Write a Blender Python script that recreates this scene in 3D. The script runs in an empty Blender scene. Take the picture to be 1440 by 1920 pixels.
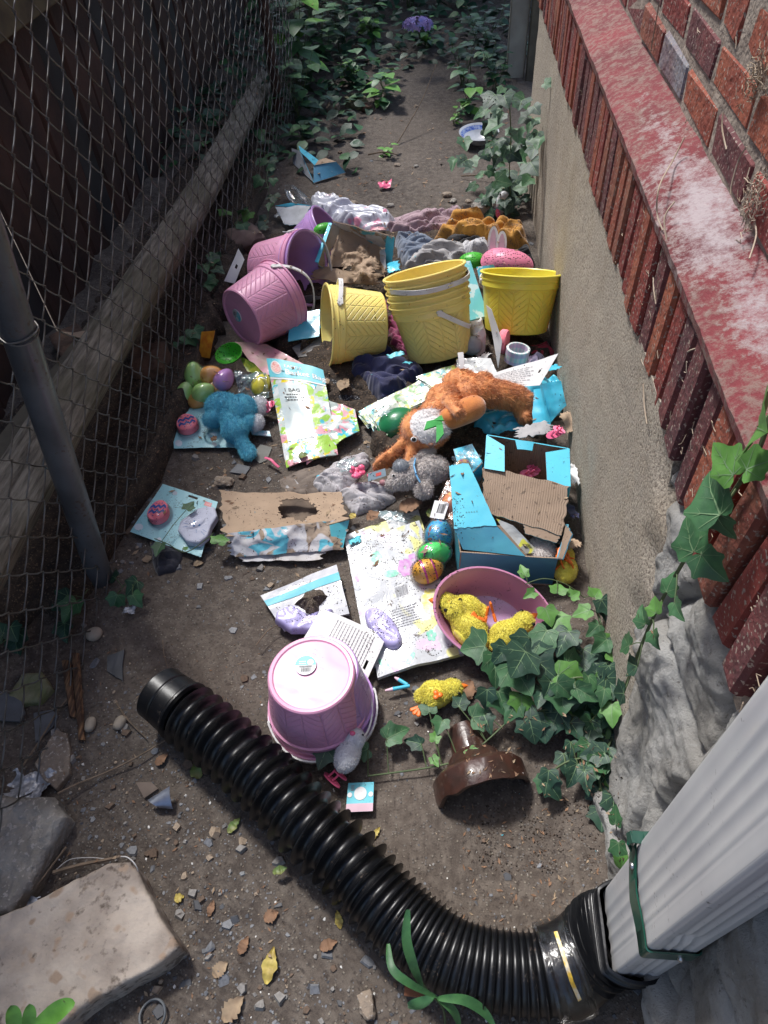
import bpy, bmesh, math, random
from mathutils import Vector as V, Matrix, noise as N, Quaternion
from mathutils.bvhtree import BVHTree
R_ = math.radians; PI = math.pi; rnd = random.Random(7)
scene = bpy.context.scene; COL = scene.collection

# ---------------------------------------------------------------- camera
CAMH = 1.4; FOC = 1300.0
PITCH, ROLL, YAW = R_(48.8), R_(-4.5), R_(7.2)
_f = V((0, math.cos(PITCH), -math.sin(PITCH))); _u = V((0, math.sin(PITCH), math.cos(PITCH))); _r = V((1, 0, 0))
_r2 = _r*math.cos(ROLL)+_u*math.sin(ROLL); _u2 = _u*math.cos(ROLL)-_r*math.sin(ROLL)
_Z = Matrix.Rotation(YAW, 3, 'Z')
CR, CU, CF = _Z@_r2, _Z@_u2, _Z@_f
CO = V((0, 0, CAMH))
cam = bpy.data.cameras.new('camera'); camo = bpy.data.objects.new('camera', cam); COL.objects.link(camo)
mw = Matrix((CR, CU, -CF)).transposed().to_4x4(); mw.translation = CO; camo.matrix_world = mw
cam.sensor_fit = 'VERTICAL'; cam.sensor_height = 32.0; cam.lens = 32.0*FOC/1920.0
cam.clip_start = 0.02; cam.clip_end = 400
scene.camera = camo

# ---------------------------------------------------------------- light
SUN_EL, SUN_AZ = R_(58), R_(-36)      # azimuth measured from +Y towards +X
world = bpy.data.worlds.new('World'); scene.world = world; world.use_nodes = True
wn = world.node_tree; bg = wn.nodes['Background']
sky = wn.nodes.new('ShaderNodeTexSky'); sky.sky_type = 'NISHITA'; sky.sun_disc = False
sky.sun_elevation = SUN_EL; sky.sun_rotation = SUN_AZ; sky.air_density = 1.0; sky.dust_density = 2.5
wn.links.new(sky.outputs[0], bg.inputs[0]); bg.inputs[1].default_value = 0.115
sl = bpy.data.lights.new('sun', 'SUN'); sl.energy = 2.4; sl.angle = R_(8); sl.color = (1, .985, .96)
so = bpy.data.objects.new('sun', sl); COL.objects.link(so)
sd = V((math.sin(SUN_AZ)*math.cos(SUN_EL), math.cos(SUN_AZ)*math.cos(SUN_EL), math.sin(SUN_EL)))
so.rotation_mode = 'QUATERNION'; so.rotation_quaternion = sd.to_track_quat('Z', 'Y'); so.location = (0, 0, 6)
scene.view_settings.view_transform = 'Standard'; scene.view_settings.look = 'None'
scene.view_settings.gamma = 1; scene.view_settings.exposure = 0.86

# ---------------------------------------------------------------- placing helpers
def ray(px, py):
    return (CF + CR*((px-720)/FOC) - CU*((py-960)/FOC)).normalized()
def at(px, py, z=0.0):
    d = ray(px, py); return CO + d*((z-CAMH)/d.z)
def atx(px, py, x):
    d = ray(px, py); return CO + d*(x/d.x)
def aty(px, py, y):
    d = ray(px, py); return CO + d*(y/d.y)

# ---------------------------------------------------------------- materials
MATS = {}
def nt(name):
    m = bpy.data.materials.new(name); m.use_nodes = True; t = m.node_tree
    return m, t, t.nodes['Principled BSDF'], t.nodes, t.links
def col4(c): return (c[0], c[1], c[2], 1)
def noise_node(t, sc, det=5, coord=None, w=None):
    n = t.nodes.new('ShaderNodeTexNoise'); n.inputs['Scale'].default_value = sc; n.inputs['Detail'].default_value = det
    if coord: t.links.new(coord, n.inputs['Vector'])
    return n
def ramp(t, src, a, b, ca=(0, 0, 0, 1), cb=(1, 1, 1, 1)):
    r = t.nodes.new('ShaderNodeValToRGB'); r.color_ramp.elements[0].position = a; r.color_ramp.elements[1].position = b
    r.color_ramp.elements[0].color = ca; r.color_ramp.elements[1].color = cb
    t.links.new(src, r.inputs[0]); return r
def mixc(t, fac, a, b):
    m = t.nodes.new('ShaderNodeMix'); m.data_type = 'RGBA'
    for s, v in ((m.inputs[0], fac), (m.inputs[6], a), (m.inputs[7], b)):
        if hasattr(v, 'links'): t.links.new(v, s)
        else: s.default_value = v if not isinstance(v, (tuple, list)) else col4(v)
    return m.outputs[2]
def mth(t, op, a, b=None, c=None):
    m = t.nodes.new('ShaderNodeMath'); m.operation = op
    for i, v in enumerate((a, b, c)):
        if v is None: continue
        if hasattr(v, 'links'): t.links.new(v, m.inputs[i])
        else: m.inputs[i].default_value = v
    return m.outputs[0]
SOIL = (.085, .062, .047)
def mat(name, c1, c2=None, rough=.6, sc=14, bump=.25, bsc=120, dirt=0.0, dsc=30, metal=0, coat=0, sss=0, sheen=0, bdist=.002, lo=.38, hi=.62, spec=None, trans=0, fleck=None, fsc=400):
    if name in MATS: return MATS[name]
    m, t, p, nn, ll = nt(name); MATS[name] = m
    tc = nn.new('ShaderNodeTexCoord').outputs['Object']
    c2 = c2 or tuple(x*.72 for x in c1)
    n1 = noise_node(t, sc, 6, tc)
    c = mixc(t, ramp(t, n1.outputs[0], lo, hi).outputs[0], c1, c2)
    rg = rough
    if fleck:
        vn = noise_node(t, fsc, 2, tc)
        c = mixc(t, ramp(t, vn.outputs[0], .6, .66).outputs[0], c, fleck)
    if dirt > 0:
        n2 = noise_node(t, dsc, 8, tc); n2.inputs['Roughness'].default_value = .7
        n3 = noise_node(t, dsc*8, 3, tc)
        s = mth(t, 'ADD', mth(t, 'MULTIPLY', n2.outputs[0], .6), mth(t, 'MULTIPLY', n3.outputs[0], .4))
        d = ramp(t, s, .62-.2*dirt, .68-.2*dirt+.03).outputs[0]
        c = mixc(t, mth(t, 'MULTIPLY', d, .85), c, SOIL)
        rg = mth(t, 'ADD', mth(t, 'MULTIPLY', d, .9-rough), rough)
    ll.new(c, p.inputs['Base Color'])
    if hasattr(rg, 'links'): ll.new(rg, p.inputs['Roughness'])
    else: p.inputs['Roughness'].default_value = rg
    p.inputs['Metallic'].default_value = metal
    p.inputs['Coat Weight'].default_value = coat
    if sss: p.inputs['Subsurface Weight'].default_value = sss; p.inputs['Subsurface Radius'].default_value = (.01, .006, .004); p.inputs['Subsurface Scale'].default_value = .6
    if sheen: p.inputs['Sheen Weight'].default_value = sheen
    if spec is not None: p.inputs['Specular IOR Level'].default_value = spec
    if trans: p.inputs['Transmission Weight'].default_value = trans
    if bump:
        nb = noise_node(t, bsc, 4, tc)
        b = nn.new('ShaderNodeBump'); b.inputs['Strength'].default_value = bump; b.inputs['Distance'].default_value = bdist
        ll.new(nb.outputs[0], b.inputs['Height']); ll.new(b.outputs[0], p.inputs['Normal'])
    return m
def film(name, tint=(.95, .97, 1), body=.12, rough=.12, bump=.5):
    """thin clear plastic: see-through with creased reflections"""
    if name in MATS: return MATS[name]
    m, t, p, nn, ll = nt(name); MATS[name] = m
    tc = nn.new('ShaderNodeTexCoord').outputs['Object']
    nb = noise_node(t, 45, 5, tc); nb.inputs['Distortion'].default_value = 1.5
    b = nn.new('ShaderNodeBump'); b.inputs['Strength'].default_value = bump; b.inputs['Distance'].default_value = .004
    ll.new(nb.outputs[0], b.inputs['Height'])
    p.inputs['Base Color'].default_value = col4(tint); p.inputs['Roughness'].default_value = rough
    ll.new(b.outputs[0], p.inputs['Normal'])
    tr = nn.new('ShaderNodeBsdfTransparent'); mx = nn.new('ShaderNodeMixShader'); fr = nn.new('ShaderNodeFresnel')
    fr.inputs[0].default_value = 1.5; ll.new(b.outputs[0], fr.inputs['Normal'])
    f = mth(t, 'ADD', mth(t, 'MULTIPLY', fr.outputs[0], .7), body*.5); f = mth(t, 'MINIMUM', f, 1.0)
    gl = nn.new('ShaderNodeBsdfGlossy'); gl.inputs['Roughness'].default_value = rough; ll.new(b.outputs[0], gl.inputs['Normal'])
    m2 = nn.new('ShaderNodeMixShader'); m2.inputs[0].default_value = min(1, body*1.6); ll.new(gl.outputs[0], m2.inputs[1]); ll.new(p.outputs[0], m2.inputs[2])
    ll.new(f, mx.inputs[0]); ll.new(tr.outputs[0], mx.inputs[1]); ll.new(m2.outputs[0], mx.inputs[2])
    ll.new(mx.outputs[0], nn['Material Output'].inputs['Surface'])
    return m
def weave(name, c1, c2, dirt=.0):
    """moulded plastic with an embossed herringbone weave in UV space"""
    m, t, p, nn, ll = nt(name); MATS[name] = m
    uv = nn.new('ShaderNodeUVMap').outputs[0]; sx = nn.new('ShaderNodeSeparateXYZ'); ll.new(uv, sx.inputs[0])
    u = mth(t, 'MULTIPLY', sx.outputs[0], 15); v = mth(t, 'MULTIPLY', sx.outputs[1], 9)
    tri = mth(t, 'PINGPONG', u, 1.0)
    fr = mth(t, 'FRACT', mth(t, 'ADD', v, mth(t, 'MULTIPLY', tri, 2.0)))
    line = ramp(t, fr, .0, .16).outputs[0]; line2 = ramp(t, mth(t, 'SUBTRACT', 1.0, fr), 0, .1).outputs[0]
    seam = ramp(t, mth(t, 'MINIMUM', tri, mth(t, 'SUBTRACT', 1.0, tri)), 0, .06).outputs[0]
    h = mth(t, 'MINIMUM', mth(t, 'MINIMUM', line, line2), seam)
    band = mth(t, 'MULTIPLY', mth(t, 'GREATER_THAN', sx.outputs[1], .04), mth(t, 'LESS_THAN', sx.outputs[1], .74))
    h = mth(t, 'MULTIPLY', h, band)
    b = nn.new('ShaderNodeBump'); b.inputs['Strength'].default_value = .8; b.inputs['Distance'].default_value = .0024
    ll.new(h, b.inputs['Height']); ll.new(b.outputs[0], p.inputs['Normal'])
    tc = nn.new('ShaderNodeTexCoord').outputs['Object']
    n1 = noise_node(t, 12, 5, tc); c = mixc(t, ramp(t, n1.outputs[0], .3, .7).outputs[0], c1, c2)
    n2 = noise_node(t, 60, 8, tc); d = ramp(t, n2.outputs[0], .70-dirt*.1, .78).outputs[0]
    c = mixc(t, mth(t, 'MULTIPLY', d, .4), c, SOIL)
    n4 = noise_node(t, 9, 7, tc); n4.inputs['Distortion'].default_value = 2.5; sm_ = ramp(t, n4.outputs[0], .5, .72).outputs[0]
    c = mixc(t, mth(t, 'MULTIPLY', sm_, .16), c, (.30, .24, .19)); ll.new(mth(t, 'ADD', mth(t, 'MULTIPLY', sm_, .12), .36), p.inputs['Roughness'])
    ll.new(c, p.inputs['Base Color'])
    p.inputs['Subsurface Weight'].default_value = .25; p.inputs['Subsurface Radius'].default_value = (.012, .008, .006); p.inputs['Subsurface Scale'].default_value = .5
    return m
def confetti(name, cols, sc=18, base=(.8, .82, .8), dirt=.25, rough=.25, amount=.6, distort=0.6, bump=.3):
    """printed pattern of soft coloured blotches in UV space"""
    m, t, p, nn, ll = nt(name); MATS[name] = m
    tc = nn.new('ShaderNodeTexCoord'); o = tc.outputs['Object']
    c = base
    for i, k in enumerate(cols):
        mp = nn.new('ShaderNodeMapping'); ll.new(o, mp.inputs[0]); mp.inputs['Location'].default_value = (i*7.3, i*3.1, i*1.7)
        n = noise_node(t, sc*(.8+.13*(i % 3)), 2, mp.outputs[0]); n.inputs['Distortion'].default_value = distort
        c = mixc(t, ramp(t, n.outputs[0], .72-.28*amount, .75-.28*amount).outputs[0], c, k)
    n2 = noise_node(t, 45, 9, o); n2.inputs['Roughness'].default_value = .75
    c = mixc(t, mth(t, 'MULTIPLY', ramp(t, n2.outputs[0], .66-.25*dirt, .70-.25*dirt).outputs[0], .9 if dirt else 0), c, SOIL)
    ll.new(c, p.inputs['Base Color']); p.inputs['Roughness'].default_value = rough
    p.inputs['Coat Weight'].default_value = .5
    nb = noise_node(t, 35, 3, o); nb.inputs['Distortion'].default_value = 1
    b = nn.new('ShaderNodeBump'); b.inputs['Strength'].default_value = bump; b.inputs['Distance'].default_value = .005
    ll.new(nb.outputs[0], b.inputs['Height']); ll.new(b.outputs[0], p.inputs['Normal']); ll.new(b.outputs[0], p.inputs['Coat Normal'])
    return m

# ---------------------------------------------------------------- mesh helpers
class MB:
    def __init__(s): s.v = []; s.f = []; s.m = []; s.uv = []
    def add(s, vs, fs, mi=0, uv=None):
        o = len(s.v); s.v += [V(q) for q in vs]; s.uv += (uv if uv else [(0, 0)]*len(vs))
        s.f += [tuple(i+o for i in q) for q in fs]; s.m += ([mi]*len(fs) if isinstance(mi, int) else list(mi)); return s
    def tr(s, M):
        s.v = [M@q for q in s.v]; return s
    def merge(s, b, mi=None):
        o = len(s.v); s.v += b.v; s.uv += b.uv; s.f += [tuple(i+o for i in q) for q in b.f]; s.m += (b.m if mi is None else [mi]*len(b.f)); return s
    def build(s, name, mats, parent=None, local=False, sharp=40, label=None):
        me = bpy.data.meshes.new(name)
        vs = s.v
        if parent is not None and not local:
            Mi = RM[parent.name].inverted(); vs = [Mi@q for q in vs]
        me.from_pydata([tuple(q) for q in vs], [], s.f)
        for mm in (mats if isinstance(mats, (list, tuple)) else [mats]): me.materials.append(mm)
        me.polygons.foreach_set('material_index', s.m)
        me.polygons.foreach_set('use_smooth', [True]*len(s.f))
        ul = me.uv_layers.new(name='UVMap'); li = [0]*len(me.loops); me.loops.foreach_get('vertex_index', li)
        fl = [];
        for i in li: fl += s.uv[i]
        ul.data.foreach_set('uv', fl)
        me.validate(); me.update()
        try: me.set_sharp_from_angle(angle=R_(sharp))
        except Exception: pass
        o = bpy.data.objects.new(name, me); COL.objects.link(o)
        RM[o.name] = RM[parent.name] if parent is not None else Matrix.Identity(4)
        if parent is not None: o.parent = parent
        if label: o['label'] = label
        return o
RM = {}
def thing(name, label, cat, loc=(0, 0, 0), group=None, M=None):
    o = bpy.data.objects.new(name, None); COL.objects.link(o); o.empty_display_size = .05
    M = M if M is not None else Matrix.Translation(V(loc)); o.matrix_world = M; RM[o.name] = M.copy()
    return tag(o, label, cat, group)
def tag(o, label, cat, group=None, kind=None):
    if label: o['label'] = label
    if cat: o['category'] = cat
    if group: o['group'] = group
    if kind: o['kind'] = kind
    return o
def struct(name, mb, mats, kind='structure', sharp=40):
    o = mb.build(name, mats, None, sharp=sharp); o['kind'] = kind; return o
def frame(d, up=V((0, 0, 1))):
    d = d.normalized(); a = up.cross(d)
    if a.length < 1e-4: a = V((1, 0, 0)).cross(d)
    a.normalize(); return a, d.cross(a)
def axis_matrix(loc, d, roll=0, up=V((0, 0, 1))):
    a, b = frame(V(d), up); M = Matrix((a, b, V(d).normalized())).transposed().to_4x4()
    M = M@Matrix.Rotation(roll, 4, 'Z'); M.translation = V(loc); return M
def tube(mb, pts, r, n=8, mi=0, cap=True, flat=1.0):
    pts = [V(p) for p in pts]; k = len(pts); rs = r if isinstance(r, (list, tuple)) else [r]*k
    vs = []; uv = []; a = None
    for i, p in enumerate(pts):
        d = (pts[min(i+1, k-1)]-pts[max(i-1, 0)])
        if d.length < 1e-9: d = V((0, 0, 1))
        d.normalize()
        if a is None: a, b = frame(d)
        else:
            a = (a-d*a.dot(d)); a = a.normalized() if a.length > 1e-6 else frame(d)[0]; b = d.cross(a)
        for j in range(n):
            t = 2*PI*j/n; vs.append(p+(a*math.cos(t)+b*math.sin(t)*flat)*rs[i]); uv.append((j/n, i/max(1, k-1)))
    fs = [(i*n+j, i*n+(j+1) % n, (i+1)*n+(j+1) % n, (i+1)*n+j) for i in range(k-1) for j in range(n)]
    if cap: fs += [tuple(range(n-1, -1, -1)), tuple((k-1)*n+j for j in range(n))]
    return mb.add(vs, fs, mi, uv)
def smoothpath(pts, sub=6):
    pts = [V(p) for p in pts]; out = []
    for i in range(len(pts)-1):
        p0 = pts[max(0, i-1)]; p1 = pts[i]; p2 = pts[i+1]; p3 = pts[min(len(pts)-1, i+2)]
        for j in range(sub):
            t = j/sub; out.append(.5*((2*p1)+(p2-p0)*t+(2*p0-5*p1+4*p2-p3)*t*t+(-p0+3*p1-3*p2+p3)*t**3))
    out.append(pts[-1]); return out
def lathe(mb, prof, n=48, mi=0, a0=0, a1=2*PI, M=None, uvr=None):
    k = len(prof); vs = []; uv = []; L = [0]
    for i in range(1, k): L.append(L[-1]+math.dist(prof[i], prof[i-1]))
    for i, (r, z) in enumerate(prof):
        for j in range(n+1):
            t = a0+(a1-a0)*j/n; q = V((r*math.cos(t), r*math.sin(t), z)); vs.append(M@q if M else q)
            uv.append((j/n, uvr[i] if uvr else L[i]/L[-1]))
    fs = [(i*(n+1)+j, i*(n+1)+j+1, (i+1)*(n+1)+j+1, (i+1)*(n+1)+j) for i in range(k-1) for j in range(n)]
    return mb.add(vs, fs, mi, uv)
def boxc(mb, c, s, ax=None, bev=.0, mi=0, jit=0, rg=rnd):
    """box, centre c, size s, axes ax, chamfered edges"""
    c = V(c); ax = ax or (V((1, 0, 0)), V((0, 1, 0)), V((0, 0, 1))); h = [q/2 for q in s]; b = min(bev, min(h)*.9)
    vs = []; idx = {}
    for sx in (-1, 1):
        for sy in (-1, 1):
            for sz in (-1, 1):
                j = V((rg.uniform(-jit, jit), rg.uniform(-jit, jit), rg.uniform(-jit, jit)))
                for k in range(3):
                    q = [sx*(h[0]-b), sy*(h[1]-b), sz*(h[2]-b)]; q[k] = (sx, sy, sz)[k]*h[k]
                    idx[(sx, sy, sz, k)] = len(vs); vs.append(c+ax[0]*q[0]+ax[1]*q[1]+ax[2]*q[2]+j)
    fs = []
    for k in range(3):
        o = [i for i in range(3) if i != k]
        for s_ in (-1, 1):
            q = []
            for a, b2 in ((-1, -1), (1, -1), (1, 1), (-1, 1)):
                t = [0, 0, 0]; t[k] = s_; t[o[0]] = a; t[o[1]] = b2; q.append(idx[(t[0], t[1], t[2], k)])
            fs.append(tuple(q) if (s_ > 0) ^ (k == 1) else tuple(reversed(q)))
    for k in range(3):
        o = [i for i in range(3) if i != k]
        for a in (-1, 1):
            for b2 in (-1, 1):
                q = []
                for s_, kk in ((-1, o[0]), (1, o[0]), (1, o[1]), (-1, o[1])):
                    t = [0, 0, 0]; t[k] = s_; t[o[0]] = a; t[o[1]] = b2; q.append(idx[(t[0], t[1], t[2], kk)])
                fs.append(tuple(q))
    for sx in (-1, 1):
        for sy in (-1, 1):
            for sz in (-1, 1): fs.append(tuple(idx[(sx, sy, sz, k)] for k in range(3)))
    mb.add(vs, fs, mi); return mb
def seg_box(mb, a, b, w, h, up=V((0, 0, 1)), bev=.003, mi=0, jit=0):
    a = V(a); b = V(b); d = (b-a).normalized(); s, t = frame(d, up)
    return boxc(mb, (a+b)/2, (w, h, (b-a).length), (s, t, d), bev, mi, jit)
class Patch:
    """a bent quad sheet between four corners; P(u,v) gives points on it"""
    def __init__(s, c, amp=.004, fr=12, seed=0, bow=0, fold=0, edge=0.0):
        s.c = [V(q) for q in c]; s.amp = amp; s.fr = fr; s.seed = seed; s.bow = bow; s.edge = edge; s.fold = fold
        s.n = ((s.c[1]-s.c[0]).cross(s.c[3]-s.c[0])).normalized()
        if s.n.dot(V((0, 0, 1.4))-sum(s.c, V())/4) < 0: s.n = -s.n
    def P(s, u, v, off=0):
        if s.edge:
            e = s.edge
            u += e*N.noise(V((v*6, s.seed, 1)))*(1-abs(2*u-1))*0 + e*N.noise(V((v*9, s.seed, 3.3)))*(abs(2*u-1)**4)
            v += e*N.noise(V((u*9, s.seed, 7.7)))*(abs(2*v-1)**4)
        a, b, c, d = s.c
        p = (a*(1-u)+b*u)*(1-v)+(d*(1-u)+c*u)*v
        h = s.amp*N.fractal(V((p.x*s.fr+s.seed, p.y*s.fr, p.z*s.fr)), 1, 2, 3)
        if s.fold: h += s.fold*(1-abs(N.noise(V((u*5+s.seed, v*2, 4))))*3)
        if s.bow: h += s.bow*4*u*(1-u)
        return p+s.n*(h+off)
    def mesh(s, mb, nu=24, nv=24, th=.0012, mi=0, mi2=None, hole=None):
        mi2 = mi if mi2 is None else mi2
        vs = []; uv = []
        for o in (0, -th):
            for j in range(nv+1):
                for i in range(nu+1): vs.append(s.P(i/nu, j/nv, o)); uv.append((i/nu, 1-j/nv))
        fs = []; ms = []; K = (nu+1)*(nv+1)
        e1 = s.c[1]-s.c[0]; e2 = s.c[3]-s.c[0]; flip = (e1.cross(e2)).dot(s.n) < 0
        def live(i, j): return 0 <= i < nu and 0 <= j < nv and not (hole and hole((i+.5)/nu, (j+.5)/nv))
        for j in range(nv):
            for i in range(nu):
                if not live(i, j): continue
                q = (j*(nu+1)+i, j*(nu+1)+i+1, (j+1)*(nu+1)+i+1, (j+1)*(nu+1)+i)
                fs.append(q if not flip else q[::-1]); ms.append(mi)
                q2 = tuple(x+K for x in q); fs.append(q2[::-1] if not flip else q2); ms.append(mi2)
                for (di, dj, a, b) in ((0, -1, 0, 1), (1, 0, 1, 2), (0, 1, 2, 3), (-1, 0, 3, 0)):
                    if not live(i+di, j+dj):
                        fs.append((q[b], q[a], q[a]+K, q[b]+K) if not flip else (q[a], q[b], q[b]+K, q[a]+K)); ms.append(mi2)
        mb.add(vs, fs, ms, uv); return mb
    def decal(s, mb, poly, mi=0, off=.0006, sub=0):
        """flat printed mark: polygon in uv, laid on the sheet as a fan"""
        c = (sum(q[0] for q in poly)/len(poly), sum(q[1] for q in poly)/len(poly))
        pts = []
        for k in range(len(poly)):
            a = poly[k]; b = poly[(k+1) % len(poly)]
            for t in range(sub+1): pts.append((a[0]+(b[0]-a[0])*t/(sub+1), a[1]+(b[1]-a[1])*t/(sub+1)))
        vs = [s.P(c[0], c[1], off)]+[s.P(q[0], q[1], off) for q in pts]; n = len(pts)
        mb.add(vs, [(0, 1+i, 1+(i+1) % n) for i in range(n)], mi); return mb
    def rect(s, mb, u0, v0, u1, v1, mi=0, off=.0006, n=4):
        vs = []; fs = []
        for j in range(n+1):
            for i in range(n+1): vs.append(s.P(u0+(u1-u0)*i/n, v0+(v1-v0)*j/n, off))
        for j in range(n):
            for i in range(n): k = j*(n+1)+i; fs.append((k, k+1, k+n+2, k+n+1))
        mb.add(vs, fs, mi); return mb
def text_mesh(s, size=1.0):
    cu = bpy.data.curves.new('t', 'FONT'); cu.body = s; cu.size = size; cu.resolution_u = 2
    o = bpy.data.objects.new('t', cu); COL.objects.link(o)
    dg = bpy.context.evaluated_depsgraph_get(); me = o.evaluated_get(dg).to_mesh()
    vs = [v.co.copy() for v in me.vertices]; fs = [tuple(p.vertices) for p in me.polygons]
    o.evaluated_get(dg).to_mesh_clear(); bpy.data.objects.remove(o); bpy.data.curves.remove(cu); return vs, fs
def put_text(mb, P, s, u0, v0, h, asp, mi=0, off=.0009, rot=0):
    """text starting at uv (u0,v0 baseline); h = height in v; asp = v-length/u-length ratio; rot in the uv plane"""
    vs, fs = text_mesh(s); out = []
    for q in vs:
        x, y = q.x*h, q.y*h; xr = x*math.cos(rot)-y*math.sin(rot); yr = x*math.sin(rot)+y*math.cos(rot)
        out.append(P(u0+xr*asp, v0-yr, off))
    mb.add(out, fs, mi)
def barcode(mb, patch, u0, v0, u1, v1, mi=0, rg=rnd):
    u = u0
    while u < u1:
        w = rg.choice((.25, .5, .8))*(u1-u0)/22; patch.rect(mb, u, v0, min(u+w, u1), v1, mi, .0009, 1); u += w+rg.choice((.3, .6))*(u1-u0)/22
def polar(mb, poly, top=lambda p, e: 0, zb=0, nt_=120, nr=24, roundr=.01, mi=0, rag=0, seed=0, side=True, bottom=False, ragf=25):
    """sheet or slab over a 3D outline: top(p,e) gives extra height, e = 0 rim..1 inside"""
    c = sum((V(q) for q in poly), V())/len(poly); P2 = [V(q)-c for q in poly]; rim = []
    for k in range(nt_):
        t = 2*PI*k/nt_; d = V((math.cos(t), math.sin(t), 0)); best = None
        for i in range(len(P2)):
            a = P2[i]; b = P2[(i+1) % len(P2)]; e = b-a; den = d.x*(-e.y)+d.y*e.x
            if abs(den) < 1e-12: continue
            s = (a.x*(-e.y)+a.y*e.x)/den; w = (d.x*a.y-d.y*a.x)/den
            if s > 0 and -1e-6 <= w <= 1+1e-6:
                q = a+e*w
                if best is None or s > best[0]: best = (s, q)
        q = best[1] if best else d*.01
        if rag: q = q*(1+rag*N.noise(V((q.x*ragf+seed, q.y*ragf, seed)))+rag*.5*N.noise(V((q.x*ragf*4+seed, q.y*ragf*4, seed))))
        rim.append(q)
    vs = []; uv = []
    rs = [(1-(1-j/nr)**1.0) for j in range(nr+1)]
    for j in range(nr+1):
        f = j/nr
        f = 1-(1-f)**1.6
        for k in range(nt_):
            q = rim[k]*f; dist = rim[k].length*(1-f); e = min(1, dist/roundr) if roundr else 1
            p = c+q; h = top(p, e)
            if roundr and side: h -= (1-math.sqrt(max(0, 1-(1-e)**2)))*min(roundr, max(0, p.z-zb))*.9
            vs.append(V((p.x, p.y, p.z+h))); uv.append((p.x, p.y))
    fs = [(j*nt_+k, j*nt_+(k+1) % nt_, (j+1)*nt_+(k+1) % nt_, (j+1)*nt_+k)[::-1] for j in range(nr) for k in range(nt_)]
    if side:
        o = nr*nt_; L = len(vs); m = 5
        for g in range(1, m+1):
            for k in range(nt_):
                p = vs[o+k]; z = p.z+(zb-p.z)*g/m; w = 1+ .02*rag*10*N.noise(V((p.x*30, p.y*30, z*40+seed)))*math.sin(PI*g/m)
                q = c+(V((p.x, p.y, 0))-V((c.x, c.y, 0)))*w-V((0, 0, c.z)); vs.append(V((q.x, q.y, z))); uv.append((p.x, p.y))
        fs += [(a*nt_+k, a*nt_+(k+1) % nt_, (a+1)*nt_+(k+1) % nt_, (a+1)*nt_+k)[::-1] for a in range(nr, nr+m) for k in range(nt_)]
    return mb.add(vs, fs, mi, uv)
_ico = {}
def ico(sub):
    if sub not in _ico:
        b = bmesh.new(); bmesh.ops.create_icosphere(b, subdivisions=sub, radius=1); b.verts.ensure_lookup_table()
        _ico[sub] = ([v.co.copy() for v in b.verts], [tuple(v.index for v in f.verts) for f in b.faces]); b.free()
    return _ico[sub]
def rock(mb, c, s, seed=0, sub=3, amp=.25, rotz=0, mi=0, box=.5, fr=1.6, M=None):
    vs, fs = ico(sub); out = []; Rz = Matrix.Rotation(rotz, 3, 'Z') if M is None else M
    for q in vs:
        m = max(abs(q.x), abs(q.y), abs(q.z)); p = q*(1-box)+q/m*.8*box
        n = 1+amp*N.fractal(q*fr+V((seed*3.1, seed*1.7, seed)), 1, 2, 3)
        p = p*n; out.append(V(c)+Rz@V((p.x*s[0], p.y*s[1], p.z*s[2])))
    return mb.add(out, fs, mi)
def ell(mb, c, r, M=None, mi=0, sub=3):
    vs, fs = ico(sub); M = M or Matrix.Identity(3)
    return mb.add([V(c)+M@V((q.x*r[0], q.y*r[1], q.z*r[2])) for q in vs], fs, mi)
def remesh(mb, vox=.004, it=6, fac=.5):
    """fuse the pieces of mb into one continuous surface"""
    me = bpy.data.meshes.new('r'); me.from_pydata([tuple(q) for q in mb.v], [], mb.f); me.update()
    o = bpy.data.objects.new('r', me); COL.objects.link(o)
    a = o.modifiers.new('a', 'REMESH'); a.mode = 'VOXEL'; a.voxel_size = vox
    b = o.modifiers.new('b', 'SMOOTH'); b.iterations = it; b.factor = fac
    dg = bpy.context.evaluated_depsgraph_get(); e = o.evaluated_get(dg); m2 = e.to_mesh()
    r = MB(); r.add([v.co.copy() for v in m2.vertices], [tuple(p.vertices) for p in m2.polygons], 0)
    e.to_mesh_clear(); bpy.data.objects.remove(o); bpy.data.meshes.remove(me); return r
def fur(src, n, L, w, flow=lambda p, nn: V((0, 0, 0)), mi=lambda p: 0, seed=1, lift=.7, jit=.5, dst=None):
    """many thin hairs over the surface of src"""
    rg = random.Random(seed); dst = dst or MB(); A = []; tot = 0; T = []
    for f in src.f:
        for k in range(1, len(f)-1):
            a, b, c = src.v[f[0]], src.v[f[k]], src.v[f[k+1]]; cr = (b-a).cross(c-a); ar = cr.length
            if ar < 1e-12: continue
            tot += ar; A.append(tot); T.append((a, b, c, cr/ar))
    import bisect
    vs = []; fs = []; ms = []
    for _ in range(n):
        a, b, c, nr = T[min(len(T)-1, bisect.bisect(A, rg.random()*tot))]
        u, v = rg.random(), rg.random()
        if u+v > 1: u, v = 1-u, 1-v
        p = a+(b-a)*u+(c-a)*v; d = nr*lift+flow(p, nr)+V((rg.gauss(0, 1), rg.gauss(0, 1), rg.gauss(0, 1)))*jit*.5
        d.normalize(); l = L*rg.uniform(.6, 1.3); s = d.cross(V((rg.gauss(0, 1), rg.gauss(0, 1), rg.gauss(0, 1)))); s.normalize(); s *= w/2
        k = len(vs); m = p+d*l*.55-nr*.0; e = m+(d*.6-nr*.3+V((0, 0, -.1))).normalized()*l*.45
        vs += [p-s, p+s, m+s*.8, m-s*.8, e]; fs += [(k, k+1, k+2, k+3), (k+3, k+2, k+4)]; q = mi(p); ms += [q, q]
    dst.add(vs, fs, ms); return dst
def thicken(pts, up, th):
    return [p+up*th for p in pts]
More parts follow.
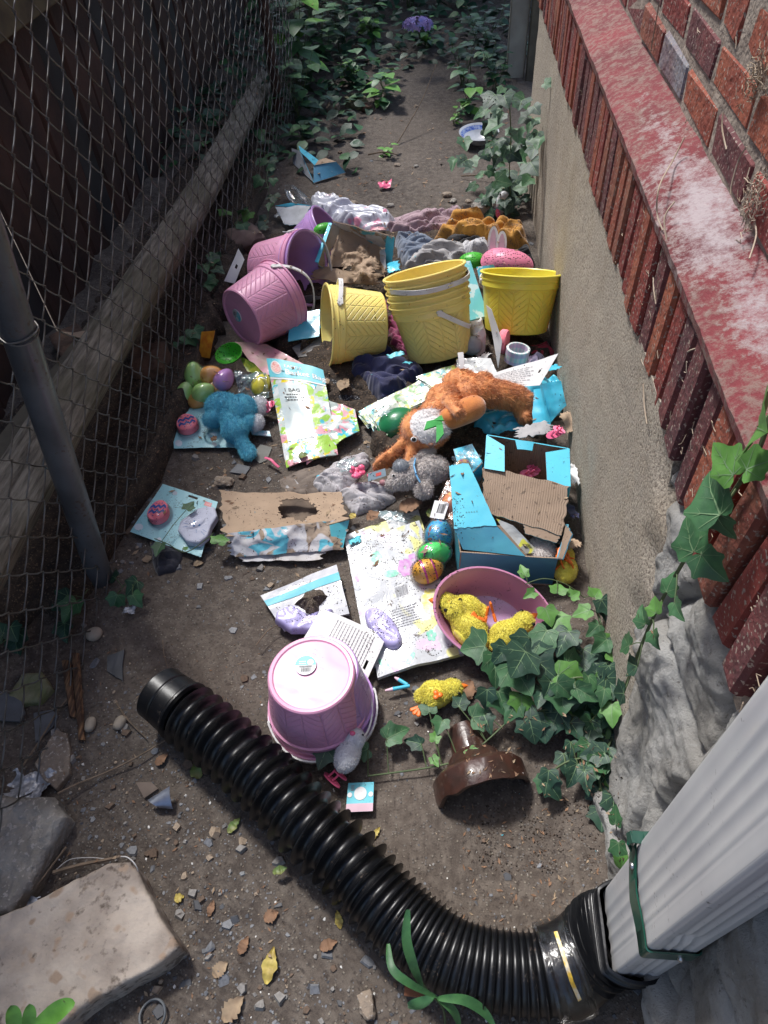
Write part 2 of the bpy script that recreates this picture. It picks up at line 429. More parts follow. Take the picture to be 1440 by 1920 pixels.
def prism(mb, poly, off, mi=0, mi2=None):
    """flat polygon with thickness"""
    poly = [V(p) for p in poly]; n = len(poly); off = V(off); mi2 = mi if mi2 is None else mi2
    mb.add(poly+[p+off for p in poly], [tuple(range(n-1, -1, -1)), tuple(range(n, 2*n))]+[(i, (i+1) % n, n+(i+1) % n, n+i) for i in range(n)], [mi2, mi]+[mi2]*n); return mb
# ================================================================ GROUND
XW = .352; XF = -.84
def gh(x, y):
    h = .016*N.noise(V((x*1.7, y*1.7, 3)))+.007*N.noise(V((x*6, y*6, 5)))
    if -2 < x < 1.2 and -1 < y < 8: h += .0035*N.noise(V((x*22, y*22, 1)))+.0015*N.noise(V((x*60, y*60, 2)))
    if x < -.85: h += min(.12, (-.85-x)*.22)*(.6+.5*N.noise(V((x*5, y*5, 9))))
    h -= .02*math.exp(-((x-.13)**2+(y-.38)**2)/.02)
    h += .03*math.exp(-((x-.33)**2)/.006)*(1 if y < 3.4 else 0)
    if y > 4: h += (y-4)*.03
    return h-.004
def axis_pts(lo, hi, st, outs):
    a = []; x = lo
    while x < hi: a.append(x); x += st
    a.append(hi); return [-q for q in reversed(outs)]+a+list(outs)
gx = axis_pts(-1.9, .62, .02, [1.0, 2, 4, 8, 16, 32, 64]); gx = sorted(set([-64, -32, -16, -8, -4, -2.6]+[q for q in gx if q > -2]))
gy = sorted(set([-64, -32, -16, -8, -4, -2, -1.2]+[q for q in axis_pts(-.8, 7.2, .022, [8.5, 11, 16, 32, 64, 128]) if q > -1]))
m_soil, t, p, nn, ll = nt('soil')
tc = nn.new('ShaderNodeTexCoord').outputs['Object']
a = noise_node(t, 2.2, 6, tc); b = noise_node(t, 38, 8, tc); b.inputs['Roughness'].default_value = .75
c = mixc(t, ramp(t, a.outputs[0], .35, .65).outputs[0], (.100, .078, .062), (.056, .043, .035))
c = mixc(t, ramp(t, b.outputs[0], .42, .68).outputs[0], c, (.155, .128, .105))
b2 = noise_node(t, 150, 5, tc); c = mixc(t, ramp(t, b2.outputs[0], .3, .45).outputs[0], (.045, .034, .028), c)
vo = nn.new('ShaderNodeTexVoronoi'); vo.inputs['Scale'].default_value = 170; ll.new(tc, vo.inputs['Vector'])
sx = nn.new('ShaderNodeSeparateXYZ'); ll.new(vo.outputs['Color'], sx.inputs[0])
pebm = mth(t, 'MULTIPLY', mth(t, 'GREATER_THAN', sx.outputs[0], .72), ramp(t, vo.outputs['Distance'], .25, .45, (1, 1, 1, 1), (0, 0, 0, 1)).outputs[0])
c = mixc(t, mth(t, 'MULTIPLY', pebm, .6), c, mixc(t, sx.outputs[1], (.12, .12, .125), (.3, .26, .2)))
ll.new(c, p.inputs['Base Color']); p.inputs['Roughness'].default_value = .88
bb = nn.new('ShaderNodeBump'); bb.inputs['Strength'].default_value = .8; bb.inputs['Distance'].default_value = .006
hsum = mth(t, 'ADD', mth(t, 'MULTIPLY', pebm, .35), mth(t, 'ADD', b.outputs[0], mth(t, 'MULTIPLY', b2.outputs[0], .5)))
ll.new(hsum, bb.inputs['Height']); ll.new(bb.outputs[0], p.inputs['Normal'])
mb = MB(); W = len(gx)
mb.add([(x, y, gh(x, y) if abs(x) < 3 and -2 < y < 12 else -.01) for y in gy for x in gx],
       [(j*W+i, j*W+i+1, (j+1)*W+i+1, (j+1)*W+i) for j in range(len(gy)-1) for i in range(W-1)])
struct('ground', mb, m_soil)

# ================================================================ HOUSE WALL
brick_m = [mat('brick_%s' % k, c, c2, rough=.8, sc=9, bump=.8, bsc=70, bdist=.006, dirt=.16, dsc=22, fleck=(.30, .24, .2), fsc=160) for k, c, c2 in (
    ('orange', (.30, .085, .045), (.22, .05, .03)), ('red', (.24, .042, .03), (.16, .026, .024)), ('plum', (.15, .04, .04), (.085, .03, .035)),
    ('rust', (.27, .10, .06), (.16, .035, .026)), ('slate_painted', (.15, .08, .09), (.2, .2, .22)))]
mortar = mat('mortar', (.32, .265, .215), (.2, .16, .13), rough=.95, sc=25, bump=1, bsc=120, bdist=.004)
# stucco: rough cement, patchy
stucco, t, p, nn, ll = nt('stucco'); tc = nn.new('ShaderNodeTexCoord').outputs['Object']
a = noise_node(t, 3.2, 6, tc); b = noise_node(t, 200, 4, tc); b.inputs['Roughness'].default_value = .7; e = noise_node(t, 9, 6, tc)
c = mixc(t, ramp(t, a.outputs[0], .35, .65).outputs[0], (.44, .385, .31), (.35, .305, .25))
c = mixc(t, mth(t, 'MULTIPLY', ramp(t, e.outputs[0], .5, .75).outputs[0], .5), c, (.32, .255, .18))
c = mixc(t, ramp(t, b.outputs[0], .38, .5).outputs[0], (.14, .11, .085), c)
c = mixc(t, mth(t, 'MULTIPLY', ramp(t, b.outputs[0], .56, .64).outputs[0], .8), c, (.56, .48, .38))
ll.new(c, p.inputs['Base Color']); p.inputs['Roughness'].default_value = .93
bb = nn.new('ShaderNodeBump'); bb.inputs['Strength'].default_value = .9; bb.inputs['Distance'].default_value = .003; ll.new(b.outputs[0], bb.inputs['Height']); ll.new(bb.outputs[0], p.inputs['Normal'])
# painted ledge: flaking red paint, beige crust, a worn white streak along its middle
ledge_m, t, p, nn, ll = nt('ledge_paint'); tc = nn.new('ShaderNodeTexCoord').outputs['Object']
a = noise_node(t, 5, 6, tc); b = noise_node(t, 55, 8, tc); b.inputs['Roughness'].default_value = .8
sx = nn.new('ShaderNodeSeparateXYZ'); ll.new(tc, sx.inputs[0])
c = mixc(t, ramp(t, a.outputs[0], .35, .65).outputs[0], (.25, .042, .050), (.15, .03, .036))
c = mixc(t, mth(t, 'MULTIPLY', ramp(t, b.outputs[0], .46, .58).outputs[0], .75), c, (.27, .205, .17))
wm = noise_node(t, 7, 4, tc); wy = mth(t, 'ABSOLUTE', mth(t, 'SUBTRACT', sx.outputs[1], -.42)); 
wx = mth(t, 'ABSOLUTE', mth(t, 'SUBTRACT', sx.outputs[0], .045))
ws = mth(t, 'SUBTRACT', mth(t, 'ADD', wm.outputs[0], .28), mth(t, 'ADD', mth(t, 'MULTIPLY', wy, .95), mth(t, 'MULTIPLY', wx, 7)))
ws = mth(t, 'ADD', ws, mth(t, 'MULTIPLY', mth(t, 'SUBTRACT', b.outputs[0], .5), 1.6))
c = mixc(t, ramp(t, ws, .30, .75).outputs[0], c, (.44, .37, .38))
ll.new(c, p.inputs['Base Color']); p.inputs['Roughness'].default_value = .8
bb = nn.new('ShaderNodeBump'); bb.inputs['Strength'].default_value = 1; bb.inputs['Distance'].default_value = .006; ll.new(b.outputs[0], bb.inputs['Height']); ll.new(bb.outputs[0], p.inputs['Normal'])
rubble, t, p, nn, ll = nt('rubble_stone'); tc = nn.new('ShaderNodeTexCoord').outputs['Object']
a = noise_node(t, 7, 8, tc); b = noise_node(t, 60, 8, tc); b.inputs['Roughness'].default_value = .75
c = mixc(t, ramp(t, a.outputs[0], .35, .65).outputs[0], (.46, .455, .44), (.29, .275, .25))
c = mixc(t, ramp(t, b.outputs[0], .32, .44).outputs[0], (.15, .14, .125), c)
c = mixc(t, mth(t, 'MULTIPLY', ramp(t, b.outputs[0], .58, .7).outputs[0], .6), c, (.5, .49, .47))
ll.new(c, p.inputs['Base Color']); p.inputs['Roughness'].default_value = .9
bb = nn.new('ShaderNodeBump'); bb.inputs['Strength'].default_value = 1; bb.inputs['Distance'].default_value = .012; ll.new(b.outputs[0], bb.inputs['Height']); ll.new(bb.outputs[0], p.inputs['Normal'])

YEND = 3.3
wall = thing('house_wall', 'red brick house wall with a beige stucco band and painted ledge along the right side', 'wall', (XW, 1.5, 0))
# stucco sheet, cut along the broken near edge
def stucco_near(z):      # y of the broken edge at height z
    pts = ((-.1, .47), (.05, .50), (.18, .60), (.3, .70), (.38, .68), (.43, .74), (.5, .72), (.56, .80), (.64, .81))
    for (z0, y0), (z1, y1) in zip(pts, pts[1:]):
        if z <= z1: return y0+(y1-y0)*max(0, (z-z0)/(z1-z0))+.018*N.noise(V((z*28, 1, 2)))
    return .81
mb = MB(); NY, NZ = 220, 64; vs = []
for d in (0, .03):
    for j in range(NZ+1):
        z = -.1+.74*j/NZ; y0 = stucco_near(z)
        if j == NZ: z += 0
        for i in range(NY+1):
            f = i/NY; y = y0+(YEND-y0)*f
            zz = z if j < NZ else z+.008*N.noise(V((y*9, 0, 4)))
            vs.append((XW+d-(.004*N.noise(V((y*3, z*3, 0)))+.0015*N.noise(V((y*25, z*25, 0))))*(d == 0)+(.012*max(0, 1-f*40) if d == 0 else 0), y, zz))
K = (NY+1)*(NZ+1); fs = []
for j in range(NZ):
    for i in range(NY):
        a = j*(NY+1)+i; fs.append((a, a+NY+1, a+NY+2, a+1))
    a = j*(NY+1); fs.append((a, a+K, a+K+NY+1, a+NY+1)); a += NY; fs.append((a, a+NY+1, a+K+NY+1, a+K))
for i in range(NY): a = NZ*(NY+1)+i; fs.append((a, a+1, a+K+1, a+K)[::-1])
mb.add(vs, fs); mb.build('stucco_band', stucco, wall)
# soldier course
mb = MB(); y = -.4; k = 0; rg = random.Random(5)
while y < YEND:
    w = rg.uniform(.050, .058); rough_end = max(0, min(1, (1.0-y)/.4))
    zb = .632-.0*rough_end+rg.uniform(-.006, .006)-rough_end*rg.uniform(0, .05) ; ztop = .838+rg.uniform(-.006, .004)
    tilt = rg.uniform(-.03, .03)+rough_end*rg.uniform(-.08, .08)
    dx = rg.uniform(-.003, .004)-rough_end*rg.uniform(-.008, .008)
    ax = (V((1, 0, 0)), V((0, math.cos(tilt), -math.sin(tilt))), V((0, math.sin(tilt), math.cos(tilt))))
    boxc(mb, (XW+.040+dx, y+w/2, (zb+ztop)/2), (.09, w, ztop-zb), ax, .006, rg.choice((0, 1, 1, 2, 2, 3)), .0025, rg)
    y += w+rg.uniform(.005, .010)+rough_end*rg.uniform(0, .010)
mb.build('soldier_course', brick_m, wall, sharp=30)
# backing mortar planes
mb = MB(); boxc(mb, (XW+.09, 1.45, .70), (.13, 3.72, .30), None, 0); boxc(mb, (XW+.1905, 1.45, 1.75), (.212, 3.72, 1.80), None, 0)
mb.build('mortar_bed', mortar, wall)
# sloped ledge
mb = MB(); NY, NX = 260, 10; vs = []
prof = [(-.012, .828), (-.016, .846), (.0, .856), (.02, .862), (.042, .871), (.063, .879), (.084, .888), (.10, .893)]
for i in range(NY+1):
    y = -.4+(YEND+.4)*i/NY
    for j, (dx, z) in enumerate(prof):
        n = .004*N.noise(V((y*14, j*.7, 0)))+.002*N.noise(V((y*45, j, 3)))
        e = .006*abs(N.noise(V((y*18, 2, 2)))) if j < 3 else 0
        vs.append((XW+dx+e, y, z+n-e))
P_ = len(prof); mb.add(vs, [(i*P_+j, i*P_+j+1, (i+1)*P_+j+1, (i+1)*P_+j)[::-1] for i in range(NY) for j in range(P_-1)])
mb.build('ledge', ledge_m, wall, sharp=60)
# running bond above
mb = MB(); z = .895; row = 0
while z < 2.6:
    y = -.45+(row % 2)*.1+rg.uniform(-.01, .01)
    while y < YEND-.02:
        L = rg.choice((.205, .205, .2, .1)) ; L = min(L, YEND-y)
        if L < .03: break
        hh = .064; boxc(mb, (XW+.130+rg.uniform(-.003, .003), y+L/2, z+hh/2), (.1, L-.001, hh+.004), None, .008, rg.choice((0, 0, 0, 1, 1, 1, 3, 3, 2, 4)), .003, rg)
        y += L+.008
    z += .076; row += 1
mb.build('brickwork', brick_m, wall, sharp=30)
# rubble foundation showing where the stucco has broken off
mb = MB(); NY, NZ = 300, 180; vs = []
for j in range(NZ+1):
    z = -.12+.76*j/NZ
    for i in range(NY+1):
        y = -.55+1.45*i/NY
        q = V((y*4.4+.3*N.noise(V((y*6, z*6, 0))), z*6.0+.3*N.noise(V((y*6, z*6, 5)))+.7, .5))
        ds, ps = N.voronoi(q, distance_metric='DISTANCE', exponent=2.5)
        edge = ds[1]-ds[0]; h = min(1, edge/.15); h = 1-(1-h)**2; rv = N.noise_vector(ps[0]*9); til = (q-ps[0]).dot(rv)*.05
        cr = N.noise(ps[0]*5)
        bulge = .034*h+.016*cr*h+til*h+.016*N.fractal(V((y*9, z*9, 1)), 1, 2, 4)*h+.0035*N.fractal(V((y*38, z*38, 4)), .8, 2, 3)
        keep = max(0, min(1, (y-stucco_near(max(-.1, min(.63, z)))+.015)/.03)); top = max(0, min(1, (z-.575)/.05))
        batter = .05*max(0, (.45-z)/.45)*(1-keep)
        vs.append((XW+.034-bulge*(1-keep*.95)*(1-top*.6)+.03*keep-batter+.012, y, z))
mb.add(vs, [(j*(NY+1)+i, (j+1)*(NY+1)+i, (j+1)*(NY+1)+i+1, j*(NY+1)+i+1) for j in range(NZ) for i in range(NY)])
mb.build('rubble_stonework', rubble, wall, sharp=180)
mb = MB(); boxc(mb, (XW+.14, YEND-.006, .4), (.2, .016, 1.1), None, 0); mb.build('end_return', stucco, wall)
# dry tendrils clinging to the brick
root_m = mat('dry_root', (.42, .34, .26), (.3, .23, .16), rough=.9, bump=0)
def tendril(pts, r=.0016, x0=None):
    P = []
    for k, (a, b, x) in enumerate(pts): P.append(atx(a, b, x))
    m = MB(); tube(m, smoothpath(P, 6), r, 5); return m
mb = MB()
for pts in ([(1283, 258, XW+.05), (1262, 300, XW+.03), (1236, 350, XW-.02), (1232, 400, XW-.02), (1243, 432, XW-.015)], [(1265, 378, XW), (1246, 408, XW-.015), (1250, 452, XW-.012)],
            [(1237, 0, XW+.073), (1228, 50, XW+.074), (1220, 96, XW+.074)], [(1356, 210, XW+.073), (1354, 240, XW+.073), (1362, 280, XW+.073)],
            [(1400, 275, XW+.073), (1385, 300, XW+.073), (1372, 345, XW+.07), (1370, 365, XW+.07)], [(1412, 405, XW+.08), (1418, 440, XW+.07), (1405, 485, XW+.05)],
            [(1206, 720, XW-.006), (1208, 760, XW-.006), (1213, 795, XW-.006)], [(1345, 645, XW), (1300, 655, XW-.005), (1290, 660, XW-.004)], [(1225, 520, XW), (1226, 545, XW-.003), (1230, 570, XW-.002)]):
    mb.merge(tendril(pts, .0013))
for k in range(150):          # tiny rootlets
    yy = rg.uniform(.25, 1.5); zz = rg.choice((rg.uniform(.64, .84), rg.uniform(.9, 1.3))); x = XW-.006 if zz < .85 else XW+.074
    p0 = V((x, yy, zz)); q = [p0]
    for _ in range(3): q.append(q[-1]+V((rg.uniform(-.001, .001), rg.gauss(0, .007), rg.gauss(0, .007))))
    tube(mb, q, .0006, 3, 0, False)
for cx_, cy_ in ((1418, 370), (1425, 140)):
    c0 = atx(cx_, cy_, XW+.071)
    for k in range(90):
        q = [c0+V((rg.uniform(-.006, .0), rg.gauss(0, .014), rg.gauss(0, .02)))]
        for _ in range(3): q.append(q[-1]+V((rg.gauss(0, .003), rg.gauss(0, .006), rg.gauss(0, .006))))
        tube(mb, q, .0007, 3, 0, False)
mb.build('dry_tendrils', root_m, wall)

# ================================================================ LEFT FENCES
galv = mat('galvanised_wire', (.17, .17, .17), (.11, .095, .08), rough=.45, metal=.6, sc=30, bump=0)
oldwood = mat('weathered_wood', (.135, .115, .082), (.085, .07, .05), rough=.9, sc=8, bump=.8, bsc=40, bdist=.004)
fence = thing('chain_link_fence', 'sagging chain link fence with a grey lower edge running along the left side', 'fence', (XF, 1.5, 0))
mb = MB(); p_ = .094; HZ = .045; nw = int(4.75/(p_/2)); rg = random.Random(11)
def bowx(y, z): return XF+.018*N.noise(V((y*1.3, z*1.5, 0)))+.02*math.sin(y*2.0)-.02*max(0, (z-.3))
for k in range(nw):
    y0 = -.65+k*p_/2; pts = []
    zmin = .02 if y0 > .95 else (.0+max(0, (.95-y0))*.0)
    nseg = int(1.45/HZ)
    for j in range(nseg+1):
        z = zmin+j*HZ; s = 1 if (j+k) % 2 else -1
        wob = .004*N.noise(V((y0*7, z*9, 2)))
        y = y0+s*p_/4*1.04+wob+.011*j; x = bowx(y, z)+s*.0022
        pts.append(V((x, y, z)))
        if j < nseg:
            for f in (.3, .7):
                zz = z+HZ*f; yy = y0+s*p_/4*(1-2*f)+wob+.011*(j+f)-s*.0; curve = -.004*(1 if s > 0 else -1)*math.sin(PI*f)
                pts.append(V((bowx(yy, zz)+s*(1-2*f)*.003, yy+curve, zz-.002*math.sin(PI*f))))
    tube(mb, pts, .0018, 5, 0, False)
mb.build('wire_mesh', galv, fence, sharp=80)
post_m = mat('weathered_pipe', (.105, .115, .13), (.065, .07, .078), rough=.5, metal=.25, sc=10, bump=.3, bsc=60, dirt=.2, dsc=14, coat=.2)
pb = at(196, 1105, -.05); pt = at(14, 560, .80); dpost = (pt-pb).normalized()
mb = MB(); tube(mb, [pb+dpost*s for s in (0, .2, .4, .6, .8, 1.0, 1.2, 1.6)], .0295, 20); mb.build('leaning_post', post_m, fence)
mb = MB()
for px, py, nloop in ((45, 620, 2), (195, 1085, 1)):
    # find point on post axis nearest the ray
    d = ray(px, py); n_ = d.cross(dpost); w0 = CO-pb; s = (w0.dot(n_.cross(d)))/(-(dpost.dot(n_.cross(d))) or 1); s = abs((CO-pb).dot(n_.cross(d))/dpost.dot(n_.cross(d)))
    c0 = pb+dpost*s; a, b = frame(dpost)
    q = [c0+(a*math.cos(t_)+b*math.sin(t_))*.0325+dpost*(.006*math.sin(t_*1.3)) for t_ in [i*2*PI*nloop/40 for i in range(41)]]
    tube(mb, q, .0017, 6)
mb.build('tie_wire', galv, fence)
rust = mat('rusty_iron', (.06, .03, .022), (.035, .02, .016), rough=.85, sc=25, bump=.6, bsc=80)
rp = thing('fence_post', 'dark rusty iron post standing at the far end of the chain link fence', 'post', (-.885, 3.95, 0))
mb = MB(); tube(mb, [V((-.885, 3.95, -.05)), V((-.885, 3.95, .7)), V((-.88, 3.95, 1.7))], .026, 16); mb.build('shaft', rust, rp)
mb = MB()
for z in (.12, .45, .8): tube(mb, [V((-.885, 3.95, z-.012)), V((-.885, 3.95, z+.012))], .030, 16)
mb.build('tension_band', rust, rp)
# brown board fence behind
board_m = mat('dark_stained_boards', (.060, .028, .020), (.030, .015, .012), rough=.85, sc=6, bump=.7, bsc=50, bdist=.004)
board_g = mat('grey_board', (.035, .033, .034), (.02, .018, .018), rough=.85, sc=6, bump=.6, bsc=50)
wf = thing('board_fence', 'dark brown vertical board fence behind the chain link on the left', 'fence', (-1.35, 1.5, 0))
mb = MB(); y = -.6; rg = random.Random(3)
while y < 6:
    w = rg.uniform(.135, .145); boxc(mb, (-1.36+rg.uniform(-.006, .006), y+w/2, 1.0), (.022, w-.006, 1.96), (V((1, 0, 0)), V((0, 1, rg.uniform(-.01, .01))).normalized(), V((0, 0, 1))), .003, 1 if rg.random() < .15 else 0, .003, rg); y += w+rg.uniform(.002, .008)
mb.build('boards', [board_m, board_g], wf, sharp=30)
mb = MB()
for z in (.88,): seg_box(mb, (-1.318, -.6, z), (-1.318, 6, z-.0), .09, .05, V((1, 0, 0)), .004, 0, .003)
mb.build('rail', mat('mossy_rail', (.12, .10, .055), (.07, .055, .035), rough=.9, sc=12, bump=.7, bsc=50), wf)
# long weathered beam lying behind the mesh
bm_ = thing('timber_beam', 'long grey weathered timber beam lying behind the chain link mesh', 'beam', (-.96, 2.4, .2))
A = atx(-60, 1085, -.93); B = atx(500, 152, -1.0); A.z = max(.10, A.z); mb = MB(); nS = 70; vs = []; NR = 28
dd = (B-A); L_ = dd.length; d = dd.normalized(); s_, t_ = frame(d)
for i in range(nS+1):
    f = i/nS; c0 = A+dd*f+s_*.008*math.sin(f*9)
    for k in range(NR):
        th = 2*PI*k/NR+.5; m = 1/max(abs(math.cos(th-.5)), abs(math.sin(th-.5))); rr = .044*(1+(m-1)*.9)*(1.32-.30*f)
        rr *= 1+.05*N.noise(V((f*4, k*.6, 1)))+.03*N.noise(V((f*30, k*.9, 1)))
        vs.append(c0+(s_*math.cos(th)+t_*math.sin(th))*rr+d*(.04*N.noise(V((k*.8, 1, f))) if i in (0, nS) else 0))
mb.add(vs, [(i*NR+k, i*NR+(k+1) % NR, (i+1)*NR+(k+1) % NR, (i+1)*NR+k) for i in range(nS) for k in range(NR)]+[tuple(range(NR-1, -1, -1)), tuple(nS*NR+k for k in range(NR))])
beam_m, t, p, nn, ll = nt('beam_wood'); tc = nn.new('ShaderNodeTexCoord').outputs['Object']
mp = nn.new('ShaderNodeMapping'); ll.new(tc, mp.inputs[0]); mp.inputs['Scale'].default_value = (70, 5, 70); mp.inputs['Rotation'].default_value = (0, 0, .03); a = noise_node(t, 1.3, 9, mp.outputs[0]); a.inputs['Roughness'].default_value = .65; e = noise_node(t, 6, 4, tc)
c = mixc(t, ramp(t, a.outputs[0], .35, .65).outputs[0], (.05, .042, .032), (.27, .245, .20)); c = mixc(t, mth(t, 'MULTIPLY', ramp(t, e.outputs[0], .5, .62).outputs[0], .6), c, (.085, .08, .05))
ll.new(c, p.inputs['Base Color']); p.inputs['Roughness'].default_value = .9
bb = nn.new('ShaderNodeBump'); bb.inputs['Strength'].default_value = .9; bb.inputs['Distance'].default_value = .006; ll.new(a.outputs[0], bb.inputs['Height']); ll.new(bb.outputs[0], p.inputs['Normal'])
mb.build('timber', beam_m, bm_, sharp=50)
pl = thing('wood_plank', 'thin grey plank lying in the dark gap beside the board fence', 'plank', at(110, 720, .1))
mb = MB(); seg_box(mb, at(-40, 900, .12), at(250, 520, .12), .06, .02, V((0, 0, 1)), .003, 0, .003); mb.build('plank', oldwood, pl)
# things lying in the gap
tan_stone = mat('tan_stone', (.27, .215, .165), (.19, .15, .115), rough=.9, sc=14, bump=.9, bsc=70, bdist=.008, fleck=(.4, .35, .3), fsc=150)
grey_stone = mat('grey_stone', (.30, .28, .25), (.18, .165, .145), rough=.9, sc=16, bump=1, bsc=60, bdist=.01, fleck=(.36, .33, .3), fsc=120)
brown_stone = mat('brown_stone', (.13, .075, .05), (.08, .05, .035), rough=.9, sc=14, bump=.9, bsc=70, bdist=.008)
card_m = mat('cardboard', (.40, .29, .20), (.33, .235, .16), rough=.85, sc=9, bump=.25, bsc=200, dirt=.15, dsc=25)
def one(name, label, cat, mb, mats, group=None, loc=None, sharp=40, kind=None):
    """a thing that is a single mesh, origin at its own base"""
    lo = V((sum(q.x for q in mb.v)/len(mb.v), sum(q.y for q in mb.v)/len(mb.v), min(q.z for q in mb.v)))
    mb.v = [q-lo for q in mb.v]; o = mb.build(name, mats, None, sharp=sharp); o.location = lo; RM[o.name] = Matrix.Translation(lo)
    return tag(o, label, cat, group, kind)
def stone(px, py, z, s, label, m, name='stone', cat='stone', seed=1, rz=0, amp=.22, box=.5, group=None):
    mb = MB(); p = at(px, py, z); rock(mb, (p.x, p.y, gh(p.x, p.y)+s[2]*.55), s, seed, 4, amp, rz, 0, box); return one(name, label, cat, mb, m, group)
stone(285, 690, .04, (.07, .10, .06), 'brown rounded rock under the timber beam beside the mesh', brown_stone, seed=3, rz=.3)
stone(455, 445, .04, (.09, .08, .05), 'pale brown rock behind the mesh above the tipped pink bucket', mat('rose_stone', (.2, .14, .115), (.14, .10, .08), rough=.9, sc=14, bump=.9, bsc=70), seed=5, rz=.8)
mb = MB(); c0 = at(150, 650, .10); boxc(mb, c0+V((-.02, 0, -.01)), (.10, .19, .06), (V((.8, .6, 0)), V((-.6, .8, 0)), V((0, 0, 1))), .006, 0, .004); one('brick', 'old brown brick under the torn cardboard behind the mesh', 'brick', mb, brown_stone)
pa = Patch([at(112, 622, .15), at(165, 622, .15), at(240, 600, .17), at(200, 648, .15)], .006, 20, 4); mb = MB(); pa.mesh(mb, 20, 12, .003)
pa = Patch([at(160, 625, .15), at(215, 615, .15), at(205, 645, .15), at(150, 640, .145)], .008, 30, 9); pa.mesh(mb, 12, 12, .003); one('torn_cardboard', 'torn tan cardboard piece lying on the brick behind the mesh', 'cardboard', mb, card_m)
cupm = film('clear_cup', (.75, .8, .88), .25, .15)
mb = MB(); M_ = axis_matrix(at(192, 608, .16), V((.35, .6, .25))); lathe(mb, [(0, 0), (.026, 0), (.028, .004), (.033, .06), (.037, .085), (.039, .088)], 28, M=M_); one('plastic_cup', 'clear plastic cup lying behind the timber beam', 'cup', mb, cupm)
cg = thing('snack_packet', 'dark blue and orange snack packet at the left edge beside the beam', 'packet', at(22, 935, .12))
pa = Patch([at(22, 902, .13), at(50, 908, .13), at(34, 956, .12), at(8, 950, .12)], .004, 30, 2); mb = MB(); pa.mesh(mb, 10, 10, .008); mb.build('wrapper', mat('navy_film', (.02, .03, .10), (.015, .02, .06), rough=.3, coat=.5), cg)
mb = MB(); pa.rect(mb, .1, .03, .9, .22); mb.build('white_strip', mat('white_print', (.7, .7, .72), None, rough=.4, bump=0), cg)
pa2 = Patch([at(0, 925, .12), at(16, 930, .12), at(8, 965, .11), at(-10, 960, .11)], .006, 30, 2); mb = MB(); pa2.mesh(mb, 8, 8, .006); mb.build('orange_side', mat('orange_film', (.5, .2, .06), (.6, .5, .4), rough=.35, coat=.5, sc=60), cg)
# far wooden post behind the wall's end
wp = thing('wooden_post', 'grey wooden post standing just beyond the far end of the wall', 'post', (.42, 4.5, 0))
mb = MB(); boxc(mb, (.375, 4.52, .8), (.10, .10, 1.8), None, .006, 0, .003); mb.build('timber', mat('grey_post_wood', (.38, .35, .29), (.27, .24, .2), rough=.9, sc=6, bump=.6, bsc=50), wp)
mb = MB(); boxc(mb, (.475, 4.45, .8), (.09, .05, 1.8), None, .006, 0, .003); mb.build('side_board', oldwood, wp)

# ================================================================ DOWNSPOUT AND DRAIN PIPE
white_al = mat('white_aluminium', (.58, .58, .58), (.50, .50, .51), rough=.35, sc=5, bump=.08, bsc=30, dirt=.05, dsc=20, coat=.2)
DX0, DX1, DY0, DY1 = .272, .336, .180, .298; DZ = .125
dsp = thing('downspout', 'white ridged aluminium downspout standing against the wall at lower right', 'downspout', ((DX0+DX1)/2, (DY0+DY1)/2, DZ))
def dsect(z, grow=0):
    out = []; cx_, cy_ = (DX0+DX1)/2, (DY0+DY1)/2; hx, hy = (DX1-DX0)/2+grow, (DY1-DY0)/2+grow
    def side(a, b, nrm, ribs):
        L = (b-a).length; n = 60
        for i in range(n):
            f = i/n; s = f*L; cor = min(s, L-s); r = .006
            ins = r-math.sqrt(max(0, r*r-(r-cor)**2)) if cor < r else 0
            g = 0
            if not grow and .012 < s < L-.012:
                ph = (s-.012)/(L-.024)*ribs; g = -.0017*(.5-.5*math.cos(2*PI*ph))**.6*(1 if .25 < s/L < .8 else .35)
            out.append(a+(b-a)*f+nrm*(g-ins*.8))
    a = V((cx_-hx, cy_+hy, z)); b = V((cx_-hx, cy_-hy, z)); c = V((cx_+hx, cy_-hy, z)); d = V((cx_+hx, cy_+hy, z))
    side(a, b, V((-1, 0, 0)), 5); side(b, c, V((0, -1, 0)), 3); side(c, d, V((1, 0, 0)), 5); side(d, a, V((0, 1, 0)), 3)
    return out
mb = MB(); vs = []; zs = [DZ, DZ+.01, .2, .28, .3, .31, .33, .45, .6, .8, 1.0, 1.6, 2.4]
dents = [(V((DX0, .215, .31)), .012, .006), (V((.30, DY0, .42)), .015, .006)]
zs = [DZ+i*.012 for i in range(60)]+[1.0, 1.6, 2.4]
for z in zs:
    for q in dsect(z):
        for c0, r, dp in dents:
            w = math.exp(-((q-c0).length/r)**2); q = q+(V(((DX0+DX1)/2, (DY0+DY1)/2, q.z))-q).normalized()*dp*w
        vs.append(q)
K = 240; mb.add(vs, [(i*K+k, i*K+(k+1) % K, (i+1)*K+(k+1) % K, (i+1)*K+k) for i in range(len(zs)-1) for k in range(K)])
mb.build('tube', white_al, dsp, sharp=50)
green_al = mat('green_strap', (.012, .085, .055), (.01, .06, .04), rough=.3, sc=20, bump=.1, coat=.4)
mb = MB(); vs = []
def strapz(q):   # the strap sags toward its fixing
    return .335+(.04 if q.x < DX0+.001 and q.y > .27 else 0)*((q.y-.27)/.03)
base = dsect(.335, .0022); n_ = len(base)
sel = [base[i] for i in range(0, n_)]
for q in sel[:125]:
    f = (DY1-q.y)/(DY1-DY0); z = .33+.035*max(0, 1-f*2.2)-.005*math.sin(f*6)
    for dz, go in ((-.021, 0), (-.0195, .0018), (.0195, .0018), (.021, 0)):
        o_ = (V((q.x, q.y, 0))-V(((DX0+DX1)/2, (DY0+DY1)/2, 0))).normalized()*go; vs.append(V((q.x+o_.x, q.y+o_.y, z+dz)))
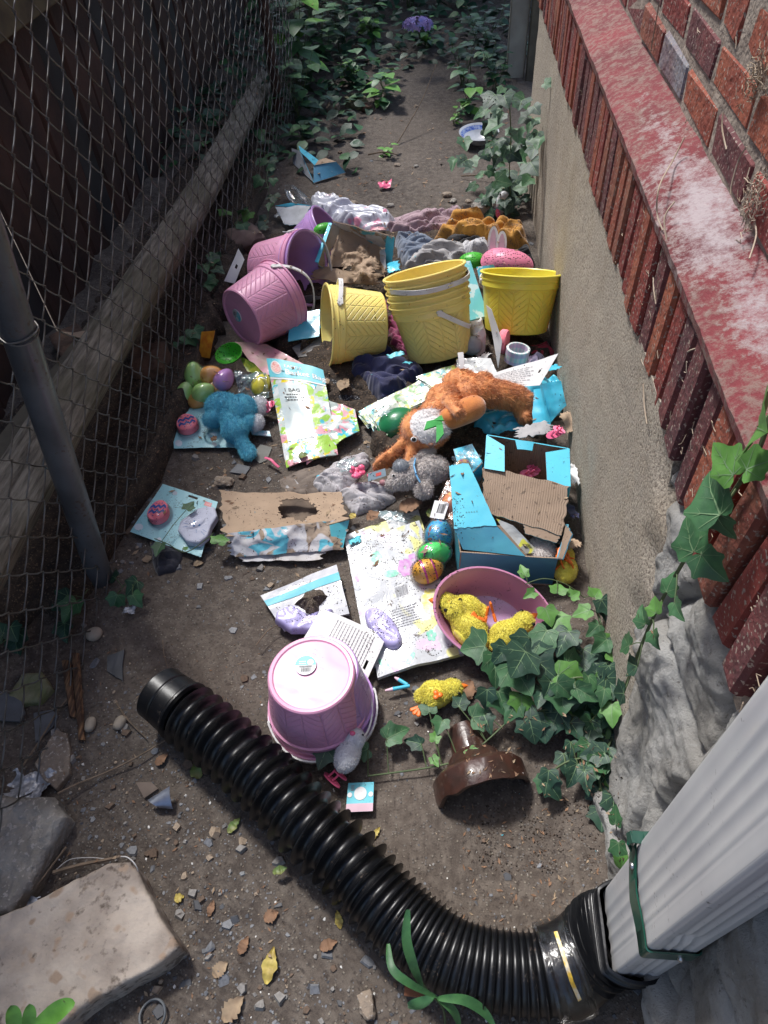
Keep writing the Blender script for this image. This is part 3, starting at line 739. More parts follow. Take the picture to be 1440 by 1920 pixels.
mb.add(vs, [(i*4+j, i*4+j+1, (i+1)*4+j+1, (i+1)*4+j) for i in range(124) for j in range(3)]); st = mb.build('strap', green_al, dsp)
screw_m = mat('screw_steel', (.5, .5, .5), None, rough=.3, metal=.9, bump=0)
for q, nrm in ((V((DX0-.005, .277, .352)), V((-1, 0, 0))), (V((.318, DY0-.005, .326)), V((0, -1, 0)))):
    mb = MB(); M_ = axis_matrix(q, nrm); lathe(mb, [(0, .0035), (.003, .003), (.0048, .001), (.005, -.001)], 14, M=M_); mb.build('screw', screw_m, st)
mb = MB(); mid = [V((DX0-.006, .296, .368)), V((DX0-.012, .303, .378)), V((DX0-.009, .303, .392)), V((DX0+.004, .300, .400)), V((DX0+.03, .301, .402))]
for k in range(len(mid)-1): seg_box(mb, mid[k], mid[k+1], .002, .016, V((0, 1, 0)), .0006)
mb.build('strap_end', green_al, dsp)
black_pl = mat('black_plastic', (.0035, .004, .0055), (.006, .0065, .008), rough=.36, sc=18, bump=.3, bsc=45, dirt=.12, dsc=38, spec=.5)
drain = thing('drain_pipe', 'black corrugated drain pipe curving from the downspout across the dirt', 'pipe', at(640, 1600, 0))
axp = [(301, 1300, .075), (400, 1377, .073), (500, 1465, .072), (575, 1543, .072), (650, 1612, .072), (728, 1700, .072), (790, 1756, .072), (860, 1800, .073), (940, 1822, .074), (1020, 1826, .078), (1085, 1806, .085)]
P = smoothpath([at(*q) for q in axp], 40)
# resample evenly
Lc = [0]
for i in range(1, len(P)): Lc.append(Lc[-1]+(P[i]-P[i-1]).length)
def along(s):
    import bisect
    i = min(len(P)-1, max(1, bisect.bisect(Lc, s))); f = (s-Lc[i-1])/max(1e-9, Lc[i]-Lc[i-1]); return P[i-1].lerp(P[i], min(1, max(0, f)))
mb = MB(); s = .072; path = []; rad = []; TOT = Lc[-1]; end_cuff = .072
while s < TOT:
    f = s/TOT; pitch = .0275 if f < .55 else .0275-.0150*min(1, (f-.55)/.12); am = .0180 if f < .55 else .0180-.0110*min(1, (f-.55)/.15)
    for k, (ph, rr) in enumerate(((0, 0), (.34, .12), (.52, .78), (.58, 1), (.62, .95), (.72, .35), (.88, .06))):
        path.append(along(s+ph*pitch)); rad.append(.0485+am*rr+(0 if f<.55 else .008*min(1,(f-.55)/.15))+.0012*N.noise(V((s*9, k, 0))))
    s += pitch*(1+.22*N.noise(V((s*17, 1, 1))))
vsn = 56; a_ = None; vs = []
dent = [(at(455, 1385, .14), .02, .010), (at(535, 1450, .14), .018, .009)]
def rings(path, rad, n, squash=None):
    out = []; a = None; k = len(path)
    for i, p in enumerate(path):
        d = (path[min(i+3, k-1)]-path[max(i-3, 0)]).normalized()
        if a is None: a, b = frame(d)
        else: a = (a-d*a.dot(d)).normalized(); b = d.cross(a)
        for j in range(n):
            th = 2*PI*j/n; q = p+(a*math.cos(th)+b*math.sin(th))*rad[i]
            for c0, r, dp in dent:
                w = math.exp(-((q-c0).length/r)**2); q = q+(p-q).normalized()*dp*w
            out.append(q)
    return out, [(i*n+j, i*n+(j+1) % n, (i+1)*n+(j+1) % n, (i+1)*n+j) for i in range(k-1) for j in range(n)]
v_, f_ = rings(path, rad, vsn); mb.add(v_, f_)
mb.build('corrugated_tube', black_pl, drain, sharp=80)
mb = MB(); p0 = along(0); p1 = along(.078); d = (p1-p0).normalized(); M_ = axis_matrix(p0-d*.004, d)@Matrix.Diagonal((.92, .92, 1, 1))
lathe(mb, [(.058, .02), (.058, .0), (.060, -.003), (.063, .0), (.0635, .028), (.061, .030), (.061, .033), (.0645, .036), (.066, .066), (.070, .070), (.070, .074), (.060, .078)], 56, M=M_)
lathe(mb, [(.057, .0), (.055, .06), (.03, .10), (0, .11)], 40, M=M_)
mb.build('end_cuff', black_pl, drain, sharp=30)
# adapter: round to rectangular, with fine ribs at the rectangular mouth
pe = along(TOT-.012); de = (along(TOT)-along(TOT-.03)).normalized()
cx_, cy_ = (DX0+DX1)/2, (DY0+DY1)/2
mouth = V((cx_, cy_, DZ+.03)); path = smoothpath([pe-de*.03, pe, V((cx_-.035, cy_-.006, .088)), V((cx_-.008, cy_-.0, .098)), mouth-V((0, 0, .03)), mouth], 26)
mb = MB(); n = 64; vs = []; k = len(path)
for i, p in enumerate(path):
    f = i/(k-1); g = min(1, max(0, (f-.25)/.35)); g = g*g*(3-2*g)
    d = de.lerp(V((0, 0, 1)), min(1, f*1.25)).normalized(); bx = V((0, 1, 0)); bx = (bx-d*bx.dot(d)).normalized(); ax_ = bx.cross(d)
    rib = .0028*math.sin(f*105) if f > .32 else 0
    for j in range(n):
        th = 2*PI*j/n; c_, s2 = math.cos(th), math.sin(th)
        m = 1/max(abs(c_)/(.034+.012), abs(s2)/(.060+.010)); rc = .066
        mm = min(m, .070); r = rc*(1-g)+mm*g+rib
        vs.append(p+(ax_*c_+bx*s2)*r)
mb.add(vs, [(i*n+j, i*n+(j+1) % n, (i+1)*n+(j+1) % n, (i+1)*n+j) for i in range(k-1) for j in range(n)])
mb.build('adapter', black_pl, drain, sharp=60)
tape_m = film('packing_tape', (.3, .28, .25), .10, .12); mb = MB()
sub = [(along(TOT-.055+i*.006)) for i in range(11)]; v_, f_ = rings(sub, [.0715+.001*math.sin(i*2) for i in range(11)], 56); mb.add(v_, f_); mb.build('tape', tape_m, drain)
mb = MB(); pts = [pe+V((-.03, .035, .062)), pe+V((-.022, .0, .072)), pe+V((-.012, -.03, .062)), pe+V((.0, -.05, .045))]
for k in range(3): seg_box(mb, pts[k], pts[k+1], .006, .0012, V((0, 0, 1)), .0003)
mb.build('yellow_sticker', mat('yellow_print', (.75, .5, .05), (.75, .7, .6), rough=.4, sc=80, bump=0), drain)
# ================================================================ BUCKETS
pink_w = None
weave('pink_plastic', (.74, .35, .52), (.70, .32, .48)); weave('purple_plastic', (.50, .30, .62), (.46, .27, .58)); weave('yellow_plastic', (.88, .73, .24), (.85, .70, .21))
weave('lemon_plastic', (.82, .72, .10), (.78, .68, .08))
for k in ('yellow_plastic', 'lemon_plastic', 'pink_plastic', 'purple_plastic'): pass
white_pl = mat('white_plastic', (.74, .73, .72), (.66, .65, .63), rough=.35, sc=20, bump=.1, dirt=.12, dsc=40)
ink = mat('black_ink', (.03, .03, .035), None, rough=.6, bump=0); ink_g = mat('grey_ink', (.22, .22, .24), None, rough=.6, bump=0)
paper_w = mat('white_paper', (.74, .73, .72), (.66, .65, .65), rough=.7, sc=10, bump=.15, bsc=60, dirt=.12, dsc=30)
teal_print = mat('teal_print', (.10, .50, .60), (.13, .55, .63), rough=.45, sc=10, bump=.1, dirt=.1, dsc=40)
sky_card = mat('pale_blue_card', (.30, .62, .68), (.36, .68, .73), rough=.4, sc=9, bump=.1, dirt=.22, dsc=35, coat=.2)
BR0, BR1, BH = .090, .113, .162
def bucket_parts(root, m, rim=True, handle=None, sticker=False, knobs=True, hw=.0125):
    b = MB(); H = BH; w = .0022
    prof = [(0, .0035), (BR0-.012, .0035), (BR0-.009, .0005), (BR0-.003, 0), (BR0, .003)]
    uvr = [0]*5
    for i in range(1, 11):
        z = .003+(.76*H-.003)*i/10; prof.append((BR0+(BR1-.006-BR0)*z/(.78*H), z)); uvr.append(z/H)
    r2 = BR1-.004
    prof += [(r2+.002, .775*H), (r2+.002, .80*H), (r2+.0015, .865*H), (r2+.0035, .875*H), (r2+.0038, .895*H), (r2+.002, .905*H), (r2+.003, H-.005), (r2+.0075, H-.0045), (r2+.0085, H-.002), (r2+.0075, H), (r2+.002, H+.0004),
             (r2-.0005, H-.002), (r2-.001, .8*H), (r2-.005, .76*H), (BR0-w-.001, .006), (BR0-.008, .0055), (0, .0055)]
    uvr += [.78]*(len(prof)-len(uvr))
    lathe(b, prof, 72, uvr=uvr); o = b.build('body', MATS[m], root, local=True, sharp=35)
    zk = .845*H
    if knobs:
        for s in (-1, 1):
            k = MB(); M_ = axis_matrix(V((s*(r2+.001), 0, zk)), V((s, 0, 0))); lathe(k, [(0, .007), (.004, .0068), (.0055, .005), (.0055, .0), (.0055, -.001)], 18, M=M_); k.build('knob', white_pl if handle is not None else MATS[m], root, local=True)
    if handle is not None:
        phi, Lh = handle; h = MB(); vs = []; n = 60; Rk = r2+.006
        for i in range(n+1):
            th = PI*i/n; c, s = math.cos(th), math.sin(th); e = abs(c)**1.0
            rr = Rk*(math.copysign(abs(c)**.75, c)); q = V((rr, math.sin(phi)*s*Lh, zk+math.cos(phi)*s*Lh))
            tang = V((-Rk*s, math.sin(phi)*c*Lh, math.cos(phi)*c*Lh)).normalized(); wd = V((0, math.cos(phi), -math.sin(phi)))
            nn_ = tang.cross(wd).normalized(); g = .0016+.0006*(i % 2)
            ww = hw/2*(1+.35*(1-min(1, min(i, n-i)/3)))
            for a, b_ in ((-1, -1), (1, -1), (1, 1), (-1, 1)): vs.append(q+wd*ww*a+nn_*g*b_)
        h.add(vs, [(i*4+j, i*4+(j+1) % 4, (i+1)*4+(j+1) % 4, (i+1)*4+j) for i in range(n) for j in range(4)]+[(3, 2, 1, 0), (n*4, n*4+1, n*4+2, n*4+3)])
        h.build('handle', white_pl, root, local=True, sharp=30)
    if sticker:
        a, rs, pos = sticker; k = MB()
        Mx = Matrix.Translation((pos[0], pos[1], -.0008))@Matrix.Rotation(a, 4, 'Z')@Matrix.Diagonal((1, -1, -1, 1))
        lathe(k, [(rs, -.003), (rs, 0), (0, 0)], 40, M=Mx); so_ = k.build('sticker', mat('sticker_white', (.75, .77, .8), None, rough=.35, bump=0, coat=.3), root, local=True)
        k = MB(); pts = [(rs*.98*math.cos(t_), rs*.98*math.sin(t_)) for t_ in [PI+PI*i/20+.0 for i in range(21)]]
        k.add([Mx@V((x, y, .0004)) for x, y in pts], [tuple(range(21))]); k.build('lower_half', MATS['teal_print'], so_, local=True)
        k = MB(); k.add([Mx@V((-rs*.45+rs*.3*math.cos(t_), -rs*.28+rs*.3*math.sin(t_), .0006)) for t_ in [2*PI*i/20 for i in range(20)]], [tuple(range(20))])
        for r_ in range(2):
            for i in range(5): x = rs*(.0+.13*i); y = -rs*(.2+.22*r_); k.add([Mx@V(q) for q in ((x, y, .0006), (x+rs*.09, y, .0006), (x+rs*.09, y+rs*.1, .0006), (x, y+rs*.1, .0006))], [(0, 1, 2, 3)])
        k.build('printed_dot', mat('sticker_dot', (.8, .88, .9), None, rough=.4, bump=0), so_, local=True)
        k = MB(); x = -rs*.5; rg = random.Random(2)
        while x < rs*.4:
            w_ = rg.choice((.02, .04, .06))*rs; k.add([Mx@V(q) for q in ((x, rs*.3, .0006), (x+w_, rs*.3, .0006), (x+w_, rs*.72, .0006), (x, rs*.72, .0006))], [(0, 1, 2, 3)]); x += w_+rs*.035
        for i in range(3): y = rs*(.08+.07*i); k.add([Mx@V(q) for q in ((-rs*.6, y, .0006), (rs*.6, y, .0006), (rs*.6, y+rs*.025, .0006), (-rs*.6, y+rs*.025, .0006))], [(0, 1, 2, 3)])
        k.build('barcode', ink, so_, local=True)
def bucket(label, m, loc, axis, roll=0, handle=None, sticker=None, group=None, knobs=True, name='bucket', k=1.10):
    M_ = axis_matrix(V(loc), V(axis), roll)@Matrix.Scale(k, 4); root = thing(name, label, 'bucket', group=group, M=M_); bucket_parts(root, m, True, handle, sticker, knobs); return root, M_
def up(a): return V(a).normalized()
# inverted pair in front
c0 = at(583, 1262, .176)
bucket('purple bucket upside down, nested under the near pink bucket', 'purple_plastic', c0+V((.004, .012, -.016)), (.03, -.05, -1), .2, (R_(78), .115), k=.97)
bucket('pink bucket standing upside down behind the black drain pipe', 'pink_plastic', c0, (0.0, -.03, -1), R_(-25), (R_(80), .12), (R_(200), .0225, (-.005, -.022)), k=.95)
# tipped pink bucket with its base to the camera
a = up((.62, .74, -.02)); bucket('pink bucket lying on its side with its round base facing the camera', 'pink_plastic', at(452, 597, .125), a, R_(95), (R_(35), .118), (R_(20), .020, (.0, -.02)))
# pink + purple nested behind it
a = up((.88, -.30, .22)); rc = at(572, 503, .15)
bucket('pink bucket lying on its side behind the tipped one, a purple bucket inside it', 'pink_plastic', rc-a*BH*1.1, a, R_(80), (R_(-62), .118))
bucket('purple bucket nested in the far pink bucket, dirt in its mouth', 'purple_plastic', rc-a*(BH*1.1-.014), a, R_(30), None)
a = up((.75, .1, .5)); bucket('purple bucket mostly hidden behind the far pink bucket', 'purple_plastic', at(578, 478, .04)-a*.05, a, 0, None)
# yellow bucket lying down
a = up((-.94, -.26, .16)); rc = at(612, 610, .145)
bucket('pale yellow bucket lying on its side above the navy cloth, white handle hanging down', 'yellow_plastic', rc-a*BH*1.1, a, R_(62), (R_(100), .125))
# stack of yellow buckets
a = up((-.20, .36, .90)); c0 = at(823, 652, .075)
for k, (lb, hd, rl) in enumerate((('lowest yellow bucket of the leaning stack, its handle hanging down the front', (R_(128), .12), R_(75)), ('second yellow bucket from the bottom of the leaning stack', None, R_(120)),
                                  ('middle yellow bucket of the leaning stack', None, R_(35)), ('second yellow bucket from the top of the leaning stack', None, R_(150)), ('top yellow bucket of the leaning stack with its handle across the rim', (R_(97), .116), R_(8)))):
    bucket(lb, 'yellow_plastic', c0+a*(.0205*k-.02), a, rl, hd, group='yellow buckets nested in a leaning stack')
a = up((.04, .40, .9)); bucket('single yellow bucket standing against the stucco wall', 'lemon_plastic', at(967, 618, .075), a, R_(10), (R_(-83), .112))
# egg-shaped pink tub
tub = thing('tub', 'pink egg-shaped tub holding yellow toy chicks beside the ivy', 'tub', at(930, 1165, 0)); tm = mat('pink_tub_plastic', (.55, .24, .38), (.50, .21, .35), rough=.35, sc=8, bump=.05, dirt=.12, dsc=22, sss=.15)
ti = mat('tub_floor_plastic', (.56, .34, .58), (.6, .42, .66), rough=.4, sc=18, bump=.1, dirt=.15, dsc=30)
TC = at(938, 1157, .085); tn = up((.05, -.34, .94)); tx, ty = frame(tn, V((0, 1, 0))); tx = -tx if tx.x < 0 else tx; ty = tn.cross(tx)
rot = R_(-20)
def tubr(th): return .138*(1-.10*math.cos(th))/math.sqrt(math.cos(th)**2+(math.sin(th)/.74)**2*1.0)
def tubp(th, f, h): r = tubr(th)*f; x, y = r*math.cos(th), r*math.sin(th); x, y = x*math.cos(rot)-y*math.sin(rot), x*math.sin(rot)+y*math.cos(rot); return TC+tx*x+ty*y-tn*h
mb = MB(); n = 72; prof = [(.55, .088), (.62, .087), (.74, .070), (.86, .040), (.95, .010), (.955, .006), (1.0, .006), (1.015, .003), (1.01, 0), (.975, 0), (.955, .004), (.92, .014), (.84, .042), (.72, .068), (.60, .083), (.56, .084), (.3, .084), (0.01, .084)]
vs = [tubp(2*PI*j/n, f, h) for f, h in prof for j in range(n)]; mb.add(vs, [(i*n+j, i*n+(j+1) % n, (i+1)*n+(j+1) % n, (i+1)*n+j) for i in range(len(prof)-1) for j in range(n)], [0 if i < 14 else 1 for i in range(len(prof)-1) for j in range(n)])
mb.build('shell', [tm, ti], tub)

# ================================================================ SOFT TOYS
def plush(name, label, cat, blobs, tubes, furspec, loc, vox=.004, group=None, bodymats=None):
    root = thing(name, label, cat, loc, group); b = MB()
    for c, r, M_ in blobs: ell(b, c, r, M_)
    for pts, rs in tubes: tube(b, pts, rs, 14)
    s = remesh(b, vox, 5)
    n, L, w, flow, mi, mats, lift = furspec
    body = MB(); body.add(s.v, s.f, [mi(s.v[f[0]]) for f in s.f]); fur(s, n, L, w, flow, mi, 3, lift, .55, body)
    body.build('body', mats, root, sharp=180); return root, s
def rotm(x=0, y=0, z=0): return Matrix.Rotation(z, 3, 'Z')@Matrix.Rotation(y, 3, 'Y')@Matrix.Rotation(x, 3, 'X')
def furm(name, c1, c2, sheen=.5, sc=30): return mat(name, c1, c2, rough=.65, sc=sc, bump=0, sheen=sheen, lo=.4, hi=.6)
brown_f = furm('brown_fur', (.78, .32, .10), (.50, .17, .05)); white_f = furm('white_fur', (.82, .80, .80), (.7, .68, .68)); ear_f = furm('ear_lining', (.30, .22, .13), (.2, .15, .09))
teal_f = furm('teal_fur', (.06, .42, .60), (.12, .55, .70)); grey_f = furm('grey_fur', (.64, .59, .56), (.44, .40, .38)); yellow_f = furm('yellow_fuzz', (.78, .70, .08), (.64, .55, .05)); pale_f = furm('pale_grey_fuzz', (.72, .73, .75), (.6, .61, .64))
orange_f = mat('orange_plush', (.60, .20, .035), (.5, .15, .025), rough=.8, sc=40, bump=.4, bsc=200, sheen=.5, dirt=.08)
orange_pl = mat('orange_plastic', (.85, .20, .03), (.8, .17, .02), rough=.4, bump=0); pink_pl = mat('hot_pink_plastic', (.85, .16, .30), (.8, .13, .26), rough=.35, bump=.05, sss=.1); eye_m = mat('black_eye', (.01, .01, .01), None, rough=.1, bump=0); white_e = mat('white_eye', (.8, .8, .8), None, rough=.3, bump=0)
green_felt = mat('green_felt', (.05, .35, .08), (.04, .28, .06), rough=.8, sc=30, bump=.3, bsc=200)
# brown bunny hugging a carrot
hd = at(792, 806, .135); face = at(806, 796, .168)
def bmi(p): return 1 if (p-face).length < .052 and p.z > .12 else 0
B = [(at(862, 722, .15), (.052, .045, .046), rotm()), (at(832, 752, .155), (.05, .046, .05), rotm()), (at(880, 745, .15), (.045, .04, .045), rotm()), (hd, (.060, .062, .052), rotm()), (at(812, 806, .155), (.040, .042, .034), rotm()),
     (at(722, 862, .075), (.046, .013, .032), rotm(.3, .2, .9)), (at(768, 868, .085), (.022, .040, .012), rotm(0, 0, .35)), (at(983, 778, .085), (.022, .036, .024), rotm(-.5, 0, .1)), (at(850, 765, .185), (.03, .022, .02), rotm(0, 0, -.5)),
     (at(972, 742, .125), (.030, .027, .026), rotm()), (at(905, 712, .15), (.028, .022, .024), rotm())]
T = [([at(862, 728, .15), at(905, 735, .15), at(945, 740, .135), at(975, 748, .12)], [.045, .041, .037, .033]), ([at(832, 745, .165), at(845, 758, .20), at(862, 778, .215)], [.030, .018, .014]), ([at(975, 745, .12), at(985, 775, .085)], [.036, .028]),
     ([hd, at(755, 832, .12), at(722, 862, .08)], [.026, .015, .012]), ([hd, at(775, 840, .115), at(768, 875, .085)], [.024, .019, .016]), ([at(832, 752, .155), hd], [.042, .04])]
flow = lambda p, n_: V((.45, .15, -.5))
rt, s = plush('plush_bunny', 'brown plush bunny with a white face hugging an orange carrot', 'soft toy', B, T, (38000, .013, .0009, flow, bmi, [brown_f, white_f], .45), at(850, 770, .05))
c = MB(); q = [at(902, 758, .165), at(884, 766, .17), at(858, 778, .175), at(840, 786, .175), at(830, 792, .172)]; tube(c, smoothpath(q, 5), [(.027+.012*(i/20 if i < 14 else .7))*math.sqrt(max(.02, 1-((i-10)/10.6)**4)) for i in range(21)][::-1], 20); c.build('carrot', orange_f, rt)
c = MB()
for poly in ([(795, 808, .20), (800, 792, .205), (826, 786, .205), (830, 796, .20)], [(818, 800, .20), (830, 797, .205), (832, 815, .20), (818, 832, .19)], [(812, 790, .205), (828, 780, .205), (832, 790, .205)]):
    prism(c, [at(*q_) for q_ in poly], (0, 0, .004))
c.build('carrot_leaf', green_felt, rt)
def eye(px, py, z, r, rt, M_=None):
    e = MB(); p = at(px, py, z); ell(e, p, (r*1.5, r*1.3, r*1.1), None, 0, 2); e.build('eye_patch', white_e, rt); e = MB(); ell(e, p+(CO-p).normalized()*r*.7, (r, r, r), None, 0, 2); e.build('eye', eye_m, rt)
eye(776, 824, .165, .006, rt)
c = MB(); ell(c, at(808, 834, .165), (.008, .007, .006), None, 0, 2); c.build('nose', mat('brown_nose', (.25, .12, .08), None, rough=.5, bump=0), rt)
c = MB(); prism(c, [at(858, 662, .225), at(868, 661, .225), at(871, 690, .20), at(862, 692, .20)], (.001, .001, .001)); c.build('care_tag', paper_w, rt)
c = MB(); ell(c, at(990, 768, .095), (.006, .026, .022), rotm(0, 0, .1)); c.build('sole', mat('sole_grey', (.35, .3, .28), None, rough=.8), rt)
# grey bunny
B = [(at(812, 880, .10), (.042, .034, .034), rotm(0, 0, .2)), (at(757, 896, .095), (.033, .029, .027), rotm()), (at(795, 918, .085), (.022, .022, .020), rotm()), (at(805, 845, .11), (.016, .022, .016), rotm()), (at(738, 906, .09), (.018, .017, .015), rotm())]
T = [([at(812, 880, .10), at(780, 888, .10), at(757, 896, .095)], [.028, .022, .025]), ([at(805, 895, .095), at(795, 918, .085)], [.015, .017]), ([at(760, 885, .10), at(790, 860, .11), at(808, 838, .11)], [.014, .013, .012])]
rt, s = plush('plush_bunny', 'grey plush bunny with a blue satin ribbon, lying below the brown bunny', 'soft toy', B, T, (13000, .010, .0010, lambda p, n_: V((-.4, -.3, -.2)), lambda p: 0, [grey_f], .6), at(790, 890, .04), .0035)
c = MB(); rb = mat('blue_satin', (.10, .30, .55), (.2, .45, .7), rough=.25, sc=60, bump=.4, bsc=60)
q = [at(779, 862, .125), at(776, 875, .14), at(780, 890, .138), at(788, 905, .125)]
for k in range(3): seg_box(c, q[k], q[k+1], .012, .004, V((1, 0, 0)), .001)
c.build('ribbon', rb, rt); eye(738, 892, .115, .0035, rt)
c = MB(); ell(c, at(718, 905, .085), (.010, .009, .008), None, 0, 2); c.build('nose', mat('rose_nose', (.45, .2, .22), None, rough=.6), rt)
mb = MB(); ell(mb, at(752, 876, .12), (.021, .020, .020)); s = remesh(mb, .003, 2); b = MB(); b.merge(s); fur(s, 2500, .004, .0007, lambda p, n_: V(), lambda p: 0, 5, 1, .8, b); one('pompom', 'smooth silver grey ball resting on the grey bunny', 'pompom', b, mat('silver_fuzz', (.33, .35, .38), (.26, .28, .31), rough=.5, bump=0), sharp=180)
# teal plush
B = [(at(418, 762, .055), (.052, .042, .040), rotm()), (at(452, 768, .06), (.045, .045, .042), rotm()), (at(440, 806, .05), (.036, .034, .034), rotm()), (at(464, 846, .02), (.021, .030, .016), rotm(0, 0, .5)), (at(400, 785, .05), (.03, .022, .026), rotm(0, 0, .4)), (at(466, 790, .05), (.022, .024, .022), rotm())]
T = [([at(440, 806, .05), at(464, 848, .02)], [.022, .014]), ([at(430, 770, .05), at(440, 806, .05)], [.035, .03])]
plush('plush_toy', 'bright teal fluffy plush toy lying face down on the blister card', 'soft toy', B, T, (24000, .010, .0008, lambda p, n_: V((.1, -.4, -.2)), lambda p: 0, [teal_f], .75), at(435, 780, .0))
B = [(at(488, 762, .045), (.022, .032, .028), rotm(0, 0, .1)), (at(482, 792, .04), (.020, .028, .022), rotm())]
rt, s = plush('plush_chick', 'dirty white fuzzy toy chick pressed beside the teal plush', 'soft toy', B, [], (5000, .006, .0008, lambda p, n_: V((0, -.2, -.3)), lambda p: 0, [pale_f], .8), at(486, 780, 0), .003)
# chicks: fuzzy body, beak, wings, plastic feet
def foot(mb, c, d, n_, L=.016):
    d = V(d).normalized(); s_ = V(n_).cross(d).normalized()
    for a in (-.5, 0, .5): q = (d*math.cos(a)+s_*math.sin(a)); seg_box(mb, c, c+q*L*1.15, .0085, .005, V(n_), .002)
    seg_box(mb, c-d*.02, c, .009, .007, V(n_), .002)
def chick(label, c, d, r, fm, beakm, wings=True, nfur=3500, feet=(), group=None, fl=.0035, name='toy_chick', eyes=True, upv=(0, 0, 1), flow=(0, 0, -.3)):
    d = V(d).normalized(); u = V(upv).normalized(); s_ = u.cross(d).normalized(); u = d.cross(s_)
    M3 = Matrix((d, s_, u)).transposed(); root = thing(name, label, 'toy chick', c-V((0, 0, r*.9)), group); b = MB()
    ell(b, c, (r*1.25, r*.92, r*.95), M3); hc = c+d*r*1.35+u*r*.35; ell(b, hc, (r*.72, r*.68, r*.68), M3); ell(b, c-d*r*1.1+u*r*.15, (r*.4, r*.5, r*.35), M3)
    tube(b, [c+d*r*.5, hc], [r*.75, r*.6], 12); s = remesh(b, max(.002, r*.1), 3); body = MB(); body.merge(s); fur(s, nfur, fl, .0009, lambda p, n_: V(flow), lambda p: 0, int(abs(c.x)*999), .8, .8, body)
    body.build('body', fm, root, sharp=180)
    if beakm:
        k = MB(); lathe(k, [(0, r*.60), (r*.16, r*.38), (r*.30, 0)], 10, M=axis_matrix(hc+d*r*.6, d)); k.build('beak', beakm, root)
    if wings:
        for s in (-1, 1): k = MB(); ell(k, c+s_*s*r*.85+u*r*.1-d*r*.1, (r*.62, r*.16, r*.4), M3); s2 = remesh(k, .002, 1); w = MB(); w.merge(s2); fur(s2, 300, fl*.8, .0008, lambda p, n_: -d*.5, lambda p: 0, 4, .6, .8, w); w.build('wing', fm, root, sharp=180)
    if eyes:
        for s in (-1, 1): k = MB(); ell(k, hc+s_*s*r*.60+d*r*.32+u*r*.30, (r*.13, r*.13, r*.13), None, 0, 2); k.build('eye', eye_m, root)
    return root, M3
rt, M3 = chick('yellow toy chick lying on its side in the dirt below the printed bags', at(815, 1302, .024), (.95, .25, .0), .029, yellow_f, orange_pl, True, 9000, fl=.005)
k = MB(); c_ = at(820, 1303, .055)
for a_ in range(3): ell(k, c_+V((math.cos(a_*2.1), math.sin(a_*2.1), 0))*.006, (.006, .006, .004), None, 0, 2)
k.build('foot', orange_pl, rt); k = MB(); foot(k, at(788, 1325, .02), (-.7, -.9, 0), (0, 0, 1), .02); k.build('foot', orange_pl, rt)
rt, _ = chick('yellow toy chick furthest back in the pink tub, dirt on its head', at(872, 1143, .055), (-.95, .15, .05), .034, yellow_f, orange_pl, True, 9000, fl=.005)
k = MB(); foot(k, at(925, 1150, .07), (-.3, .9, .5), (.9, .3, .2), .024); k.build('foot', orange_pl, rt); k = MB(); foot(k, at(912, 1155, .065), (.2, .9, .4), (.9, .3, .2), .02); k.build('foot', orange_pl, rt)
rt, _ = chick('yellow toy chick lowest at the left in the pink tub', at(880, 1180, .06), (-.6, .7, .1), .036, yellow_f, orange_pl, True, 9000, fl=.005)
k = MB(); foot(k, at(895, 1158, .085), (-.9, .2, .3), (0, -.3, 1), .014); k.build('foot', orange_pl, rt)
rt, _ = chick('yellow toy chick half under the ivy leaves at the right of the tub', at(950, 1192, .05), (.7, .5, .05), .034, yellow_f, orange_pl, True, 9000, fl=.005)
k = MB(); foot(k, at(990, 1205, .06), (.6, -.4, .3), (0, -.3, 1), .024); k.build('foot', orange_pl, rt); k = MB(); foot(k, at(985, 1225, .055), (.4, -.8, .2), (0, -.3, 1), .02); k.build('foot', orange_pl, rt)
# chick squeezed between carton and wall: orange legs tangled
rt, _ = chick('yellow toy chick with tangled orange legs wedged between the lower carton and the wall', at(1060, 1068, .055), (.1, .9, -.2), .03, yellow_f, None, False, 4000)
for i in range(5):
    k = MB(); p0 = at(1062, 1050, .09); tube(k, smoothpath([p0+V((rnd.uniform(-.025, .02), rnd.uniform(-.02, .03), rnd.uniform(-.02, .02))) for _ in range(5)], 5), .0022, 6); k.build('leg', orange_pl, rt)
# white mouse toy with pink feet by the inverted bucket
B = [(at(652, 1415, .045), (.024, .038, .026), rotm(-.2, 0, -.25)), (at(667, 1385, .055), (.018, .020, .018), rotm())]
rt, s = plush('toy_chick', 'white fuzzy wind-up toy with pink feet leaning on the near pink bucket', 'toy chick', B, [([at(652, 1415, .045), at(667, 1385, .055)], [.02, .017])], (6000, .0035, .0008, lambda p, n_: V((0, -.2, -.2)), lambda p: 0, [pale_f], .8), at(652, 1420, 0), .0025)
k = MB(); ell(k, at(661, 1375, .073), (.006, .005, .005), None, 0, 2); k.build('nose', pink_pl, rt); k = MB(); ell(k, at(680, 1378, .066), (.0025,)*3, None, 0, 2); k.build('eye', eye_m, rt)
def clip(rt, c, a, n_, s=1.0, name='foot'):
    """pink plastic foot: oval sole with two stub legs"""
    a = V(a).normalized(); n_ = V(n_).normalized(); b_ = n_.cross(a)
    k = MB(); pts = [c+a*.022*s*math.cos(t_)*(1+.15*math.cos(t_))+b_*.010*s*math.sin(t_) for t_ in [2*PI*i/20 for i in range(20)]]; prism(k, pts, n_*.003)
    for o in (-.008, .004): seg_box(k, c+a*o*s, c+a*(o+.008)*s+n_*.020*s, .004*s, .004*s, b_, .0005)
    return k.build(name, pink_pl, rt)
clip(rt, at(620, 1462, .012), (.9, -.75, 0), (.35, .6, .5)); clip(rt, at(636, 1452, .018), (.9, -.75, .1), (.35, .6, .5), .8)
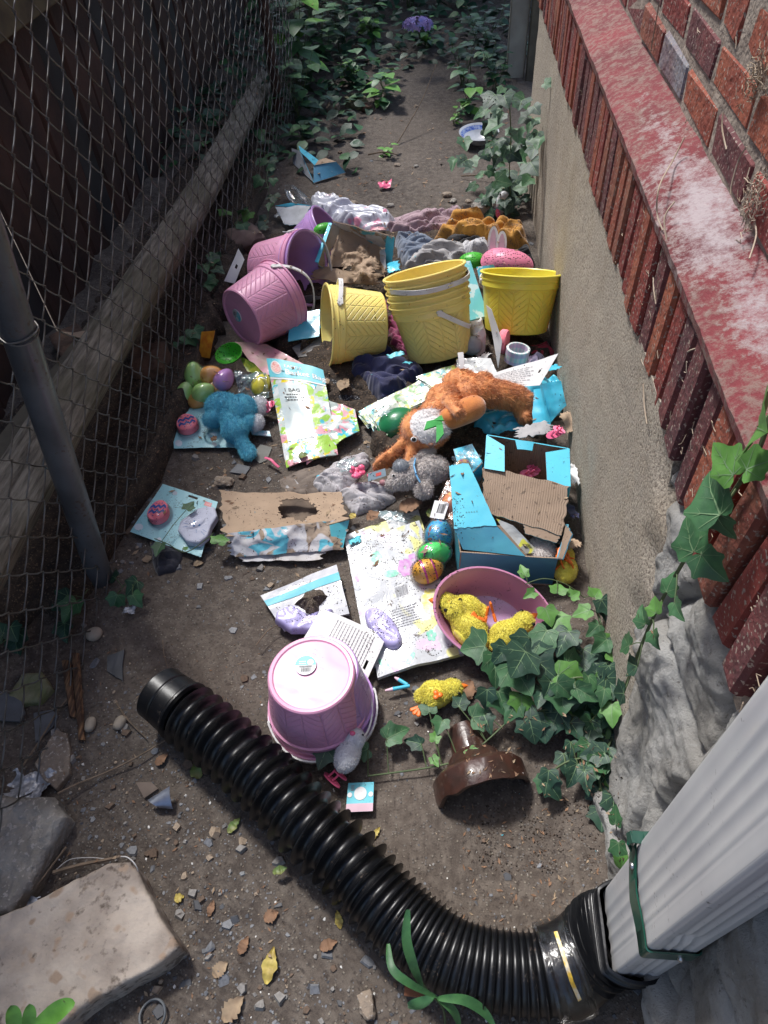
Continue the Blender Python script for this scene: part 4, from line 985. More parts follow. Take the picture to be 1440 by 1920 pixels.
# far grey chick sitting by the wall
rt, M3 = chick('pale grey toy chick sitting upright near the wall at the far end of the rubbish', at(938, 385, .05), (.25, .05, 1), .030, pale_f, None, False, 3000, upv=(0, -1, 0), eyes=True)
k = MB(); lathe(k, [(0, .008), (.004, 0)], 8, M=axis_matrix(at(955, 358, .095), V((.8, -.3, 0)))); k.build('beak', mat('rose_beak', (.5, .25, .28), None, rough=.5), rt); clip(rt, at(934, 402, .035), (-.2, .2, .6), (0, -1, .3), .9)
# loose pink feet and clips
for lb, px, py, z, a, s in (('hot pink plastic clip by the wall, right of the upper carton', 1038, 815, .17, (.8, .3, .1), 1.1), ('pink plastic clip inside the open upper carton', 990, 888, .10, (1, 0, .1), 1.1), ('pink plastic wing toy at the left of the basket bag', 503, 765, .04, (.1, 1, .2), 1.0)):
    p_0 = at(px, py, z); rt = thing('plastic_clip', lb, 'clip', p_0); clip(rt, p_0, a, (0, -.4, 1), s, 'sole'); clip(rt, p_0+V((.012, .012, .006)), (a[0], -a[1]-.6, a[2]), (0, -.2, 1), s*.8, 'sole')
b = MB(); rg = random.Random(8)
for i in range(14): c_ = at(678, 884, .06)+V((rg.uniform(-.03, .03), rg.uniform(-.022, .022), rg.uniform(-.02, .012))); ell(b, c_, (.010, .009, .006), rotm(rg.random(), rg.random(), rg.random()*3), 0, 2)
b = remesh(b, .0022, 1); one('plastic_flowers', 'clump of bright pink plastic flowers beside the brown bunny ear', 'plastic flowers', b, pink_pl)
b = MB(); pa = Patch([at(708, 342, .02), at(735, 337, .02), at(732, 350, .012), at(712, 352, .012)], .01, 50, 2); pa.mesh(b, 14, 10, .002); one('plastic_scrap', 'small bright pink plastic scrap alone on the far dirt path', 'scrap', b, pink_pl)
b = MB(); tube(b, smoothpath([at(497, 858, .02), at(508, 862, .026), at(516, 870, .022), at(523, 876, .018)], 5), [.004]*16, 8, flat=.5); one('plastic_strip', 'short curved hot pink plastic strip below the teal plush', 'strip', b, pink_pl)
# ================================================================ CLOTH, CARDS, BAGS, BOXES
def Q(*a): return [at(*q) for q in a]
def ridge(p, fr, sd, an=1.0):
    ca, sa = math.cos(sd*1.3), math.sin(sd*1.3); x, y = (p.x*ca-p.y*sa)*fr/max(1, an*.6), (p.x*sa+p.y*ca)*fr*an; wx = .9*N.noise(V((x*.7, y*.7, sd))); wy = .9*N.noise(V((x*.7, y*.7, sd+9)))
    return 1-min(1, abs(N.noise(V((x+wx, y+wy, sd+3))))*2.6)
def fold_(p, fr, sd, an=1.0):
    x, y = p.x*fr, p.y*fr*an; wx = .9*N.noise(V((p.x*11, p.y*11, sd))); wy = 1.3*N.noise(V((p.x*9, p.y*9, sd+9)))
    return min(1, abs(N.noise(V((x+wx, y+wy, sd+3))))*2.4)**.75
def cloth(name, label, cat, poly, m, z=.02, amp=.035, fr=14, sd=1, an=2.2, rag=.10, nt_=170, nr=46, group=None, roundr=.03):
    P_ = [at(a, b, z) for a, b in poly]
    f = lambda p, e: (e**.6)*amp*(.18+.62*fold_(p, fr*.5, sd, an*1.7)+.20*fold_(p, fr*1.0, sd+.7, an*1.7)+.12*(N.noise(V((p.x*9, p.y*9, sd)))))
    mb = MB(); polar(mb, P_, f, min(gh(P_[0].x, P_[0].y)-.002, z-.006), nt_, nr, roundr, 0, rag, sd)
    return one(name, label, cat, mb, m, group, sharp=180)
def clothm(name, c1, c2=None, **k):
    k.setdefault('dirt', .25); k.setdefault('rough', .85); return mat(name, c1, c2, sc=30, bump=.35, bsc=500, bdist=.001, sheen=.3, dsc=30, **k)
cloth('crumpled_cloth', 'crumpled navy blue cloth below the yellow buckets', 'cloth', [(650, 692), (665, 668), (682, 650), (710, 643), (732, 658), (768, 676), (795, 690), (787, 708), (764, 724), (750, 743), (720, 752), (690, 728)], clothm('navy_cotton', (.018, .022, .085), (.012, .014, .055), dirt=0), .05, .05, 15, 4, 1.6)
cloth('black_fabric', 'black fabric strewn with white flecks and dead leaves beside the printed basket bag', 'cloth', [(588, 712), (600, 688), (640, 682), (662, 705), (692, 735), (684, 757), (640, 768), (606, 752)], mat('flecked_black', (.016, .016, .02), (.01, .01, .013), rough=.9, sc=40, bump=.4, bsc=300, fleck=(.5, .5, .5), fsc=210, dirt=.12), .03, .02, 9, 7)
cloth('ochre_cloth', 'ochre yellow crumpled cloth against the far end of the stucco wall', 'cloth', [(815, 445), (845, 418), (880, 409), (932, 424), (985, 440), (992, 466), (965, 476), (920, 456), (860, 455)], clothm('ochre_cotton', (.52, .25, .035), (.40, .18, .025), dirt=.42), .05, .07, 11, 2)
cloth('mauve_cloth', 'dusty mauve cloth with dry leaves stretched across the far edge of the rubbish', 'cloth', [(690, 428), (740, 412), (800, 404), (868, 402), (862, 424), (812, 442), (745, 448)], clothm('mauve_cotton', (.36, .25, .28), (.30, .20, .24), dirt=.45), .03, .055, 10, 12)
cloth('plastic_bag', 'white plastic bag with pink stripes lying at the far left of the rubbish', 'bag', [(580, 376), (598, 368), (650, 388), (705, 404), (748, 420), (735, 436), (690, 438), (620, 418), (588, 398)], confetti('white_bag', [(.75, .3, .42)], 14, (.56, .57, .64), 0, .3, .45, .2, .5), .04, .055, 10, 21, 2.0, .04)
cloth('blue_grey_cloth', 'blue grey jersey cloth beyond the torn box', 'cloth', [(740, 448), (765, 442), (810, 450), (830, 466), (800, 492), (765, 500), (748, 478)], clothm('blue_grey_jersey', (.17, .21, .28), (.13, .16, .22)), .06, .05, 12, 31)
cloth('grey_t_shirt', 'light grey shirt bunched up behind the stack of yellow buckets', 'shirt', [(755, 505), (770, 482), (812, 465), (868, 460), (885, 478), (850, 492), (800, 500)], clothm('light_grey_jersey', (.40, .39, .39), (.33, .32, .33)), .07, .05, 11, 41)
cloth('black_sock', 'black cloth scrap between the grey shirt and ochre cloth', 'cloth', [(828, 456), (850, 446), (900, 443), (912, 455), (880, 468), (840, 466)], clothm('black_jersey', (.02, .02, .024), (.014, .014, .016), dirt=.05), .05, .04, 12, 51)
cloth('lace_cloth', 'white lace cloth beside the bunny ears', 'cloth', [(862, 458), (880, 450), (915, 447), (918, 466), (885, 474), (865, 470)], clothm('white_lace', (.66, .65, .66), (.5, .5, .52), fleck=(.2, .2, .22), fsc=260), .08, .03, 16, 55)
cloth('black_cloth', 'black cloth heap at the wall behind the single yellow bucket', 'cloth', [(955, 470), (990, 468), (1004, 490), (1000, 515), (975, 512), (950, 490)], MATS['black_jersey'], .04, .05, 12, 61)
cloth('grey_rag', 'pale grey knotted rag left of the pink plastic flowers', 'rag', [(583, 905), (605, 880), (640, 858), (690, 850), (692, 868), (672, 890), (665, 912), (628, 932), (600, 918)], clothm('pale_grey_jersey', (.46, .44, .46), (.36, .345, .36)), .012, .026, 14, 71, 2.0)
cloth('grey_rag', 'pale grey ribbed rag below the grey bunny head', 'rag', [(632, 925), (660, 905), (700, 900), (736, 905), (740, 932), (715, 950), (668, 964), (650, 945)], MATS['pale_grey_jersey'], .01, .024, 12, 77, 3.0)
cloth('black_cloth', 'black stocking scrap below the lower blister card', 'cloth', [(280, 1018), (300, 1010), (342, 1034), (325, 1066), (292, 1076), (284, 1050)], clothm('black_nylon', (.012, .012, .018), (.02, .022, .035), dirt=.02), .006, .02, 14, 81)
cloth('red_netting', 'dark red netting under the single yellow bucket', 'netting', [(985, 650), (1030, 640), (1045, 660), (1020, 672), (990, 668)], clothm('red_net', (.35, .02, .04), (.2, .01, .02)), .04, .03, 20, 85)
cloth('lilac_cloth', 'lilac cloth scrap behind the plaid tape roll', 'cloth', [(985, 668), (1008, 658), (1024, 668), (1010, 686), (990, 684)], clothm('lilac_cotton', (.50, .42, .58), (.42, .35, .5)), .06, .03, 16, 87)
cloth('magenta_cloth', 'dark magenta cloth showing between the lying and stacked yellow buckets', 'cloth', [(722, 600), (748, 590), (775, 640), (765, 668), (735, 660), (722, 635)], clothm('magenta_cotton', (.28, .04, .12), (.2, .025, .08)), .04, .04, 16, 89)
cloth('dirty_paper', 'muddy grey paper pulp between the basket bag and the torn flat carton', 'paper', [(520, 900), (560, 880), (600, 868), (625, 885), (600, 905), (612, 925), (540, 925)], mat('paper_pulp', (.22, .18, .15), (.15, .12, .10), rough=.95, sc=20, bump=.6, bsc=90, dirt=.35), .004, .012, 10, 95)
wrapm, t_, p_2, nn_, ll_ = nt('teal_wrap'); MATS['teal_wrap'] = wrapm
teal_gloss = mat('teal_gloss', (.06, .46, .64), (.10, .55, .72), rough=.25, sc=8, bump=.15, bsc=40, coat=.5, dirt=.06, dsc=30)
cloth('teal_wrapper', 'glossy teal basket wrapping under the brown bunny legs by the wall', 'wrapper', [(882, 800), (905, 765), (950, 742), (1000, 716), (1045, 712), (1066, 735), (1052, 775), (1020, 800), (960, 812), (915, 820)], teal_gloss, .04, .05, 7, 91, 1.4, .03)
wt = thing('teal_wrapper', 'folded teal wrapper sheet sticking up against the wall above the cartons', 'wrapper', at(1030, 765, .05))
pa = Patch(Q((1012, 722, .17), (1052, 714, .19), (1062, 760, .15), (1030, 795, .10)), .006, 16, 3, .012); mb = MB(); pa.mesh(mb, 20, 20, .001); mb.build('sheet', teal_gloss, wt)
pa = Patch(Q((1000, 730, .14), (1016, 722, .175), (1032, 795, .11), (1000, 805, .09)), .006, 16, 3, -.01); mb = MB(); pa.mesh(mb, 20, 20, .001); mb.build('sheet', teal_gloss, wt)
# ---- blister cards with sponges
sponge_pink = mat('pink_sponge', (.95, .26, .32), (.90, .22, .28), rough=.85, sc=60, bump=.5, bsc=400, sss=.1, dirt=.04); sponge_white = mat('white_sponge', (.62, .64, .74), (.55, .57, .68), rough=.85, sc=60, bump=.5, bsc=400, dirt=.06)
blue_ink = mat('blue_ink', (.03, .10, .40), None, rough=.7, bump=0); cyan_ink = mat('cyan_ink', (.05, .25, .6), None, rough=.7, bump=0); purple_ink = mat('purple_ink', (.25, .12, .4), None, rough=.7, bump=0)
red_print = mat('red_print', (.75, .10, .08), None, rough=.5, bump=0); pale_dot = mat('pale_dot', (.62, .70, .76), None, rough=.5, bump=0)
clear = film('clear_film', (.95, .97, 1), .005, .08, .4)
def egg_sponge(rt, c, a, L, W, h=.022):
    a = V(a).normalized(); b_ = V((0, 0, 1)).cross(a); k = MB(); pts = []
    for i in range(40):
        t = 2*PI*i/40; pts.append(c+V((0, 0, h))+a*(L*math.cos(t))+b_*(W*math.sin(t)*(1-.16*math.cos(t))))
    polar(k, pts, lambda p, e: 0, c.z, 80, 8, .004); sp = k.build('egg_sponge', sponge_pink, rt, sharp=60)
    k = MB(); zt = c.z+h+.0008
    for row in (-.22, .28):
        n = 7; pz = []
        for i in range(n): w = W*.86*(1-.25*abs(row)); pz.append(c+a*L*(row+(.11 if i % 2 else -.11))+b_*(-w+2*w*i/(n-1)))
        for i in range(n-1):
            p, q = pz[i], pz[i+1]; o = a*L*.125; k.add([V((v.x, v.y, zt)) for v in (p-o, q-o, q+o, p+o)], [(0, 1, 2, 3)])
    k.build('zigzag', blue_ink, sp); k = MB()
    for row, cols in ((-.62, (-.3, .3)), (.03, (-.6, 0, .6)), (.6, (-.3, .3)), (-.4, (-.7, .7))):
        for cc in cols:
            if abs(cc) > .5 and row < 0: continue
            q = c+a*L*row+b_*W*cc; r = W*.075; k.add([V((q.x+r*math.cos(t), q.y+r*math.sin(t), zt)) for t in [i*PI/4 for i in range(8)]], [tuple(range(8))])
    k.build('dots', purple_ink, sp)
def blister(c, r, top):
    return
b1 = thing('blister_card', 'pale blue blister card with a pink zigzag egg sponge partly under the teal plush', 'sponge pack', at(370, 800, 0))
pa = Patch(Q((318, 752, .015), (412, 760, .02), (470, 838, .012), (326, 840, .008)), .003, 14, 3); mb = MB(); pa.mesh(mb, 24, 24, .0012); mb.build('card', sky_card, b1)
egg_sponge(b1, at(353, 800, .014), at(345, 778, 0)-at(360, 826, 0), .039, .031); mb = MB()
for u, v, r in ((.07, .9, .05), (.3, .08, .03), (.55, .93, .03)): mb = MB(); pa.decal(mb, [(u+r*math.cos(t), v+r*1.3*math.sin(t)) for t in [i*PI/8 for i in range(16)]]); mb.build('pale_dot', pale_dot, b1)
mb = MB(); s_ = MB(); ell(s_, at(353, 800, .022), (.037, .045, .022), rotm(0, 0, .3)); ell(s_, at(400, 815, .02), (.03, .03, .014)); s_.build('blister', clear, b1)
b2 = thing('blister_card', 'pale blue blister card with a pink egg sponge and a white bunny sponge, lying alone', 'sponge pack', at(330, 970, 0))
pa = Patch(Q((305, 907, .015), (408, 940, .02), (377, 1045, .01), (244, 997, .010)), .003, 14, 5); mb = MB(); pa.mesh(mb, 24, 24, .0012, hole=lambda u, v: .50 < u < .66 and .03 < v < .075); mb.build('card', sky_card, b2)
egg_sponge(b2, at(300, 965, .014), at(308, 940, 0)-at(293, 990, 0), .036, .027)
o5 = lambda x, y: (230+x/3.2, 860+y/3.2)
pts = [at(*o5(x, y), .034) for x, y in ((328, 425), (345, 372), (400, 330), (450, 296), (505, 282), (552, 288), (566, 340), (528, 400), (508, 462), (455, 503), (380, 492))]
k = MB(); polar(k, pts, lambda p, e: 0, .014, 100, 8, .005); bs = k.build('bunny_sponge', sponge_white, b2, sharp=60)
k = MB()
for x, y in ((430, 375), (428, 402), (460, 398)): q = at(*o5(x, y), .0348); k.add([q+V((.0028*math.cos(t), .0034*math.sin(t), 0)) for t in [i*PI/5 for i in range(10)]], [tuple(range(10))])
for x0, y0, x1, y1 in ((390, 405, 360, 410), (392, 392, 362, 385), (480, 425, 505, 440), (470, 435, 490, 458), (440, 425, 442, 445)): seg_box(k, at(*o5(x0, y0), .0346), at(*o5(x1, y1), .0346), .0008, .0004)
k.build('bunny_face', cyan_ink, bs)
for u, v, r in ((.07, .88, .06), (.28, .1, .04), (.4, .95, .03)): k = MB(); pa.decal(k, [(u+r*math.cos(t), v+r*math.sin(t)) for t in [i*PI/8 for i in range(16)]]); k.build('pale_dot', pale_dot, b2)
k = MB(); pa.rect(k, .80, .06, .92, .14); k.build('sticker', mat('pink_sticker', (.8, .5, .5), (.8, .2, .2), rough=.5, sc=300, bump=0), b2)
k = MB(); ell(k, at(300, 965, .02), (.034, .042, .022), rotm(0, 0, .25)); ell(k, at(368, 985, .02), (.043, .034, .019), rotm(0, 0, .7)); k.build('blister', clear, b2)
# ---- printed basket bag
pastel = confetti('pastel_print', [(.08, .50, .60), (.75, .60, .03), (.75, .36, .42), (.35, .60, .08), (.66, .70, .70)], 22, (.50, .58, .54), .05, .22, .62, .5, .5)
bagA = thing('printed_bag', 'flat printed gift bag packet with a teal header and a window label reading 1 BAG', 'gift bag pack', at(560, 780, 0))
pa = Patch(Q((500, 673, .075), (606, 694, .085), (634, 852, .018), (537, 877, .012)), .006, 11, 3, .01); mb = MB(); pa.mesh(mb, 30, 44, .004); mb.build('pouch', pastel, bagA)
asp = (pa.c[3]-pa.c[0]).length/(pa.c[1]-pa.c[0]).length
mb = MB(); pa.rect(mb, .0, .0, 1, .185, 0, .0012, 12); hdr = mb.build('header', teal_print, bagA)
mb = MB(); put_text(mb, pa.P, 'EASTER', .31, .075, .045, asp, off=.002); mb.build('small_lettering', white_pl, hdr)
mb = MB(); put_text(mb, pa.P, 'Basket Bag', .31, .145, .075, asp, off=.002)
for d_ in (.004, -.004): put_text(mb, pa.P, 'Basket Bag', .31+d_, .145, .075, asp, off=.0021)
mb.build('lettering', white_pl, hdr)
egg = [(.155+.10*math.sin(t)*(1-.12*math.cos(t)), .09-.065*math.cos(t)) for t in [i*PI/12 for i in range(24)]]
mb = MB(); pa.decal(mb, egg, 0, .0018); eo = mb.build('egg_emblem', white_pl, hdr); mb = MB(); pa.decal(mb, [(.155+(u-.155)*.8, .09+(v-.09)*.8) for u, v in egg], 0, .0022)
mb.build('egg_centre', mat('coral_print', (.75, .28, .25), (.8, .6, .55), rough=.5, sc=160, bump=0), eo)
mb = MB(); pa.rect(mb, .12, .24, .66, .80, 0, .0014, 12); lb = mb.build('label', mat('frosted_label', (.44, .54, .57), (.52, .58, .56), rough=.35, sc=30, bump=.2, bsc=30, coat=.2), bagA)
mb = MB(); put_text(mb, pa.P, '1 BAG', .22, .335, .052, asp, off=.0022)
for d_ in (.004,): put_text(mb, pa.P, '1 BAG', .22+d_, .335, .052, asp, off=.0023)
for i, (a_, b_) in enumerate(((.26, .52), (.22, .58), (.26, .54))):
    u = a_
    while u < b_: w = rnd.uniform(.02, .05); pa.rect(mb, u, .36+i*.026, u+w, .372+i*.026, 0, .0022, 1); u += w+.012
mb.build('lettering', ink, lb)
mb = MB(); pa.rect(mb, .0, .188, 1, .205, 0, .0016, 12); mb.build('clear_seal', white_pl, bagA)
bagB = thing('printed_bag', 'glossy pastel printed bag sheet spreading right from under the teal-headed bag', 'gift bag', at(640, 800, 0))
pa = Patch(Q((570, 745, .04), (665, 766, .05), (674, 808, .03), (575, 872, .012)), .012, 14, 9, .006); mb = MB(); pa.mesh(mb, 30, 30, .003); mb.build('sheet', pastel, bagB)
pastel2 = confetti('pastel_stripes', [(.10, .42, .46), (.60, .60, .12), (.65, .62, .55), (.25, .45, .2)], 26, (.52, .58, .50), .05, .3, .55, 2.2, .4)
fan = [((683, 765, .05), (842, 688, .10), (880, 712, .09), (700, 800, .04)), ((672, 772, .045), (800, 715, .075), (850, 722, .075), (690, 795, .035)), ((690, 772, .06), (752, 735, .075), (770, 765, .07), (712, 812, .04)),
       ((700, 785, .065), (745, 755, .075), (758, 778, .07), (722, 822, .045)), ((780, 708, .09), (868, 680, .11), (905, 700, .11), (830, 735, .09))]
for i, (c_, lb) in enumerate(zip(fan, ('longest pastel striped gift bag in the fanned heap under the brown bunny', 'lowest pastel striped gift bag at the left of the fanned heap', 'short pastel striped gift bag folded over the fanned heap', 'pastel striped gift bag with teal edges hanging over the green dome', 'pastel striped gift bag at the upper right of the fanned heap beside the yellow buckets'))):
    rt = thing('gift_bag', lb, 'gift bag', at(*c_[0][:2], 0), 'pastel striped gift bags fanned out in the heap')
    for j in range(3):
        pa = Patch([at(a, b+j*4, z-.006*j) for a, b, z in c_], .005, 15, i*3+j, .004); mb = MB(); pa.mesh(mb, 24, 16, .0015, 0, 1); mb.build('layer', [pastel2, teal_print], rt)
# ---- white floral packs
floral = confetti('floral_white', [(.55, .70, .60), (.70, .55, .68), (.72, .70, .30)], 9, (.54, .56, .58), .34, .22, .26, .8, .5)
greenp = mat('mint_print', (.12, .48, .34), (.3, .6, .48), rough=.35, sc=120, bump=0); yellowp = mat('yellow_print2', (.75, .68, .15), (.75, .72, .5), rough=.35, sc=90, bump=0); pinkp = mat('orchid_print', (.55, .25, .55), (.62, .45, .65), rough=.35, sc=90, bump=0)
lilacp = mat('lilac_plastic', (.42, .38, .68), (.50, .46, .74), rough=.25, sc=25, bump=.3, bsc=60, coat=.5, dirt=.12)
def wordrows(mb, pa, u0, v0, u1, v1, rows, h, seed=1, off=.0012, vert=False):
    rg = random.Random(seed)
    for r in range(rows):
        v = v0+(v1-v0)*r/max(1, rows-1); u = u0; ue = u1-rg.uniform(0, .18)*(u1-u0)
        while u < ue:
            w = rg.uniform(.015, .05)*(u1-u0)*2.2; b_ = min(u+w, ue)
            (pa.rect(mb, v, u, v+h, b_, 0, off, 1) if vert else pa.rect(mb, u, v, b_, v+h, 0, off, 1)); u = b_+.012*(u1-u0)*1.6
def flower(mb, pa, u, v, r, asp=1.0, n=6, hole=True):
    for i in range(n):
        t = 2*PI*i/n; cu, cv = u+r*.6*math.cos(t), v+r*.6*asp*math.sin(t); pa.decal(mb, [(cu+r*.42*math.cos(a), cv+r*.42*asp*math.sin(a)) for a in [j*PI/5 for j in range(10)]])
def leafd(mb, pa, u, v, r, a, asp=1.0): pa.decal(mb, [(u+r*math.cos(a)*math.cos(t)-r*.4*math.sin(a)*math.sin(t), v+asp*(r*math.sin(a)*math.cos(t)+r*.4*math.cos(a)*math.sin(t))) for t in [j*PI/8 for j in range(16)]])
pB = thing('table_cover_pack', 'white floral plastic packet lowest of the two, showing along the left edge', 'plastic packet', at(700, 1100, 0))
pa = Patch(Q((645, 1004, .018), (784, 955, .022), (862, 1200, .010), (692, 1252, .008)), .004, 9, 2); mb = MB(); pa.mesh(mb, 40, 50, .008); mb.build('packet', floral, pB)
for a_ in ((.08, .35, .05), (.05, .62, .04)): mb = MB(); flower(mb, pa, *a_); mb.build('printed_flower', pinkp, pB)
pA = thing('table_cover_pack', 'white floral plastic packet with barcode and dark crumbs, beside the pink tub', 'plastic packet', at(760, 1120, 0))
pa = Patch(Q((662, 1026, .034), (786, 977, .036), (870, 1226, .022), (708, 1270, .020)), .007, 8, 6, .006); mb = MB(); pa.mesh(mb, 50, 60, .012); pk = mb.build('packet', floral, pA)
for fn_, a_ in ((flower, (.28, .17, .075, .7)), (leafd, (.42, .33, .10, .2, .7)), (leafd, (.10, .93, .08, .8, .7)), (leafd, (.40, .95, .07, -.6, .7)), (flower, (.70, .84, .06, .7, 5))): mb = MB(); fn_(mb, pa, *a_); mb.build('printed_leaf', greenp, pk)
mb = MB(); flower(mb, pa, .08, .38, .05, .7); mb.build('printed_yellow_flower', yellowp, pk); mb = MB(); flower(mb, pa, .84, .62, .15, .7, 7); pa.decal(mb, [(.84+.1*math.cos(t), .62+.08*math.sin(t)) for t in [i*PI/8 for i in range(16)]]); mb.build('printed_yellow_flower', yellowp, pk)
for a_ in ((.62, .32, .10), (.22, .97, .05), (.75, .28, .07)): mb = MB(); flower(mb, pa, *a_, .7); mb.build('printed_pink_flower', pinkp, pk)
mb = MB(); barcode(mb, pa, .42, .44, .58, .51); mb.build('barcode', ink_g, pk); mb = MB(); wordrows(mb, pa, .30, .59, .66, .72, 8, .006, 4); mb.build('printed_text', ink_g, pk)
mb = MB(); c_ = at(718, 1175, .038); P_ = [c_+V((.030*math.cos(t)*math.cos(-.9)-.052*math.sin(t)*math.sin(-.9)*-1, .030*math.cos(t)*math.sin(-.9)*-1+.048*math.sin(t), 0)) for t in [i*PI/12 for i in range(24)]]
polar(mb, P_, lambda p, e: .006*e+.004*ridge(p, 20, 3), .02, 60, 12, .008); mb.build('lilac_oval', lilacp, pA)
pC = thing('table_cover_pack', 'small white packet with a teal band, soil heaped on it above the pink bucket', 'plastic packet', at(570, 1120, 0))
pa = Patch(Q((488, 1116, .028), (631, 1059, .032), (655, 1150, .014), (532, 1182, .010)), .005, 10, 8); mb = MB(); pa.mesh(mb, 40, 30, .010); pk = mb.build('packet', confetti('white_packet', [(.75, .70, .35), (.70, .68, .75)], 7, (.60, .61, .64), .22, .25, .25), pC)
mb = MB(); pa.rect(mb, .0, .16, 1, .32, 0, .0012, 12); mb.build('teal_band', teal_print, pk)
mb = MB(); polar(mb, Q((515, 1165, .024), (518, 1148, .026), (545, 1135, .028), (575, 1150, .028), (590, 1165, .026), (605, 1148, .028), (625, 1140, .028), (622, 1165, .024), (590, 1185, .02), (545, 1185, .02)), lambda p, e: .008*e**.5+.003*ridge(p, 30, 3), .01, 90, 14, .008); mb.build('lilac_shapes', lilacp, pC)
soilm = mat('loose_soil', (.10, .075, .055), (.06, .045, .035), rough=.95, sc=60, bump=1, bsc=200, bdist=.004, fleck=(.22, .18, .15), fsc=300)
cloth('soil_clod', 'heap of dark soil spilled over the small white packet', 'soil heap', [(548, 1128), (575, 1104), (604, 1096), (618, 1112), (600, 1130), (590, 1152), (572, 1148)], soilm, .032, .014, 30, 15, 1, .25, 120, 24)
for o in [scene.objects[-1]]: pass
tc_ = thing('text_card', 'white printed text card slipped under the near pink bucket', 'card', at(650, 1190, 0))
pa = Patch(Q((602, 1141, .050), (725, 1194, .040), (686, 1280, .034), (570, 1196, .046)), .004, 10, 4, .004); mb = MB(); pa.mesh(mb, 26, 26, .0008, hole=lambda u, v: .87 < u < .92 and .62 < v < .82); mb.build('card', paper_w, tc_)
mb = MB(); wordrows(mb, pa, .12, .30, .92, .85, 13, .010, 6, .0012, True); mb.build('printed_text', ink_g, tc_)
sc_ = thing('price_card', 'small teal card with a white circle and pink strip, lying by the drain pipe', 'card', at(673, 1495, 0))
pa = Patch(Q((653, 1468, .012), (701, 1466, .012), (699, 1521, .008), (648, 1523, .008)), .0015, 14, 4); mb = MB(); pa.mesh(mb, 12, 12, .001); mb.build('card', teal_print, sc_)
mb = MB(); pa.rect(mb, 0, .72, 1, 1, 0, .0008, 6); mb.build('pink_strip', mat('pink_print', (.78, .52, .62), None, rough=.5, bump=0), sc_)
mb = MB()
for u, v, r in ((.5, .38, .24), (.1, .42, .09), (.9, .42, .09)): pa.decal(mb, [(u+r*math.cos(t), v+r*.95*math.sin(t)) for t in [i*PI/10 for i in range(20)]], 0, .001)
mb.build('white_dots', white_pl, sc_); mb = MB()
for r_ in range(3): pa.rect(mb, .12, .1+.07*r_, .26, .13+.07*r_, 0, .001, 1)
mb.build('printed_text', ink_g, sc_)
for lb, a, b in (('teal and pink tipped candy stick lying flat below the floral packet', (722, 1295), (768, 1286)), ('short teal wrapped candy stick touching the floral packet edge', (740, 1270), (764, 1284))):
    rt = thing('candy_stick', lb, 'candy', at(*a, 0)); A_, B_ = at(*a, .012), at(*b, .012); mb = MB(); tube(mb, [A_.lerp(B_, .3), B_], [.0045, .004], 10); mb.build('teal_end', teal_gloss, rt); mb = MB(); tube(mb, [A_, A_.lerp(B_, .31)], [.002, .0046], 10); mb.build('pink_tip', MATS['pink_print'], rt)
# ---- torn flat carton
tf = thing('torn_carton', 'flattened brown carton with a ragged hole and torn white and teal printed side', 'carton', at(530, 990, 0))
def ragh(u, v):
    du, dv = (u-.62)/.16, (v-.45)/.27; r = math.hypot(du, dv); return r < 1+.35*N.noise(V((du*1.6, dv*1.6, 3)))+.2*N.noise(V((du*6, dv*6, 3)))
pa = Patch(Q((410, 921, .050), (636, 923, .062), (652, 978, .062), (424, 1008, .056)), .007, 9, 7, -.008, .002, .05); mb = MB(); pa.mesh(mb, 90, 44, .003, hole=ragh); mb.build('top_panel', card_m, tf)
torn = confetti('torn_print', [(.36, .27, .19), (.12, .50, .62), (.62, .62, .64)], 13, (.60, .58, .58), .12, .6, .62, 1.2, .5)
pa = Patch(Q((424, 1000, .057), (652, 972, .063), (640, 1030, .018), (436, 1044, .014)), .009, 13, 17, .010, .002, .06); mb = MB(); pa.mesh(mb, 70, 24, .002); mb.build('printed_side', torn, tf)
pa = Patch(Q((618, 985, .064), (655, 975, .060), (642, 1032, .016), (622, 1020, .03)), .004, 13, 17); mb = MB(); pa.mesh(mb, 20, 24, .002); mb.build('teal_corner', teal_print, tf)
pa = Patch(Q((440, 1020, .02), (620, 1012, .022), (600, 1052, .012), (455, 1052, .010)), .006, 13, 4, .004, .001, .06); mb = MB(); pa.mesh(mb, 50, 14, .002); mb.build('bent_flap', mat('white_liner', (.58, .57, .58), (.46, .43, .41), rough=.7, sc=20, bump=.2, dirt=.2), tf)
pa = Patch(Q((425, 930, .018), (640, 935, .018), (640, 1010, .012), (440, 1030, .010)), .004, 9, 27, 0); mb = MB(); pa.mesh(mb, 30, 20, .002); mb.build('bottom_panel', mat('stained_card', (.20, .15, .11), (.12, .09, .07), rough=.95, dirt=.4), tf)
# ---- teal cartons by the wall
corr_m, t, p, nn, ll = nt('corrugated_card'); uvn = nn.new('ShaderNodeUVMap').outputs[0]; sx = nn.new('ShaderNodeSeparateXYZ'); ll.new(uvn, sx.inputs[0]); tc = nn.new('ShaderNodeTexCoord').outputs['Object']
wv = mth(t, 'SINE', mth(t, 'MULTIPLY', sx.outputs[0], 230)); n1 = noise_node(t, 9, 6, tc); c = mixc(t, ramp(t, n1.outputs[0], .35, .65).outputs[0], (.33, .24, .175), (.27, .195, .14)); c = mixc(t, mth(t, 'MULTIPLY', mth(t, 'ADD', wv, 1), .06), c, (.2, .14, .1))
n2 = noise_node(t, 90, 4, tc); c = mixc(t, mth(t, 'MULTIPLY', ramp(t, n2.outputs[0], .62, .68).outputs[0], .7), c, SOIL)
ll.new(c, p.inputs['Base Color']); p.inputs['Roughness'].default_value = .85; bb = nn.new('ShaderNodeBump'); bb.inputs['Strength'].default_value = .5; bb.inputs['Distance'].default_value = .001; ll.new(wv, bb.inputs['Height']); ll.new(bb.outputs[0], p.inputs['Normal'])
